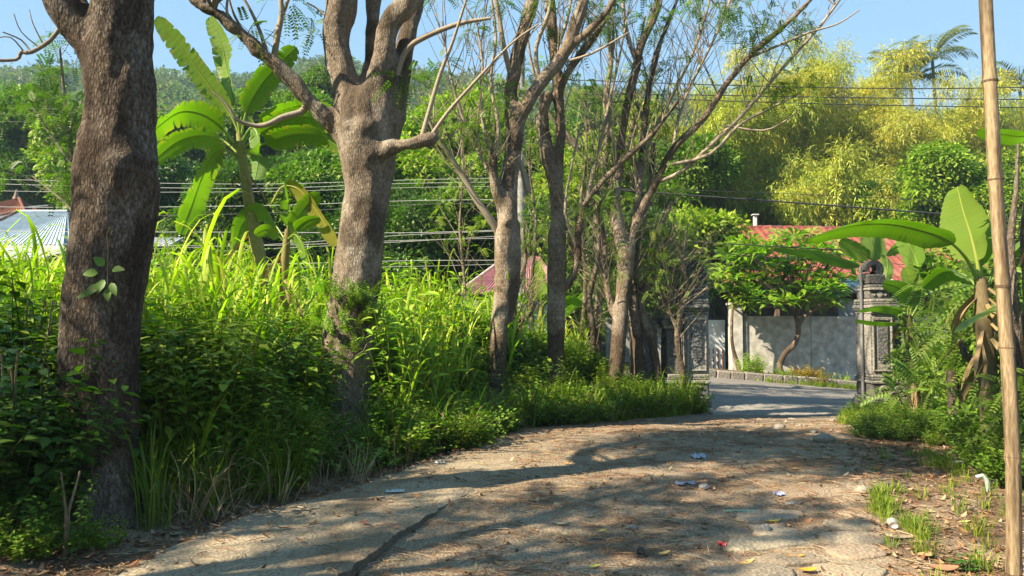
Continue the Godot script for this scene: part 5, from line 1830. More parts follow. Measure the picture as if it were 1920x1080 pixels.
# ------------------------------------------------------------------ wall and houses
func make_wall() -> void:
	var d := 23.3
	var y0 := 0.1
	var o := thing("boundary_wall", "plain grey rendered wall across the road, dappled with leaf shadows", "wall", Vector3(6.9, y0, -d))
	var x := 0.26
	var k := 0
	while x < 8.0:
		var m := Mb.new()
		m.box(Vector3(x + 1.07, 0.42 - 0.01 * k, 0), Vector3(2.13, 2.6, 0.16), Color(0.6, 0.565, 0.5), 0.006)
		part("panel", m.done(M.plaster), o)
		x += 2.145
		k += 1
	var m2 := Mb.new()
	m2.box(Vector3(0.07, 0.8, 0.02), Vector3(0.36, 2.5, 0.36), Color(0.6, 0.57, 0.51), 0.012)
	part("column", m2.done(M.plaster), o)
	m2 = Mb.new()
	m2.box(Vector3(0.07, 2.095, 0.02), Vector3(0.46, 0.08, 0.46), Color(0.6, 0.57, 0.51), 0.012)
	part("column_cap", m2.done(M.plaster), o)
	m2 = Mb.new()
	m2.box(Vector3(0.36, 0.85, 0.1), Vector3(0.1, 1.9, 0.05), Color(0.4, 0.4, 0.39), 0.01)
	part("pilaster", m2.done(M.plaster), o)
	# entrance beyond the column: pale wall with a barred opening
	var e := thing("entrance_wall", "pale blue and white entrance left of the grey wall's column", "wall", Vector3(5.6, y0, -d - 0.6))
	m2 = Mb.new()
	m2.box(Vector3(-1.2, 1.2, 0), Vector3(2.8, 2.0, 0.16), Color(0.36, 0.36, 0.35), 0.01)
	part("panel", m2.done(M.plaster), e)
	m2 = Mb.new()
	m2.box(Vector3(0.75, 0.75, 0.05), Vector3(0.9, 1.7, 0.05), Color(0.62, 0.66, 0.7), 0.01)
	part("gate_leaf", m2.done(M.plain), e)
	for j in 6:
		m2 = Mb.new()
		m2.box(Vector3(0.4 + 0.14 * j, 0.35, 0.1), Vector3(0.03, 0.7, 0.03), Color(0.2, 0.12, 0.09), 0.005)
		part("bar", m2.done(M.plain), e)
	# raised planting strip
	m2 = Mb.new()
	m2.box(Vector3(9.7, -0.29, -22.45), Vector3(8.4, 0.3, 1.5), Color(0.2, 0.16, 0.11), 0.03, Basis(Vector3(0, 0, 1), -0.08))
	var strip := structure("planting_strip", m2.done(M.ground), "narrow earth bed between kerb and grey wall")
	strip.position = Vector3(0, 0.06, 0)

func tile_mesh(col: Color, w: float, l: float) -> ArrayMesh:
	# S-shaped clay tile: a rounded ridge beside a shallow trough, thickened at the lower lip
	var m := Mb.new()
	var prof := [[-0.5, 0.0], [-0.3, 0.02], [-0.1, -0.008], [0.12, -0.008], [0.25, 0.04], [0.38, 0.058], [0.52, 0.03]]
	for j in 2:
		for e in prof:
			m.vert(Vector3(e[0] * w, e[1] * (w / 0.24), (j - 0.5) * l), Vector3.UP, col)
	for i in prof.size() - 1:
		m.quad(i, i + prof.size(), i + prof.size() + 1, i + 1)
	var lip := m.v.size()
	for e in prof:
		m.vert(Vector3(e[0] * w, e[1] * (w / 0.24), 0.5 * l), Vector3(0, 0, 1), col)
		m.vert(Vector3(e[0] * w, e[1] * (w / 0.24) - 0.045, 0.5 * l), Vector3(0, 0, 1), col)
	m.smooth_normals()
	for i in prof.size() - 1:
		m.quad(lip + i * 2, lip + i * 2 + 2, lip + i * 2 + 3, lip + i * 2 + 1)
	for i in range(lip, m.v.size()):
		m.n[i] = Vector3(0, 0, 1)
	return m.done(M.tile)

func tiled_slope(roof: Node3D, origin: Vector3, across: int, rows: int, w: float, l: float, pitch: float, tilt: float, cols: Array, singles: int, hip := 0.0) -> void:
	# tiles laid from the eave (origin, left corner) upward and away; the first "singles" are single parts
	var meshes := []
	for c in cols:
		meshes.append(tile_mesh(c, w, l * 1.12))
	var b := Basis(Vector3(0, 0, 1), tilt) * Basis(Vector3(1, 0, 0), pitch)
	var xf := []
	var count := 0
	for r in rows:
		for a in across:
			if hip > 0.0 and (a * w < r * l * hip or (across - a) * w < r * l * hip):
				continue
			var p := origin + b * Vector3((a + 0.5) * w, 0.012 * ((a * 7 + r * 3) % 5) * 0.3, -(r + 0.5) * l)
			var t := Transform3D(b * Basis.from_euler(Vector3(0.1, rng.randf_range(-0.02, 0.02), rng.randf_range(-0.02, 0.02))), p + b * Vector3(0, 0.02, 0))
			if count < singles:
				part("roof_tile", meshes[rng.randi() % meshes.size()], roof, t)
			else:
				xf.append(t)
			count += 1
	if xf.size():
		var cs := []
		for k in xf.size():
			cs.append(grey(0.75, 1.15))
		scatter("roof_tiles", meshes[0], xf, cs, roof)

func sheet_roof(a: Vector3, b: Vector3, c: Vector3, e: Vector3, col: Color, ribs: int) -> ArrayMesh:
	# ribbed sheet between eave a-b and top e-c
	var m := Mb.new()
	var nn := (e - a).cross(b - a).normalized()
	if nn.y < 0:
		nn = -nn
	for k in ribs:
		var f0 := float(k) / ribs
		var f1 := (k + 0.55) / ribs
		var f2 := (k + 0.7) / ribs
		var f3 := (k + 0.85) / ribs
		var f4 := (k + 1.0) / ribs
		var fs := [f0, f1, f2, f3, f4]
		var hs := [0.0, 0.0, 0.035, 0.035, 0.0]
		for i in 4:
			m.face(a.lerp(b, fs[i]) + nn * hs[i], a.lerp(b, fs[i + 1]) + nn * hs[i + 1], e.lerp(c, fs[i + 1]) + nn * hs[i + 1], e.lerp(c, fs[i]) + nn * hs[i], col)
	var lo := -nn * 0.03
	m.face(a + lo, e + lo, c + lo, b + lo, col * 0.8)
	m.face(a + lo, b + lo, b, a, col * 0.8)
	return m.done(M.metal)

func make_houses() -> void:
	# ---- red tiled house behind the grey wall
	var d := 26.0
	var o := thing("tiled_house", "low house with a weathered red tile roof behind the grey wall", "house", Vector3(9.5, 0.0, -d))
	var m := Mb.new()
	m.box(Vector3(1.6, 1.2, -3.6), Vector3(12.0, 3.0, 0.2), Color(0.3, 0.27, 0.24), 0.01)
	part("wall", m.done(M.plaster), o)
	for k in 5:
		m = Mb.new()
		m.box(Vector3(-2.6 + 2.3 * k, 1.2, 0.1), Vector3(0.16, 3.1, 0.16), Color(0.2, 0.14, 0.1), 0.01)
		part("post", m.done(M.plaster), o)
	m = Mb.new()
	m.box(Vector3(1.8, 2.72, 0.35), Vector3(12.4, 0.2, 0.1), Color(0.24, 0.25, 0.27), 0.01, Basis(Vector3(0, 0, 1), -0.012))
	part("fascia", m.done(M.plain), o)
	m = Mb.new()
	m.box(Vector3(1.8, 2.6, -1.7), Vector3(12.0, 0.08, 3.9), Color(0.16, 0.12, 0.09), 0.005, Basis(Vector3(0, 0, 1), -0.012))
	part("ceiling", m.done(M.plaster), o)
	var roof := part("roof", sheet_roof(Vector3(-4.4, 2.9, 0.52), Vector3(8.1, 2.76, 0.52), Vector3(8.1, 5.3, -4.5), Vector3(-4.4, 5.43, -4.5), Color(0.2, 0.08, 0.06), 4), o)
	var reds := [Color(0.31, 0.1, 0.08), Color(0.26, 0.085, 0.068), Color(0.35, 0.135, 0.11), Color(0.2, 0.085, 0.075), Color(0.3, 0.09, 0.082)]
	# the visible stretch first, so its tiles are the single ones
	tiled_slope(roof, Vector3(2.1, 2.9, 0.62), 19, 17, 0.29, 0.33, 0.464, -0.011, reds, 300)
	tiled_slope(roof, Vector3(-4.4, 2.975, 0.62), 22, 17, 0.29, 0.33, 0.464, -0.011, reds, 0)
	m = Mb.new()
	for k in 30:
		var x := -4.2 + 0.41 * k
		m.tube(PackedVector3Array([Vector3(x, 5.52 - 0.011 * (x + 4.2), -4.5), Vector3(x + 0.44, 5.53 - 0.011 * (x + 4.6), -4.5)]), PackedFloat32Array([0.11, 0.13]), 8, vary(reds[k % 5], 0.1))
	var ridge := part("ridge", m.done(M.tile), roof)
	ridge.set_meta("label", "row of rounded red ridge tiles")
	# finial / vent stub seen above the ridge left of the frangipani
	m = Mb.new()
	m.box(Vector3(0, 0.2, 0), Vector3(0.14, 0.5, 0.14), Color(0.6, 0.6, 0.58), 0.02)
	m.box(Vector3(0, 0.47, 0), Vector3(0.26, 0.05, 0.26), Color(0.55, 0.55, 0.53), 0.01)
	part("vent", m.done(M.plain), o, Transform3D(Basis(), Vector3(0.5, 5.55, -4.5)))
	# small bluish metal lean-to at its right end
	m = Mb.new()
	m.box(Vector3(0, 0.6, -0.8), Vector3(1.9, 2.2, 0.1), Color(0.35, 0.4, 0.45), 0.01)
	var lean := thing("lean_to", "pale blue metal lean-to under the red roof beside the crest of the right pillar", "shed", Vector3(11.2, 0.6, -22.6))
	part("wall", m.done(M.plaster), lean)
	part("roof", sheet_roof(Vector3(-0.9, 1.95, 0.3), Vector3(0.9, 1.85, 0.3), Vector3(0.9, 2.35, -1.0), Vector3(-0.9, 2.42, -1.0), Color(0.5, 0.58, 0.66), 7), lean)

	# ---- pale blue metal hip roof at the far left
	d = 32.0
	var c := at(-15, 470, d)
	var gy := ground_h(c.x, c.z)
	o = thing("metal_roof_house", "house with a pale blue metal hip roof at the left edge", "house", Vector3(c.x, gy, -d))
	var eave := at(40, 462, d).y - gy
	var top := at(40, 398, d + 3.0).y - gy
	m = Mb.new()
	m.box(Vector3(0.5, eave * 0.5 - 0.2, -3.0), Vector3(6.0, eave, 5.0), Color(0.5, 0.48, 0.44), 0.02)
	part("wall", m.done(M.plaster), o)
	var pale := Color(0.43, 0.51, 0.57)
	part("roof", sheet_roof(Vector3(-4.6, eave, 0.5), Vector3(3.4, eave, 0.5), Vector3(1.4, top, -3.0), Vector3(-0.9, top, -3.0), pale, 44), o)
	part("roof", sheet_roof(Vector3(3.4, eave, 0.5), Vector3(3.4, eave, -6.5), Vector3(1.4, top, -3.0), Vector3(1.4, top, -3.0), pale, 14), o)
	part("roof", sheet_roof(Vector3(-4.6, eave, -6.5), Vector3(-4.6, eave, 0.5), Vector3(-0.9, top, -3.0), Vector3(-0.9, top, -3.0), pale, 14), o)
	m = Mb.new()
	m.tube(PackedVector3Array([Vector3(-4.6, eave + 0.04, 0.5), Vector3(-0.9, top + 0.05, -3.0)]), PackedFloat32Array([0.09, 0.09]), 6, Color(0.2, 0.11, 0.09))
	m.tube(PackedVector3Array([Vector3(-1.4, eave + 0.06, 0.53), Vector3(-0.9, top + 0.05, -3.0)]), PackedFloat32Array([0.09, 0.09]), 6, Color(0.2, 0.11, 0.09))
	m.tube(PackedVector3Array([Vector3(-0.9, top + 0.05, -3.0), Vector3(1.4, top + 0.05, -3.0)]), PackedFloat32Array([0.07, 0.07]), 6, Color(0.5, 0.57, 0.63))
	part("hip_cap", m.done(M.metal), o)
	m = Mb.new()
	m.box(Vector3(-0.6, eave - 0.2, 0.62), Vector3(8.2, 0.34, 0.12), Color(0.55, 0.55, 0.54), 0.01)
	part("fascia", m.done(M.plain), o)
	part("veranda_roof", sheet_roof(Vector3(-4.8, eave - 0.75, 2.3), Vector3(3.4, eave - 0.75, 2.3), Vector3(3.4, eave - 0.35, 0.7), Vector3(-4.8, eave - 0.35, 0.7), Color(0.58, 0.58, 0.57), 20), o)

	# ---- terracotta hip roof behind it
	d = 40.0
	c = at(-28, 400, d)
	gy = ground_h(c.x, c.z)
	o = thing("tiled_house", "house with a brown-red tiled hip roof and finial behind the metal roof", "house", Vector3(c.x, gy, -d))
	eave = at(25, 415, d).y - gy
	top = at(25, 374, d + 2.5).y - gy
	m = Mb.new()
	m.box(Vector3(0, eave * 0.5 - 0.2, -2.5), Vector3(4.6, eave, 4.4), Color(0.45, 0.42, 0.38), 0.02)
	part("wall", m.done(M.plaster), o)
	var brown := Color(0.24, 0.1, 0.065)
	roof = part("roof", sheet_roof(Vector3(-3.2, eave, 0.4), Vector3(2.6, eave, 0.4), Vector3(0.2, top, -2.5), Vector3(-0.2, top, -2.5), brown, 26), o)
	part("roof", sheet_roof(Vector3(2.6, eave, 0.4), Vector3(2.6, eave, -5.4), Vector3(0.2, top, -2.5), Vector3(0.2, top, -2.5), brown, 24), o)
	m = Mb.new()
	m.tube(PackedVector3Array([Vector3(2.6, eave + 0.05, 0.4), Vector3(0.15, top + 0.08, -2.5), Vector3(-0.2, top + 0.08, -2.5)]), PackedFloat32Array([0.1, 0.1, 0.1]), 6, brown)
	m.tube(PackedVector3Array([Vector3(0, top, -2.5), Vector3(0, top + 0.3, -2.5), Vector3(0, top + 0.6, -2.5)]), PackedFloat32Array([0.2, 0.12, 0.03]), 8, Color(0.4, 0.36, 0.32))
	part("hip_cap", m.done(M.tile), o)
	# ---- white-blue scrap of roof right of it
	d = 38.0
	c = at(82, 386, d)
	o = thing("metal_shed", "small pale metal roof peeking right of the brown tiled roof", "shed", Vector3(c.x, ground_h(c.x, c.z), -d))
	gy = c.y - o.position.y
	part("roof", sheet_roof(Vector3(-0.5, gy - 0.15, 0.6), Vector3(0.6, gy - 0.05, 0.6), Vector3(0.65, gy + 0.25, -0.8), Vector3(-0.5, gy + 0.12, -0.8), Color(0.6, 0.68, 0.74), 8), o)
	m = Mb.new()
	m.box(Vector3(0, gy * 0.5 - 0.3, -0.2), Vector3(0.9, gy, 0.8), Color(0.4, 0.4, 0.38), 0.02)
	part("wall", m.done(M.plaster), o)
	# ---- white eave seen just right of the dark trunk
	d = 23.5
	c = at(296, 462, d)
	o = thing("metal_shed", "white metal shed roof just right of the nearest dark trunk", "shed", Vector3(c.x, ground_h(c.x, c.z), -d))
	gy = c.y - o.position.y
	part("roof", sheet_roof(Vector3(-1.6, gy, 0.3), Vector3(0.55, gy, 0.3), Vector3(0.2, gy + 0.42, -1.4), Vector3(-1.6, gy + 0.42, -1.4), Color(0.66, 0.66, 0.65), 14), o)
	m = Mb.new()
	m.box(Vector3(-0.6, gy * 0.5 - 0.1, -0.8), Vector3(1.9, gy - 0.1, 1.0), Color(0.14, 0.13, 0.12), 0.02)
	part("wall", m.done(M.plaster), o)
	# ---- pink shed behind the third trunk
	d = 21.0
	c = at(930, 545, d)
	o = thing("pink_shed", "low shed with a faded pink ribbed metal roof behind the third trunk", "shed", Vector3(c.x, ground_h(c.x, c.z), -d))
	gy = o.position.y
	var pk := Color(0.5, 0.24, 0.26)
	var p0 := at(856, 552, d) - o.position
	var p1 := at(1060, 548, d) - o.position
	var p2 := at(1010, 482, d + 2.2) - o.position
	var p3 := at(952, 482, d + 2.2) - o.position
	part("roof", sheet_roof(p0, p1, p2, p3, pk, 34), o)
	part("roof", sheet_roof(p1, p1 + Vector3(0, 0, -4.4), p2, p2, pk, 20), o)
	m = Mb.new()
	m.box(Vector3(0.35, p0.y * 0.5 - 0.1, -1.6), Vector3(2.3, p0.y - 0.1, 2.2), Color(0.42, 0.5, 0.55), 0.02)
	part("wall", m.done(M.plaster), o)
	m = Mb.new()
	m.tube(PackedVector3Array([p0 + Vector3(0, 0.03, 0), p3 + Vector3(0, 0.04, 0)]), PackedFloat32Array([0.05, 0.05]), 6, Color(0.55, 0.42, 0.38))
	part("hip_cap", m.done(M.metal), o)

# ------------------------------------------------------------------ poles and wires
func wire(label: String, pts: Array, r: float, col: Color) -> void:
	var p := PackedVector3Array()
	var rr := PackedFloat32Array()
	for e in pts:
		p.append(at(e[0], e[1], e[2]))
		rr.append(r)
	var l := smooth_line(p, rr, 6)
	var m := Mb.new()
	m.tube(shifted_line(l, p[0])[0], l[1], 5, col)
	solo("power_line", m.done(M.wire), label, "cable", p[0], "overhead power lines")

func make_wires() -> void:
	var blk := Color(0.035, 0.035, 0.035)
	var alu := Color(0.36, 0.37, 0.36)
	# over the right side
	wire("topmost black cable across the bamboo grove", [[1080, 150, 20], [1400, 161, 20], [1700, 166, 20], [1960, 163, 20], [2200, 158, 20]], 0.014, blk)
	wire("second black cable across the bamboo grove", [[1080, 176, 20], [1300, 178, 20], [1600, 183, 20], [1960, 187, 20], [2200, 188, 20]], 0.014, blk)
	wire("third black cable across the bamboo grove, lowest of the three", [[1080, 176, 19.8], [1300, 187, 19.8], [1600, 196, 19.8], [1960, 202, 19.8], [2200, 202, 19.8]], 0.014, blk)
	wire("twisted black cable sagging just above the red roof ridge", [[1080, 350, 19], [1290, 366, 19], [1530, 383, 19], [1780, 402, 19], [2050, 420, 19]], 0.022, blk)
	wire("thin dark cable beneath the twisted one, over the red roof", [[1080, 352, 19.2], [1330, 358, 19.2], [1650, 371, 19.2], [2000, 395, 19.2]], 0.008, blk)
	wire("dark cable crossing in front of the red tiles", [[1080, 440, 17], [1380, 458, 17], [1560, 468, 17], [1780, 478, 17], [2050, 492, 17]], 0.013, blk)
	wire("thin cable below the one crossing the red tiles", [[1080, 455, 17.3], [1420, 480, 17.3], [1600, 490, 17.3], [1800, 502, 17.3], [2050, 515, 17.3]], 0.008, blk)
	# over the left side, running to the grey pole
	var rows := [[203, 190, 0.011, 0, "uppermost cable below the hill at the left"], [214, 204, 0.009, 0, "second cable below the hill at the left"], [228, 216, 0.008, 0, "third faint cable below the hill at the left"],
		[336, 333, 0.012, 1, "highest silver cable behind the forked trunk"], [345, 341, 0.012, 1, "silver cable just under the highest one behind the forked trunk"], [358, 349, 0.01, 1, "third silver cable of the upper bundle behind the forked trunk"],
		[388, 374, 0.013, 1, "silver cable in the gap between the two bundles"], [405, 380, 0.009, 0, "thin dark cable just over the pale blue metal roof"],
		[433, 430, 0.015, 1, "bright silver cable topping the lower bundle"], [455, 446, 0.012, 1, "silver cable through the middle of the lower bundle"], [470, 432, 0.012, 1, "silver cable climbing across the lower bundle to the pole"],
		[486, 440, 0.012, 1, "lower silver cable climbing steeply to the pole"], [492, 488, 0.014, 1, "silver cable just above the pink roof"], [508, 494, 0.01, 1, "lowest silver cable just above the grass tips"]]
	for e in rows:
		var y0: float = e[0]
		var y1: float = e[1]
		var d := 20.5
		wire(e[4], [[-250, y0 - 14, d + 1.0], [0, y0, d + 0.7], [450, lerpf(y0, y1, 0.5) + fmod(y0 * 7.3, 11.0), d + 0.3], [760, lerpf(y0, y1, 0.85) + fmod(y0 * 3.7, 7.0), d], [976, y1, d - 0.2]], e[2] * 0.6, alu if e[3] == 1 else Color(0.12, 0.12, 0.12))
	# concrete pole behind the third trunk
	var d := 20.3
	var p := at(978, 600, d)
	p.y = ground_h(p.x, p.z)
	var o := thing("utility_pole", "grey concrete utility pole half hidden behind the third trunk", "pole", p)
	var m := Mb.new()
	m.tube(PackedVector3Array([Vector3(0, -0.3, 0), Vector3(0, 3.5, 0), Vector3(0, 9.0, 0)]), PackedFloat32Array([0.13, 0.115, 0.09]), 14, Color(0.3, 0.3, 0.28))
	part("pole", m.done(M.plaster), o)
	m = Mb.new()
	m.box(Vector3(0, 7.6, 0.14), Vector3(1.0, 0.08, 0.1), Color(0.25, 0.25, 0.25), 0.01)
	part("cross_arm", m.done(M.metal), o)

# ------------------------------------------------------------------ bamboo pole in front
func make_pole() -> void:
	var d := 4.4
	var p := at(1899, 1138, d)
	p.y = ground_h(p.x, p.z) - 0.1
	var o := thing("bamboo_pole", "thick dry bamboo pole standing upright at the right edge", "pole", p)
	var a := at(1898, 1130, d) - p
	a.y = 0.0
	var b := at(1852, -110, d) - p
	var m := Mb.new()
	var pts := PackedVector3Array()
	var rad := PackedFloat32Array()
	var n := 90
	var nodes := [0.085, 0.245, 0.4, 0.497, 0.645, 0.79, 0.93]
	for k in n + 1:
		var f := float(k) / n
		var r := lerpf(0.0415, 0.036, f)
		for q in nodes:
			r += 0.006 * exp(-pow((f - q) * 190.0, 2.0)) - 0.002 * exp(-pow((f - q + 0.011) * 260.0, 2.0))
		pts.append(a.lerp(b, f) + Vector3(0.032 * sin(f * 5.0), 0, 0.01 * sin(f * 9.0)))
		rad.append(r)
	m.tube(pts, rad, 22, Color(0.44, 0.34, 0.2))
	for k in m.v.size():
		var tone := nz.get_noise_2d(m.v[k].y * 14.0, atan2(m.n[k].z, m.n[k].x) * 16.0)
		m.c[k] = Color(0.34, 0.27, 0.17).lerp(Color(0.15, 0.11, 0.07), smoothstep(0.0, 0.45, tone)).lerp(Color(0.46, 0.37, 0.23), smoothstep(0.0, 0.5, -tone))
	part("culm", m.done(M.bamboo), o)
	for q in nodes:
		var mm := Mb.new()
		var f0: Vector3 = pts[int(q * n)]
		mm.tube(PackedVector3Array([f0 + Vector3(0, -0.009, 0), f0 + Vector3(0, 0.0, 0), f0 + Vector3(0, 0.009, 0)]), PackedFloat32Array([0.041, 0.047, 0.041]), 22, Color(0.14, 0.1, 0.06))
		part("node_ring", mm.done(M.bamboo), o)
	# long drying crack
	m = Mb.new()
	for seg in [[0.02, 0.28], [0.52, 0.57]]:
		var pp := PackedVector3Array()
		var r2 := PackedFloat32Array()
		for k in 12:
			var f: float = lerpf(seg[0], seg[1], k / 11.0)
			var i := mini(int(f * n), n - 1)
			pp.append(pts[i].lerp(pts[i + 1], f * n - i) + Vector3(0.006 + 0.002 * sin(k * 2.0), 0, rad[i] - 0.0012))
			r2.append(0.0022 * sin(PI * (k + 0.5) / 12.0))
		m.tube(pp, r2, 5, Color(0.05, 0.035, 0.025))
	part("crack", m.done(M.plain), o)

# ------------------------------------------------------------------ undergrowth
func px_of(x: float, d: float) -> float:
	return 960.0 + x / d * FOCAL

func turned(s: float, tilt := 0.12) -> Basis:
	return Basis.from_euler(Vector3(rng.randf_range(-tilt, tilt), rng.randf() * TAU, rng.randf_range(-tilt, tilt))).scaled(Vector3.ONE * s)

func green_tint(lo: float, hi: float) -> Color:
	var f := rng.randf_range(lo, hi)
	return Color(f * rng.randf_range(0.88, 1.12), f, f * rng.randf_range(0.85, 1.15))

func make_undergrowth() -> void:
	# tall cane grass on the bank
	var xf := []
	var cs := []
	for k in 1150:
		var d := rng.randf_range(8.4, 18.5)
		var x := rng.randf_range(-0.8 * d, lerp_list(SLAB_LEFT, minf(d, 11.6)) - 1.0 if d < 11.6 else 1.6)
		var px := px_of(x, d)
		if d < 10.9 and px > 572.0 and px < 735.0:
			continue
		if d < 13.9 and px > 870.0:
			continue
		if d < 14.8 and px > 985.0:
			continue
		if d < 9.6 and px > 120.0 and px < 420.0 and rng.randf() < 0.6:
			continue
		var s := rng.randf_range(0.62, 1.15) * (1.0 + 0.5 * nz.get_noise_2d(x * 16.0 + 900.0, d * 16.0))
		if px > 720.0:
			s *= 0.88
		if d < 10.6 and px > 455.0 and px < 640.0:
			s *= 0.5
		if px > 960.0:
			s *= 0.8
		if px < 250.0:
			s *= 0.9
		xf.append(Transform3D(turned(s), Vector3(x, ground_h(x, -d) - 0.02, -d)))
		cs.append(green_tint(0.8, 1.35))
	stuff("tall_grass", G.cane, xf, cs, "tall sunlit cane grass filling the bank behind the tree trunks", "grass")

	# tall leafy weeds standing among the canes
	xf = []
	cs = []
	for k in 1500:
		var d := rng.randf_range(8.8, 17.5)
		var x := rng.randf_range(-0.8 * d, lerp_list(SLAB_LEFT, minf(d, 11.6)) - 1.2 if d < 11.6 else 1.4)
		var px := px_of(x, d)
		if (d < 10.9 and px > 572.0 and px < 735.0) or (d < 13.9 and px > 880.0) or (d < 14.8 and px > 985.0):
			continue
		if nz.get_noise_2d(x * 10.0 + 500.0, d * 10.0) < -0.12:
			continue
		var s := rng.randf_range(1.1, 2.1) * (1.0 + 0.5 * nz.get_noise_2d(x * 14.0 + 40.0, d * 14.0))
		if px > 960.0:
			s *= 0.7
		if d < 10.6 and px > 455.0 and px < 640.0:
			s *= 0.5
		xf.append(Transform3D(turned(s, 0.2), Vector3(x, ground_h(x, -d) - 0.02, -d)))
		cs.append(green_tint(0.95, 1.6))
	stuff("tall_weeds", G.herb, xf, cs, "tall leafy green weeds tangled through the cane grass", "weeds")

	# leafy weeds mixed with it and along the edge of the track
	xf = []
	cs = []
	for k in 3000:
		var d := rng.randf_range(6.8, 15.0)
		var edge := lerp_list(SLAB_LEFT, d)
		var off := (0.6 if d < 9.0 else 0.3) + 3.4 * pow(rng.randf(), 1.3)
		if d > 9.5:
			off *= 1.9
		var x := edge - off
		var px := px_of(x, d)
		if px < -60.0 or nz.get_noise_2d(x * 12.0, d * 12.0) + rng.randf_range(-0.25, 0.25) < -0.12:
			continue
		if d > 9.5:
			off *= 0.53
		var s := lerpf(0.45, 1.25, smoothstep(0.2, 1.6, off)) * rng.randf_range(0.6, 1.3)
		if d < 10.4 and px > 575.0 and px < 715.0 or d < 13.5 and px > 893.0 and px < 962.0:
			continue
		if px > 965.0:
			s *= 0.75
		if d < 9.0 and px > 110.0 and px < 290.0 and d < 6.4:
			continue
		xf.append(Transform3D(turned(s, 0.2), Vector3(x, ground_h(x, -d) - 0.02, -d)))
		cs.append(green_tint(0.5, 1.1))  # lower tint stands in for shade on the verge
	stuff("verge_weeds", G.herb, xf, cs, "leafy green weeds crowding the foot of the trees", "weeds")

	# strap grass along the edge of the track and hanging in the shade between the first two trunks
	xf = []
	cs = []
	for k in 480:
		var d := rng.randf_range(7.0, 14.0)
		var x := lerp_list(SLAB_LEFT, d) - (0.55 if d < 9.5 else 0.25) - 1.6 * pow(rng.randf(), 1.3)
		var px := px_of(x, d)
		if (d < 10.2 and px > 590.0 and px < 705.0) or (d < 13.3 and px > 905.0 and px < 955.0):
			continue
		xf.append(Transform3D(turned(rng.randf_range(0.4, 1.15), 0.25), Vector3(x, ground_h(x, -d) - 0.02, -d)))
		cs.append(green_tint(0.65, 1.1))
	for k in 130:
		var d := rng.randf_range(5.9, 8.4)
		var x := at(rng.randf_range(265.0, 590.0), 600, d).x
		if x > lerp_list(SLAB_LEFT, d) - 0.45:
			continue
		xf.append(Transform3D(turned(rng.randf_range(0.7, 1.3)), Vector3(x, ground_h(x, -d) - 0.02, -d)))
		cs.append(green_tint(0.6, 1.0))
	stuff("verge_grass", G.blades, xf, cs, "arching strap grass along the shaded edge of the track", "grass")

	# dead straw between the living blades
	var dead := []
	var dead_c := []
	for k in 190:
		var d := rng.randf_range(6.2, 14.0)
		var x := lerp_list(SLAB_LEFT, d) - 0.2 - 2.0 * rng.randf()
		dead.append(Transform3D(turned(rng.randf_range(0.5, 1.2), 0.5), Vector3(x, ground_h(x, -d) - 0.01, -d)))
		dead_c.append(vary(Color(0.9, 0.9, 0.9), 0.25))
	stuff("dead_grass", G.straw, dead, dead_c, "bleached dead grass stems among the weeds", "grass")

	# low cover on both edges
	xf = []
	cs = []
	for k in 1100:
		var d := rng.randf_range(6.6, 14.6)
		var x := lerp_list(SLAB_LEFT, d) - (0.4 if d < 9.5 else 0.12) - 0.9 * rng.randf()
		if d > 11.0:
			x = lerp_list(SLAB_LEFT, d) - 0.3 - 1.2 * rng.randf()
		if nz.get_noise_2d(x * 16.0 + 70.0, d * 16.0) < -0.02:
			continue
		if d < 10.4 and px_of(x, d) > 590.0 and px_of(x, d) < 700.0 and rng.randf() < 0.75:
			continue
		if d < 8.0 and rng.randf() < 0.6:
			continue
		xf.append(Transform3D(turned(rng.randf_range(0.6, 1.9), 0.3), Vector3(x, ground_h(x, -d) - 0.01, -d)))
		cs.append(green_tint(0.6, 1.35))
	for k in 1700:
		var d := rng.randf_range(9.6, 15.0)
		var right := lerp_list(PATH_RIGHT, d)
		var x := right + 0.15 + 4.2 * pow(rng.randf(), 1.2)
		if nz.get_noise_2d(x * 13.0 + 20.0, d * 13.0) < 0.0 or x - right < 0.35 and rng.randf() < 0.4:
			continue
		xf.append(Transform3D(turned(rng.randf_range(0.4, 1.15), 0.3), Vector3(x, ground_h(x, -d) - 0.01, -d)))
		cs.append(green_tint(0.65, 1.15))
	for k in 700:
		var d := rng.randf_range(7.2, 10.0)
		var x := at(rng.randf_range(1800.0, 2010.0), 600, d).x
		if px_of(x, d) < 1800.0 + (9.6 - d) * 30.0:
			continue
		xf.append(Transform3D(turned(rng.randf_range(0.7, 1.5)), Vector3(x, ground_h(x, -d) - 0.01, -d)))
		cs.append(green_tint(0.7, 1.15))
	stuff("ground_cover", G.low, xf, cs, "low leafy ground cover on both sides of the track", "ground cover")

	# short grass at the gate, by the kerb and in scattered tufts
	xf = []
	cs = []
	for k in 1100:
		var p := Vector3.ZERO
		var pick := rng.randf()
		if pick < 0.35:
			var d := rng.randf_range(12.0, 14.6)
			p = Vector3(lerp_list(PATH_RIGHT, d) - 0.15 + rng.randf() * 1.2, 0, -d)
		elif pick < 0.6:
			var d := rng.randf_range(12.2, 14.3)
			p = Vector3(lerp_list(SLAB_LEFT, d) - 0.05 - rng.randf() * 0.9, 0, -d)
		elif pick < 0.85:
			p = Vector3(rng.randf_range(6.9, 13.0), 0, -rng.randf_range(21.1, 21.5))
			if p.x < 9.0 and rng.randf() < 0.6:
				continue
		else:
			var d := rng.randf_range(4.6, 9.0)
			p = Vector3(lerp_list(PATH_RIGHT, d) + 0.05 + rng.randf() * 1.8, 0, -d)
			if rng.randf() < 0.55:
				continue
		p.y = ground_h(p.x, p.z) - 0.01
		if -p.z > 20.0:
			p.y = road_h(p.x, -p.z) + 0.02
		xf.append(Transform3D(turned(rng.randf_range(0.5, 1.1)), p))
		cs.append(green_tint(0.75, 1.3))
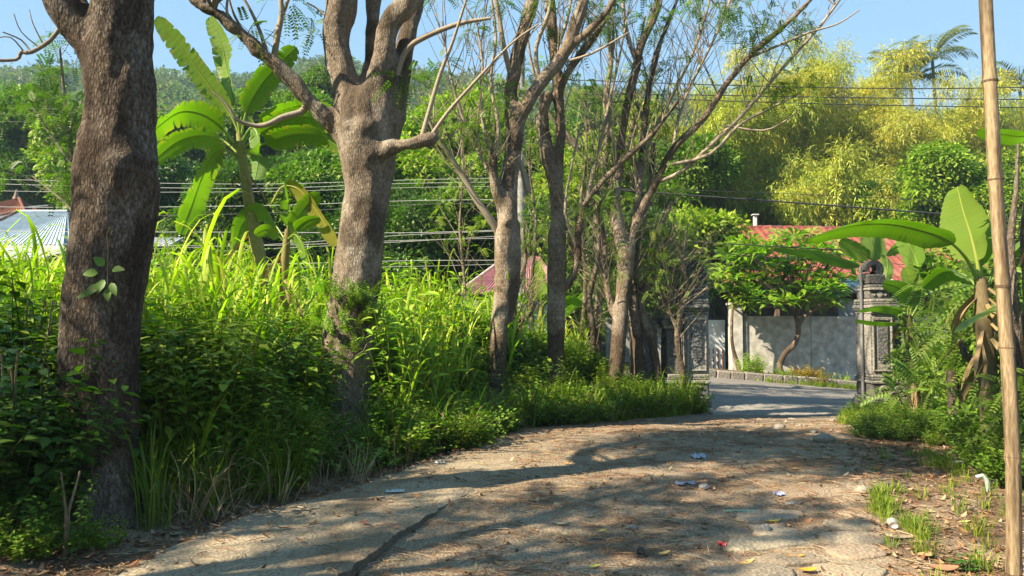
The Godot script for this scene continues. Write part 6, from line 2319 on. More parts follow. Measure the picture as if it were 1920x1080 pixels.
	for e in [[1652, 940], [1648, 955], [1655, 975], [1650, 965], [1740, 870], [1755, 885], [1770, 880], [1660, 948], [1720, 1005], [1700, 990], [1735, 1015]]:
		for j in 5:
			var p := on_ground(e[0] + rng.randf_range(-12, 12), e[1] + rng.randf_range(-8, 8))
			xf.append(Transform3D(turned(rng.randf_range(0.5, 1.0)), p - Vector3(0, 0.01, 0)))
			cs.append(green_tint(0.75, 1.2))
	stuff("short_grass", G.short, xf, cs, "short tufts of grass at the gate and along the bare ground", "grass")

# a shrub of several leafy canes
func shrub(called: String, label: String, px: float, py: float, d: float, meshes: Array, n: int, spread: float, s0: float, s1: float, tone := Color.WHITE, stems := 0, group := "") -> Node3D:
	var p := at(px, py, d)
	p.y = ground_h(p.x, p.z)
	var o := thing(called, label, "shrub", p, group)
	var xf := []
	var cs := []
	for k in n:
		var a := rng.randf() * TAU
		var r := spread * sqrt(rng.randf())
		var q := Vector3(cos(a) * r, 0, sin(a) * r)
		q.y = ground_h(p.x + q.x, p.z + q.z) - p.y - 0.02
		xf.append(Transform3D(turned(rng.randf_range(s0, s1), 0.25), q))
		var g := green_tint(0.75, 1.2)
		cs.append(Color(g.r * tone.r, g.g * tone.g, g.b * tone.b))
	for m in meshes.size():
		var xs := []
		var c2 := []
		for k in range(m, xf.size(), meshes.size()):
			xs.append(xf[k]); c2.append(cs[k])
		if xs.size():
			scatter("foliage", meshes[m], xs, c2, o)
	if stems > 0:
		var m := Mb.new()
		for k in stems:
			var a := rng.randf() * TAU
			var q := Vector3(cos(a), 0, sin(a)) * rng.randf() * spread * 0.5
			m.tube(PackedVector3Array([q, q * 1.3 + Vector3(0, s1 * 0.4, 0), q * 1.8 + Vector3(rng.randf_range(-0.1, 0.1), s1 * 0.8, 0)]), PackedFloat32Array([0.016, 0.012, 0.006]), 6, vary(Color(0.26, 0.2, 0.13), 0.2), false)
		part("stems", m.done(M.twig), o).set_meta("kind", "stuff")
	return o

# bush: clumps of foliage on upright woody stems
func bush(called: String, label: String, px: float, top_py: float, d: float, r: float, meshes: Array, density: float, s: float, tone := Color.WHITE, group := "shrubs on the gate side of the track") -> Node3D:
	var top := at(px, top_py, d)
	var foot := Vector3(top.x, ground_h(top.x, top.z), top.z)
	var h := top.y - foot.y
	var o := thing(called, label, "shrub", foot, group)
	var m := Mb.new()
	var lobes := []
	var n := maxi(4, int(h * 3.2))
	for k in n:
		var a := rng.randf() * TAU
		var c := Vector3(cos(a) * r * rng.randf_range(0.1, 0.7), h * (0.2 + 0.72 * (k + 0.5) / n), sin(a) * r * rng.randf_range(0.1, 0.6))
		lobes.append([c, r * rng.randf_range(0.4, 0.65)])
		var q := Vector3(rng.randf_range(-0.12, 0.12), -0.05, rng.randf_range(-0.12, 0.12))
		m.tube(PackedVector3Array([q, q.lerp(c, 0.5) + Vector3(0, 0.1, 0), c]), PackedFloat32Array([0.02, 0.014, 0.006]), 6, vary(Color(0.24, 0.19, 0.13), 0.25), false)
	part("stems", m.done(M.twig), o).set_meta("kind", "stuff")
	crown(o, meshes, lobes, density, s * 0.75, s * 1.25, tone, "foliage")
	return o

func make_shrubs() -> void:
	var g1 := "broad-leaved shrubs around the nearest trunk"
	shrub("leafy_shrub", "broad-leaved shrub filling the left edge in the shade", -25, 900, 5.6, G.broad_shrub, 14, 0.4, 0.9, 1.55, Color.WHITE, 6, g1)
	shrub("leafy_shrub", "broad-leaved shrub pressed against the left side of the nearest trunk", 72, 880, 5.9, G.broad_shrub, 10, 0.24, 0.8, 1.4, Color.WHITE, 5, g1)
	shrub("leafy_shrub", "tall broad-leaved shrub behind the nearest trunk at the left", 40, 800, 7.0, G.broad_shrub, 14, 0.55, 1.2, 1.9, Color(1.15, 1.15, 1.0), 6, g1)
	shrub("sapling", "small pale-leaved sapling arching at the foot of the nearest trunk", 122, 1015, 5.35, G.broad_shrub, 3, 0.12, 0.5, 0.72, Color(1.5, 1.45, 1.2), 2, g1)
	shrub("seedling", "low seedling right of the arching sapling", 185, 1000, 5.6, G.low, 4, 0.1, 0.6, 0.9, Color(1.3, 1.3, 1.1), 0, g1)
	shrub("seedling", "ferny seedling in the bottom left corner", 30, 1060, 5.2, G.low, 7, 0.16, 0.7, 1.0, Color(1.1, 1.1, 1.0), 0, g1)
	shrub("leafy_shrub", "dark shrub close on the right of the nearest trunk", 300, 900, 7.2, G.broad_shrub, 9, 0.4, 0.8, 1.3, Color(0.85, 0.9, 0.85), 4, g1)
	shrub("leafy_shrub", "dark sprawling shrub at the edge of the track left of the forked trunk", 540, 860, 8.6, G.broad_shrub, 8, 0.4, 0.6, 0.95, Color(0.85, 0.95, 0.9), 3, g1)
	shrub("leafy_shrub", "low shrub spilling over the foot of the forked trunk", 690, 845, 9.5, G.low, 7, 0.28, 0.6, 0.9, Color(0.9, 0.95, 0.95), 3, g1)
	shrub("strap_leaved_plant", "clump of long drooping strap leaves in the shade between the first two trunks", 345, 870, 6.9, G.blades, 5, 0.12, 1.2, 1.7, Color(1.0, 1.05, 1.0), 0, g1)
	shrub("strap_leaved_plant", "pale-stemmed grass clump standing at the track edge right of the forked trunk", 760, 830, 10.3, G.blades, 3, 0.08, 0.9, 1.1, Color(1.3, 1.3, 1.1), 0, g1)
	shrub("leafy_shrub", "bright round-leaved weed at the track edge beside the third trunk", 1018, 770, 12.6, G.low, 10, 0.22, 1.0, 1.5, Color(1.4, 1.4, 1.1), 0, g1)
	# creeper round the forked trunk
	var d := 10.0
	var o := thing("creeper", "leafy creeper hugging the forked trunk at chest height", "creeper", at(660, 620, d), "")
	var xf := []
	var cs := []
	for k in 44:
		var py := rng.randf_range(545.0, 660.0)
		var px := 655.0 + rng.randf_range(-52.0, 55.0)
		if py > 620.0 and rng.randf() < 0.55:
			continue
		xf.append(Transform3D(turned(rng.randf_range(0.25, 0.42), 0.9), at(px, py, d - 0.18 + absf(px - 655.0) * 0.004) - o.position))
		cs.append(green_tint(0.85, 1.4))
	scatter("foliage", G.herb[0], xf, cs, o)
	var m := Mb.new()
	var pp := PackedVector3Array()
	var rr := PackedFloat32Array()
	for k in 16:
		pp.append(at(650.0 + 40.0 * sin(k * 0.8), 820.0 - 18.0 * k, d - 0.12) - o.position)
		rr.append(0.008)
	m.tube(pp, rr, 5, Color(0.2, 0.17, 0.09))
	part("stem", m.done(M.twig), o)
	# creeper on the nearest trunk
	d = 5.85
	o = thing("creeper", "thin creeper with a few glossy leaves on the nearest trunk", "creeper", at(195, 520, d), "")
	xf = []
	cs = []
	for e in [[196, 498, -0.4, 0.5], [210, 506, 0.9, 0.1], [184, 512, -0.9, 0.0], [196, 524, -0.3, -0.8], [208, 530, 0.5, -0.7], [188, 535, -0.7, -0.5], [202, 540, 0.2, -0.9], [178, 548, -0.9, -0.2]]:
		var lf := Mb.new()
		lf.ovate(at(e[0], e[1], d) - o.position, Vector3(e[2], e[3], 0.45).normalized(), Vector3(0.1, 0.5, 0.9), rng.randf_range(0.09, 0.14), rng.randf_range(0.06, 0.085), vary(Color(0.13, 0.22, 0.04), 0.15))
		part("leaf", lf.done(M.leaf), o)
	m = Mb.new()
	pp = PackedVector3Array()
	rr = PackedFloat32Array()
	for e in [[202, 540], [201, 500], [203, 470], [200, 440], [207, 425], [211, 432], [208, 440]]:
		pp.append(at(e[0], e[1], d + 0.02) - o.position)
		rr.append(0.003)
	m.tube(pp, rr, 5, Color(0.2, 0.2, 0.1))
	part("stem", m.done(M.twig), o)
	# fallen dead branches in the undergrowth by the forked trunk
	d = 9.3
	m = Mb.new()
	m.tube(PackedVector3Array([Vector3(-0.5, -0.05, 0), Vector3(-0.2, 0.12, 0), Vector3(0.15, 0.45, -0.1), Vector3(0.4, 0.75, -0.2)]), PackedFloat32Array([0.06, 0.055, 0.045, 0.03]), 9, Color(0.16, 0.13, 0.1))
	var fb := on_ground(545, 850)
	solo("dead_branch", m.done(M.bark), "dark dead branch leaning against the forked trunk's left side", "branch", fb)
	m = Mb.new()
	m.tube(PackedVector3Array([Vector3(-0.35, 0.22, 0), Vector3(-0.1, 0.27, 0), Vector3(0.2, 0.25, 0), Vector3(0.35, 0.3, 0.05)]), PackedFloat32Array([0.03, 0.035, 0.035, 0.03]), 9, Color(0.3, 0.24, 0.18))
	m.tube(PackedVector3Array([Vector3(0.1, 0.26, 0), Vector3(0.12, 0.1, 0.02), Vector3(0.1, -0.15, 0.02)]), PackedFloat32Array([0.03, 0.028, 0.03]), 8, Color(0.2, 0.16, 0.12))
	solo("dead_branch", m.done(M.bark), "pale dead branch lying propped beside the forked trunk's foot", "branch", on_ground(568, 838))

	# ---- right side
	bush("feathery_shrub", "tall feathery shrub right of the right gate pillar", 1768, 500, 12.0, 0.75, G.fine, 30.0, 1.3)
	bush("feathery_shrub", "feathery shrub in front of the broad-leaved banana plant", 1800, 560, 10.2, 0.7, G.fine, 30.0, 1.2)
	bush("feathery_shrub", "dark feathery shrub low behind the young zigzag plant", 1782, 620, 11.6, 0.6, G.fine, 30.0, 1.2, Color(0.85, 0.95, 0.9))
	bush("leafy_bush", "dense leafy bush behind the bamboo pole at eye level", 1900, 520, 9.4, 0.8, G.pinnate, 26.0, 0.9)
	bush("leafy_bush", "bright leafy bush at the bamboo pole's right low down", 1915, 690, 7.8, 0.5, G.pinnate, 34.0, 0.75, Color(1.3, 1.3, 1.1))
	bush("leafy_bush", "leafy bush left of the bamboo pole at knee height", 1830, 720, 9.0, 0.55, G.pinnate, 34.0, 0.75, Color(1.15, 1.2, 1.0))
	bush("leafy_bush", "low bush in front of the right gate pillar's foot", 1725, 800, 12.6, 0.32, G.pinnate, 34.0, 0.7, Color(1.2, 1.25, 1.0))
	bush("leafy_bush", "round green bush under the young zigzag plant", 1800, 770, 10.8, 0.4, G.mid, 34.0, 0.5, Color(1.0, 1.1, 1.0))
	bush("leafy_bush", "tall leafy bush behind the right edge of the picture", 1980, 480, 8.2, 0.9, G.mid, 26.0, 0.6)
	bush("leafy_bush", "shaded bush between the right gate pillar and the banana plants", 1728, 560, 13.6, 0.45, G.mid, 34.0, 0.5, Color(0.9, 1.0, 0.9))
	bush("leafy_bush", "leafy bush behind the broad-leaved banana plant", 1840, 450, 12.5, 0.9, G.mid, 26.0, 0.7, Color(1.0, 1.05, 0.9))
	bush("leafy_bush", "broad-leaved bush between the bamboo pole and the banana stem", 1880, 600, 9.8, 0.7, G.mid, 36.0, 0.5, Color(1.05, 1.1, 0.95))
	bush("leafy_bush", "broad-leaved bush just right of the feathery shrubs at head height", 1815, 610, 11.2, 0.6, G.mid, 38.0, 0.5, Color(1.0, 1.05, 0.95))
	bush("leafy_bush", "waist-high bush at the edge of the bare ground left of the bamboo pole", 1835, 790, 8.6, 0.45, G.mid, 40.0, 0.4, Color(1.05, 1.1, 0.95))
	bush("leafy_bush", "leafy bush overlapping the right gate pillar's wing", 1712, 640, 12.9, 0.4, G.mid, 40.0, 0.42, Color(1.0, 1.05, 0.95))
	# young plant with zigzag pinnate leaves
	d = 10.4
	o = thing("young_plant", "young plant with glossy paired leaflets on two reddish stems by the right pillar", "plant", on_ground(1708, 806))
	m = Mb.new()
	for s in [[[0, -0.05], [-0.1, 0.25], [-0.2, 0.55]], [[0, -0.05], [0.06, 0.3], [0.12, 0.62]]]:
		m.tube(PackedVector3Array([Vector3(s[0][0], s[0][1], 0), Vector3(s[1][0], s[1][1], 0), Vector3(s[2][0], s[2][1], 0)]), PackedFloat32Array([0.014, 0.012, 0.008]), 7, Color(0.34, 0.2, 0.12))
	part("stems", m.done(M.twig), o).set_meta("kind", "stuff")
	for e in [[-0.2, 0.55, -0.75, 0.38, 0.0], [-0.2, 0.5, -0.5, 0.75, 0.2], [-0.2, 0.52, -0.55, 0.2, 0.3], [0.12, 0.62, 0.0, 1.15, 0.0], [0.12, 0.6, -0.35, 0.98, 0.25], [0.12, 0.6, 0.45, 0.9, 0.1], [0.12, 0.58, 0.4, 0.5, 0.35], [-0.15, 0.45, -0.1, 0.6, 0.5]]:
		var lf := Mb.new()
		var a := Vector3(e[0], e[1], 0)
		var b := Vector3(e[2], e[3], e[4])
		var dir := (b - a).normalized()
		var side := dir.cross(Vector3(0.1, 0.5, 1)).normalized()
		lf.tube(PackedVector3Array([a, a.lerp(b, 0.5) + Vector3(0, 0.05, 0), b]), PackedFloat32Array([0.008, 0.006, 0.003]), 5, Color(0.2, 0.24, 0.06))
		for k in 9:
			var f := 0.22 + 0.78 * k / 8.0
			var q := a.lerp(b, f) + Vector3(0, 0.05 * sin(PI * f), 0)
			for s in [-1.0, 1.0]:
				lf.leaf(q, (side * s + dir * 0.8).normalized(), Vector3(0, 1, 0.5), 0.13 * (1.15 - 0.35 * f), 0.045, vary(Color(0.17, 0.27, 0.04), 0.15), 0.5, 0.1)
		part("leaf", lf.done(M.leaf_gloss), o)
	# stems and stumps among the shrubs
	var bark := Color(0.28, 0.24, 0.19)
	road_tree("tree_stump", "pale broken trunk stub standing among the shrubs by the banana plant", [[[1790, 815, 10.0, 24], [1788, 760, 10.0, 20], [1785, 715, 10.0, 20], [1782, 700, 10.0, 17]]], [], 0.02, M.bark, bark, Color(0.45, 0.42, 0.36, 0.5), "")
	road_tree("small_tree", "crooked grey branchy tree left of the bamboo pole", [[[1866, 770, 9.2, 22], [1860, 710, 9.2, 20], [1835, 685, 9.1, 16], [1812, 668, 9.0, 13], [1800, 640, 9.0, 9]], [[1860, 710, 9.2, 14], [1862, 640, 9.3, 12], [1858, 580, 9.4, 9]]], [], 0.022, M.bark, Color(0.22, 0.19, 0.16), Color(0.4, 0.38, 0.34, 0.4), "small trees crowding the gate")
	road_tree("small_tree", "pale multi-stemmed tree right of the bamboo pole", [[[1912, 800, 8.0, 26], [1915, 700, 8.0, 24], [1908, 620, 8.0, 18], [1900, 540, 8.0, 15], [1895, 450, 8.0, 13], [1905, 360, 8.0, 10], [1910, 260, 8.0, 7]], [[1914, 690, 8.0, 16], [1925, 560, 8.1, 14], [1918, 440, 8.1, 11], [1930, 330, 8.1, 8]], [[1910, 640, 8.0, 12], [1890, 560, 7.9, 10], [1898, 500, 7.9, 8]]], [], 0.022, M.bark, Color(0.26, 0.22, 0.18), Color(0.44, 0.42, 0.36, 0.4), "small trees crowding the gate")

# ------------------------------------------------------------------ frangipani and the bed by the wall
func make_frangipani() -> void:
	var d := 22.4
	var limbs := [
		[[1466, 700, d, 12], [1462, 685, d, 11], [1472, 662, d, 10], [1490, 645, d, 10], [1497, 620, d, 9], [1494, 600, d, 8], [1486, 575, d, 7]],
		[[1495, 612, d, 9], [1512, 590, d - 0.1, 9], [1540, 572, d - 0.2, 8], [1565, 558, d - 0.3, 7]],
		[[1488, 580, d, 9], [1470, 555, d - 0.2, 8], [1445, 540, d - 0.3, 7], [1420, 525, d - 0.4, 6]],
		[[1488, 580, d, 9], [1490, 540, d + 0.1, 8], [1480, 500, d + 0.1, 7], [1470, 460, d + 0.1, 5]],
		[[1492, 590, d, 8], [1520, 545, d + 0.2, 7], [1545, 510, d + 0.2, 6], [1560, 480, d + 0.2, 5]],
	]
	var o := road_tree("frangipani_tree", "frangipani tree with rosettes of long leaves in front of the grey wall", limbs, [], 0.025, M.bark, Color(0.33, 0.26, 0.19), Color(0.45, 0.4, 0.33, 0.5), "")
	var xf := []
	var cs := []
	var m := Mb.new()
	for k in 180:
		var dv := rdir()
		var c := at(1478, 508, d - 0.1)
		var q := c + Vector3(dv.x * 2.3, dv.y * 1.35, dv.z * 1.0) * pow(rng.randf(), 0.35) - o.position
		if q.y < 2.0 - o.position.y and rng.randf() < 0.75:
			continue
		if q.z > 0.9 or q.z < -0.75:
			q.z *= 0.6
		xf.append(Transform3D(turned(rng.randf_range(1.25, 1.8), 0.5), q))
		cs.append(green_tint(1.0, 1.6))
		if k % 3 == 0:
			var root := at(1490, 560, d) - o.position
			m.tube(PackedVector3Array([q, q.lerp(root, 0.35) - Vector3(0, 0.12, 0), q.lerp(root, 0.7) - Vector3(0, 0.1, 0)]), PackedFloat32Array([0.012, 0.018, 0.022]), 5, Color(0.33, 0.27, 0.2), false)
	part("twigs", m.done(M.twig), o).set_meta("kind", "stuff")
	scatter("foliage", G.rosette[0], xf.slice(0, xf.size() / 2), cs.slice(0, xf.size() / 2), o)
	scatter("foliage", G.rosette[1], xf.slice(xf.size() / 2), cs.slice(xf.size() / 2), o)
	o = road_tree("frangipani_tree", "slim young frangipani with a bare stem next to the wall's column", [[[1388, 700, d, 10], [1382, 680, d, 9], [1373, 645, d, 7], [1372, 600, d, 6], [1376, 560, d, 5], [1380, 520, d, 5]], [[1374, 575, d, 5], [1392, 545, d, 4], [1405, 515, d, 3]]], [], 0.022, M.bark, Color(0.33, 0.26, 0.19), Color(0.45, 0.4, 0.33, 0.5), "")
	xf = []
	cs = []
	for k in 46:
		var dv := rdir()
		var q := at(1388, 530, d) + Vector3(dv.x * 0.55, dv.y * 0.75, dv.z * 0.5) * pow(rng.randf(), 0.4) - o.position
		xf.append(Transform3D(turned(rng.randf_range(0.9, 1.3), 0.5), q))
		cs.append(green_tint(0.85, 1.35))
	scatter("foliage", G.rosette[0], xf, cs, o)
	# plants of the bed
	var bed := "plants in the bed below the grey wall"
	var list := [
		["leafy_plant", "bright yellow-green leafy plant next to the slim frangipani stem", 1408, 21.9, "herb", 7, 0.25, 0.6, 1.0, Color(1.8, 1.7, 1.2)],
		["leafy_plant", "small leafy plant at the foot of the curved frangipani trunk", 1468, 21.9, "low", 6, 0.2, 0.9, 1.3, Color(1.4, 1.4, 1.1)],
		["dry_plant", "dry brown bush in the bed right of the frangipani trunk", 1508, 21.9, "low", 16, 0.4, 1.0, 1.6, Color(2.3, 1.0, 1.2)],
		["spiky_plant", "pale striped spiky plants in the bed nearest the middle", 1545, 21.9, "blades", 5, 0.3, 0.45, 0.6, Color(1.7, 1.5, 2.2)],
		["spiky_plant", "pale striped spiky plants in the bed next to the right pillar", 1590, 21.9, "blades", 6, 0.32, 0.45, 0.62, Color(1.7, 1.5, 2.2)],
		["leafy_plant", "knee-high weed standing between column and kerb", 1425, 21.8, "herb", 4, 0.16, 0.5, 0.7, Color(1.4, 1.4, 1.1)],
	]
	for e in list:
		shrub(e[0], e[1], e[2], 700, e[3], G[e[4]], e[5], e[6], e[7], e[8], e[9], 0, bed)

# ------------------------------------------------------------------ things lying on the ground
func curled_leaf(l: float, w: float, col: Color, curl: float) -> ArrayMesh:
	var m := Mb.new()
	var n := 6
	for k in n + 1:
		var f := float(k) / n
		var hw := w * 0.5 * sin(PI * clampf(f * 0.96 + 0.02, 0.0, 1.0))
		var y := curl * l * (f - 0.4) * (f - 0.4)
		for s in [-1.0, 0.0, 1.0]:
			m.vert(Vector3((f - 0.5) * l, 0.006 + y + absf(s) * curl * w * 0.25, s * hw), Vector3.UP, col)
	for k in n:
		for s in 2:
			var a := k * 3 + s
			m.quad(a, a + 3, a + 4, a + 1)
	m.smooth_normals()
	return m.done(M.dry)

func crumple(w: float, l: float, h: float, col: Color, col2: Color, seed_: float, mat: Material) -> ArrayMesh:
	# creased sheet of plastic film or paper
	var m := Mb.new()
	var n := 9
	for j in n:
		for i in n:
			var u := i / (n - 1.0) - 0.5
			var v := j / (n - 1.0) - 0.5
			var k := 1.0 + 0.22 * nz.get_noise_2d(u * 200.0 + seed_, v * 200.0)
			var y := absf(nz2.get_noise_2d(u * 260.0 + seed_ * 3.0, v * 260.0)) * h * 1.6 + 0.006
			m.vert(Vector3(u * w * k, y, v * l * k), Vector3.UP, col if nz.get_noise_2d(u * 160.0 - seed_, v * 160.0) < 0.12 else col2)
	for j in n - 1:
		for i in n - 1:
			var a := j * n + i
			m.quad(a, a + n, a + n + 1, a + 1)
	m.smooth_normals()
	return m.done(mat)

func lay(called: String, mesh: Mesh, label: String, category: String, px: float, py: float, turn := 0.0, group := "", lift := 0.0) -> MeshInstance3D:
	var p := on_ground(px, py)
	var d := -p.z
	if d < 9.4 and p.x > lerp_list(SLAB_LEFT, d) and p.x < lerp_list(JOINT, d):
		p.y = maxf(p.y, 0.082)
	p.y += lift
	var o := solo(called, mesh, label, category, p, group)
	o.rotation.y = turn
	return o

func make_litter() -> void:
	var brown := [Color(0.3, 0.17, 0.09), Color(0.36, 0.23, 0.12), Color(0.22, 0.12, 0.07), Color(0.42, 0.31, 0.19), Color(0.28, 0.2, 0.14)]
	var meshes := []
	for c in brown:
		meshes.append(curled_leaf(0.085, 0.03, c, rng.randf_range(0.2, 0.8)))
	var xf := []
	var cs := []
	for k in 9000:
		var p := Vector3.ZERO
		var pick := rng.randf()
		if pick < 0.38:                      # verge on the tree side
			var d := rng.randf_range(4.3, 12.5)
			p = Vector3(lerp_list(SLAB_LEFT, d) + 0.1 - 1.5 * rng.randf(), 0, -d)
		elif pick < 0.8:                     # bare ground on the open side
			var d := rng.randf_range(4.2, 10.2)
			p = Vector3(lerp_list(PATH_RIGHT, d) - 0.1 + 3.0 * rng.randf(), 0, -d)
		else:
			var d := rng.randf_range(4.4, 12.5)
			p = Vector3(lerpf(lerp_list(SLAB_LEFT, d), lerp_list(PATH_RIGHT, d), rng.randf()), 0, -d)
			if rng.randf() < 0.6:
				continue
		p.y = ground_h(p.x, p.z)
		var dd := -p.z
		if dd < 9.4 and p.x > lerp_list(SLAB_LEFT, dd) and p.x < lerp_list(JOINT, dd):
			p.y = 0.085
		xf.append(Transform3D(turned(rng.randf_range(0.3, 1.15), 0.5), p))
		cs.append(vary(Color(0.75, 0.72, 0.7), 0.5))
	stuff("leaf_litter", meshes, xf, cs, "dry brown fallen leaves strewn over the ground", "leaf litter")
	# thin dry needles and twigs
	var sticks := []
	for c in [Color(0.3, 0.19, 0.11), Color(0.24, 0.14, 0.08), Color(0.4, 0.3, 0.19)]:
		var m := Mb.new()
		m.tube(PackedVector3Array([Vector3(-0.07, 0.004, 0), Vector3(0, 0.009, rng.randf_range(-0.015, 0.015)), Vector3(0.07, 0.004, 0)]), PackedFloat32Array([0.0018, 0.002, 0.0012]), 4, c, false)
		m.tube(PackedVector3Array([Vector3(0.0, 0.007, 0.0), Vector3(0.03, 0.01, 0.03)]), PackedFloat32Array([0.0015, 0.0008]), 4, c, false)
		sticks.append(m.done(M.dry))
	xf = []
	cs = []
	for k in 12000:
		var d := 4.3 + 8.5 * pow(rng.randf(), 1.3)
		var x := rng.randf_range(lerp_list(SLAB_LEFT, d) - 0.4, lerp_list(PATH_RIGHT, d) + 1.6)
		var heap := nz.get_noise_2d(x * 14.0 + 300.0, d * 30.0)
		if heap < 0.0 and rng.randf() < 0.8:
			continue
		var y := ground_h(x, -d)
		if d < 9.4 and x > lerp_list(SLAB_LEFT, d) and x < lerp_list(JOINT, d):
			y = 0.083
			if rng.randf() < 0.75:
				continue
		var s := rng.randf_range(0.5, 1.7)
		xf.append(Transform3D(turned(s, 0.15), Vector3(x, y, -d)))
		cs.append(vary(Color(1, 1, 1), 0.3))
	stuff("dry_twigs", sticks, xf, cs, "reddish dry needles and twigs drifted over the track", "twigs")
	# small broken stones at the far end of the track
	var pebs := []
	for k in 4:
		pebs.append(lump(Vector3(0.05, 0.025, 0.04), Color(0.36, 0.31, 0.25), M.concrete, 0.3, k * 3.0))
	xf = []
	cs = []
	for k in 260:
		var d := rng.randf_range(10.2, 14.8) if rng.randf() < 0.85 else rng.randf_range(4.4, 10.0)
		var x := lerpf(lerp_list(SLAB_LEFT, d) + 0.3, lerp_list(PATH_RIGHT, d) + 0.1, pow(rng.randf(), 0.6))
		xf.append(Transform3D(turned(rng.randf_range(0.2, 1.0) if d < 11.5 else rng.randf_range(0.3, 1.3), 0.3), Vector3(x, ground_h(x, -d) - 0.012, -d)))
		cs.append(vary(Color(1, 1, 1), 0.25))
	stuff("rubble", pebs, xf, cs, "broken stones and rubble where the track meets the gate", "rubble")

	# single stones
	var pale := Color(0.42, 0.38, 0.3)
	lay("stone", lump(Vector3(0.16, 0.075, 0.1), pale, M.concrete, 0.12, 1.0), "pale oblong block lying at the far right of the track", "stone", 1545, 838, 0.1, "", 0.03)
	lay("stone", lump(Vector3(0.06, 0.045, 0.05), Color(0.36, 0.35, 0.32), M.concrete, 0.2, 2.0), "grey round stone near the cracked slabs in the sun", "stone", 1434, 996, 0.4, "", 0.02)
	lay("stone", lump(Vector3(0.07, 0.032, 0.05), Color(0.38, 0.37, 0.35), M.concrete, 0.2, 3.0), "flat pale stone in the shaded middle of the track", "stone", 1320, 929, 0.9, "", 0.015)
	lay("stone", lump(Vector3(0.09, 0.05, 0.06), Color(0.4, 0.36, 0.29), M.concrete, 0.2, 4.0), "angular stone on the track's right edge beside the grass tuft", "stone", 1618, 933, 0.2, "", 0.02)
	lay("stone", lump(Vector3(0.05, 0.035, 0.05), Color(0.4, 0.39, 0.36), M.concrete, 0.2, 5.0), "small upright stone left of the pale oblong block", "stone", 1525, 820, 0.2, "", 0.02)
	lay("stone", lump(Vector3(0.07, 0.05, 0.06), Color(0.45, 0.44, 0.42), M.concrete, 0.2, 6.0), "pale stone under the bushes at the right", "stone", 1776, 836, 0.2, "", 0.02)
	lay("stone", lump(Vector3(0.08, 0.03, 0.05), Color(0.42, 0.38, 0.31), M.concrete, 0.2, 7.0), "flat stone half buried in litter below the bushes", "stone", 1796, 864, 0.5, "", 0.015)
	lay("stone", lump(Vector3(0.03, 0.02, 0.03), Color(0.42, 0.4, 0.36), M.concrete, 0.2, 8.0), "small stone at the verge below the third trunk", "stone", 928, 832, 0.5, "", 0.012)
	lay("stone", lump(Vector3(0.05, 0.02, 0.04), Color(0.36, 0.33, 0.28), M.concrete, 0.2, 9.0), "buff stone just left of the black pipe end in the sun", "stone", 1184, 992, 0.5, "", 0.01)
	lay("stone", lump(Vector3(0.05, 0.014, 0.03), Color(0.42, 0.42, 0.4), M.concrete, 0.2, 10.0), "thin white stone chip at the edge of the shadow", "stone", 1482, 955, 0.3, "", 0.01)
	lay("stone", lump(Vector3(0.12, 0.06, 0.09), Color(0.4, 0.37, 0.32), M.concrete, 0.2, 11.0), "broad stone embedded in the ground where the track narrows", "stone", 1460, 808, 0.3, "", 0.0)
	lay("stone", lump(Vector3(0.3, 0.2, 0.2), Color(0.36, 0.32, 0.27), M.stone, 0.2, 12.0), "large boulder at the base of the right gate pillar", "stone", 1712, 762, 0.3, "", 0.12)

	# rubbish
	var pl: Material = M.plastic
	var card := Mb.new()
	card.box(Vector3(0, 0.008, 0), Vector3(0.17, 0.008, 0.085), Color(0.55, 0.6, 0.6), 0.003)
	for k in 3:
		card.box(Vector3(0.0 + 0.035 * k, 0.0138, 0), Vector3(0.014, 0.002, 0.06), Color(0.35, 0.42, 0.44), 0.0005)
	card.box(Vector3(-0.05, 0.0138, -0.01), Vector3(0.03, 0.002, 0.03), Color(0.06, 0.06, 0.06), 0.0005)
	lay("packet", card.done(pl), "flat pale blister packet lying on the concrete strip", "litter", 741, 938, 0.15)
	lay("paper_scrap", crumple(0.11, 0.06, 0.02, Color(0.6, 0.62, 0.6), Color(0.5, 0.52, 0.5), 2.0, pl), "white paper scrap at the far edge of the concrete strip", "litter", 825, 883, 0.3)
	lay("wrapper", crumple(0.16, 0.14, 0.05, Color(0.5, 0.46, 0.12), Color(0.05, 0.22, 0.6), 3.0, pl), "crumpled blue and yellow wrapper in the verge litter", "litter", 540, 914, 0.4, "", 0.02)
	lay("plastic_bag", crumple(0.16, 0.12, 0.06, Color(0.34, 0.38, 0.43), Color(0.22, 0.28, 0.36), 4.0, pl), "bluish crumpled plastic by the sunlit patch", "litter", 1310, 872, 0.2)
	lay("plastic_bag", crumple(0.2, 0.1, 0.03, Color(0.2, 0.23, 0.32), Color(0.25, 0.25, 0.26), 5.0, pl), "flat bluish plastic film left of the pale flat stone", "litter", 1285, 921, 0.1)
	lay("wrapper", crumple(0.1, 0.07, 0.03, Color(0.2, 0.24, 0.5), Color(0.36, 0.38, 0.5), 6.0, pl), "small violet-blue wrapper on the right half of the track", "litter", 1462, 940, 0.6)
	lay("wrapper", crumple(0.07, 0.06, 0.03, Color(0.7, 0.05, 0.05), Color(0.6, 0.08, 0.07), 7.0, pl), "small red plastic scrap in the sunlit foreground", "litter", 1357, 1025, 0.6)
	lay("paper_scrap", crumple(0.14, 0.09, 0.05, Color(0.62, 0.58, 0.5), Color(0.55, 0.5, 0.42), 8.0, pl), "pale paper among the leaves below the bushes", "litter", 1800, 885, 0.6)
	var straw := Mb.new()
	straw.tube(PackedVector3Array([Vector3(-0.14, 0.012, 0), Vector3(0, 0.014, 0.003), Vector3(0.14, 0.012, 0.006)]), PackedFloat32Array([0.005, 0.005, 0.005]), 8, Color(0.15, 0.4, 0.3))
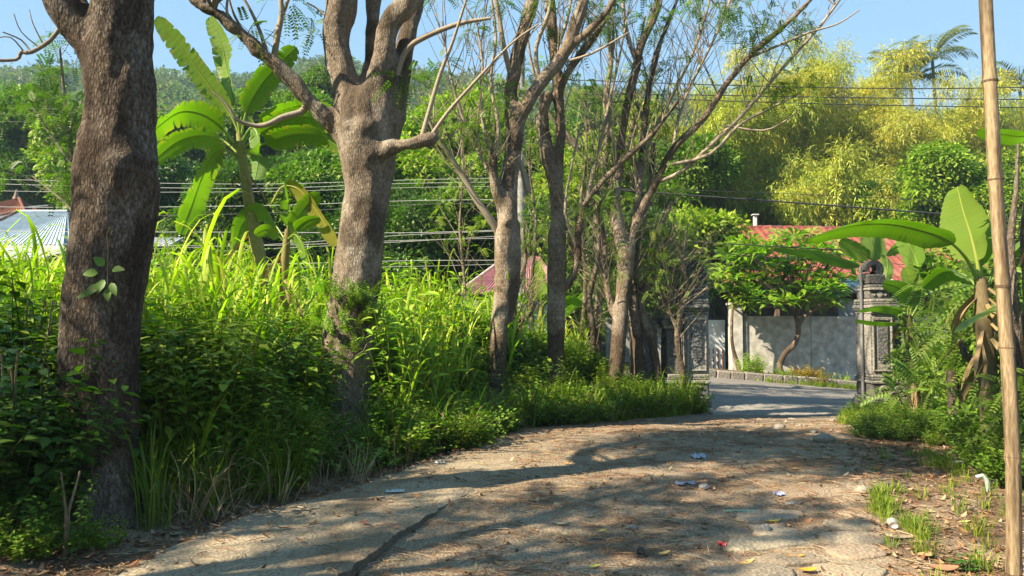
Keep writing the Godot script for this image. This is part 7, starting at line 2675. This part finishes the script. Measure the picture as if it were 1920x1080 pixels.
	lay("drinking_straw", straw.done(pl), "green drinking straw lying across the track", "litter", 1386, 966, 0.05)
	# black pipe end
	var pipe := Mb.new()
	var seg := 18
	for e in [[0.03, -0.035], [0.034, 0.01], [0.034, 0.035], [0.02, 0.035], [0.018, -0.02]]:
		for k in seg:
			var a := TAU * k / seg
			pipe.vert(Vector3(cos(a) * e[0], sin(a) * e[0] + 0.034, e[1]), Vector3.UP, Color(0.07, 0.07, 0.065))
	for j in 4:
		for k in seg:
			var k2 := (k + 1) % seg
			pipe.quad(j * seg + k, j * seg + k2, (j + 1) * seg + k2, (j + 1) * seg + k)
	pipe.smooth_normals()
	lay("pipe_end", pipe.done(M.plain), "dark plastic pipe end facing the camera in the foreground", "pipe", 1202, 1042, -0.3)
	# white bent pipe
	var bent := Mb.new()
	bent.tube(PackedVector3Array([Vector3(-0.05, 0.13, -0.02), Vector3(0.0, 0.15, 0.0), Vector3(0.035, 0.11, 0.01), Vector3(0.045, 0.0, 0.02), Vector3(0.045, -0.06, 0.02)]), PackedFloat32Array([0.02, 0.021, 0.021, 0.021, 0.021]), 12, Color(0.3, 0.33, 0.31))
	lay("bent_pipe", bent.done(pl), "pale grey bent pipe sticking out of the litter near the bamboo pole", "pipe", 1843, 936, 0.1)
	# clear cups
	for e in [["cup", "crushed clear plastic cup on the ground right of the paving stones", 1675, 992, 1.2], ["cup", "clear plastic cup lying left of the bamboo pole", 1868, 926, 0.4]]:
		var cup := Mb.new()
		for j in 5:
			for k in 16:
				var a := TAU * k / 16
				var r := lerpf(0.03, 0.045, j / 4.0)
				cup.vert(Vector3(j * 0.028 - 0.06, 0.04 + sin(a) * r * 0.8, cos(a) * r), Vector3.UP, Color.WHITE)
		for j in 4:
			for k in 16:
				var k2 := (k + 1) % 16
				cup.quad(j * 16 + k, j * 16 + k2, (j + 1) * 16 + k2, (j + 1) * 16 + k)
		var lidc := cup.vert(Vector3(-0.06, 0.04, 0), Vector3.LEFT, Color.WHITE)
		for k in 16:
			cup.tri(lidc, k, (k + 1) % 16)
		cup.smooth_normals()
		lay("plastic_cup", cup.done(M.clear), e[1], "cup", e[2], e[3], e[4])
	# single larger leaves
	var gl := "single fallen leaves"
	for e in [
		[368, 1015, 0.2, 0.07, Color(0.38, 0.3, 0.08), "long yellow-brown leaf on the near corner of the concrete strip"],
		[330, 1000, 0.12, 0.08, Color(0.3, 0.26, 0.18), "grey-brown leaf on the earth left of the concrete strip"],
		[565, 974, 0.12, 0.05, Color(0.38, 0.31, 0.2), "pale folded leaf on the near part of the concrete strip"],
		[683, 1004, 0.09, 0.055, Color(0.28, 0.09, 0.05), "reddish leaf on the concrete strip near the joint"],
		[870, 998, 0.1, 0.06, Color(0.42, 0.34, 0.2), "pale tan leaf just right of the concrete joint"],
		[1052, 985, 0.11, 0.06, Color(0.46, 0.36, 0.2), "cream-coloured leaf on the shaded dirt left of the sunlit patch"],
		[1492, 1050, 0.13, 0.05, Color(0.62, 0.26, 0.03), "orange leaf on the cracked slabs"],
		[1515, 1074, 0.13, 0.07, Color(0.7, 0.36, 0.04), "bright orange-yellow leaf at the bottom edge"],
		[1450, 980, 0.14, 0.05, Color(0.6, 0.46, 0.06), "yellow leaf beyond the grey round stone"],
		[1400, 1062, 0.16, 0.05, Color(0.5, 0.33, 0.12), "curled tan leaf at the bottom right of the track"],
		[1245, 1042, 0.12, 0.045, Color(0.5, 0.36, 0.12), "light brown leaf right of the dark pipe end"],
		[1115, 1068, 0.1, 0.04, Color(0.5, 0.45, 0.08), "small yellow-green leaf at the bottom of the track"],
		[1128, 1000, 0.1, 0.04, Color(0.5, 0.42, 0.1), "yellowish leaf in the left part of the sunlit foreground"],
		[1062, 882, 0.09, 0.05, Color(0.5, 0.22, 0.04), "small orange leaf on the far grey part of the track"],
		[1690, 1015, 0.2, 0.07, Color(0.4, 0.31, 0.2), "long pale leaf below the crushed clear cup"],
		[1735, 1046, 0.14, 0.09, Color(0.42, 0.28, 0.13), "broad tan leaf near the bottom beside the green seedling"],
		[1770, 1072, 0.2, 0.13, Color(0.33, 0.17, 0.1), "broad reddish-brown leaf at the bottom edge"],
		[1815, 888, 0.2, 0.07, Color(0.45, 0.35, 0.24), "long buff leaf in the litter right of the path"],
		[1808, 985, 0.12, 0.05, Color(0.55, 0.5, 0.16), "yellow-green leaf in the litter left of the bamboo pole"],
		[1690, 905, 0.15, 0.06, Color(0.36, 0.22, 0.14), "brown leaf on the bare ground beside the angular stone"]]:
		lay("fallen_leaf", curled_leaf(e[2], e[3], e[4], rng.randf_range(0.1, 0.35)), e[5], "leaf", e[0], e[1], rng.randf_range(-0.6, 0.6), gl, 0.012)
	var o := shrub("seedling", "bright lobed green seedling at the bottom edge near the bamboo pole", 1815, 1072, on_ground(1815, 1072).z * -1.0, [herb(2, 0.16, 0.1, 0.05, Color(0.07, 0.16, 0.03), Color(0.1, 0.21, 0.04), M.leaf, 0.05, 3)], 2, 0.05, 0.9, 1.1)
	o.set_meta("category", "seedling")

func _ready() -> void:
	rng.seed = 20240611
	nz.seed = 5
	nz.frequency = 0.05
	nz.fractal_octaves = 3
	nz2.seed = 9
	nz2.frequency = 0.05
	nz2.fractal_octaves = 2
	make_view()
	make_materials()
	make_clumps()
	var t0 := Time.get_ticks_msec()
	var step := func(what: String) -> void: print(what, " ", Time.get_ticks_msec() - t0)
	rng.seed = 101
	make_ground()
	make_road()
	rng.seed = 108
	make_hills()
	step.call("land")
	rng.seed = 115
	make_wall()
	make_houses()
	make_gate()
	step.call("built")
	rng.seed = 122
	make_roadside_trees()
	step.call("roadside trees")
	rng.seed = 129
	make_back_trees()
	rng.seed = 136
	make_bamboo()
	rng.seed = 143
	make_bananas()
	rng.seed = 150
	make_frangipani()
	step.call("plants")
	rng.seed = 157
	make_undergrowth()
	rng.seed = 164
	make_shrubs()
	make_wires()
	make_pole()
	rng.seed = 171
	make_litter()
	step.call("all")
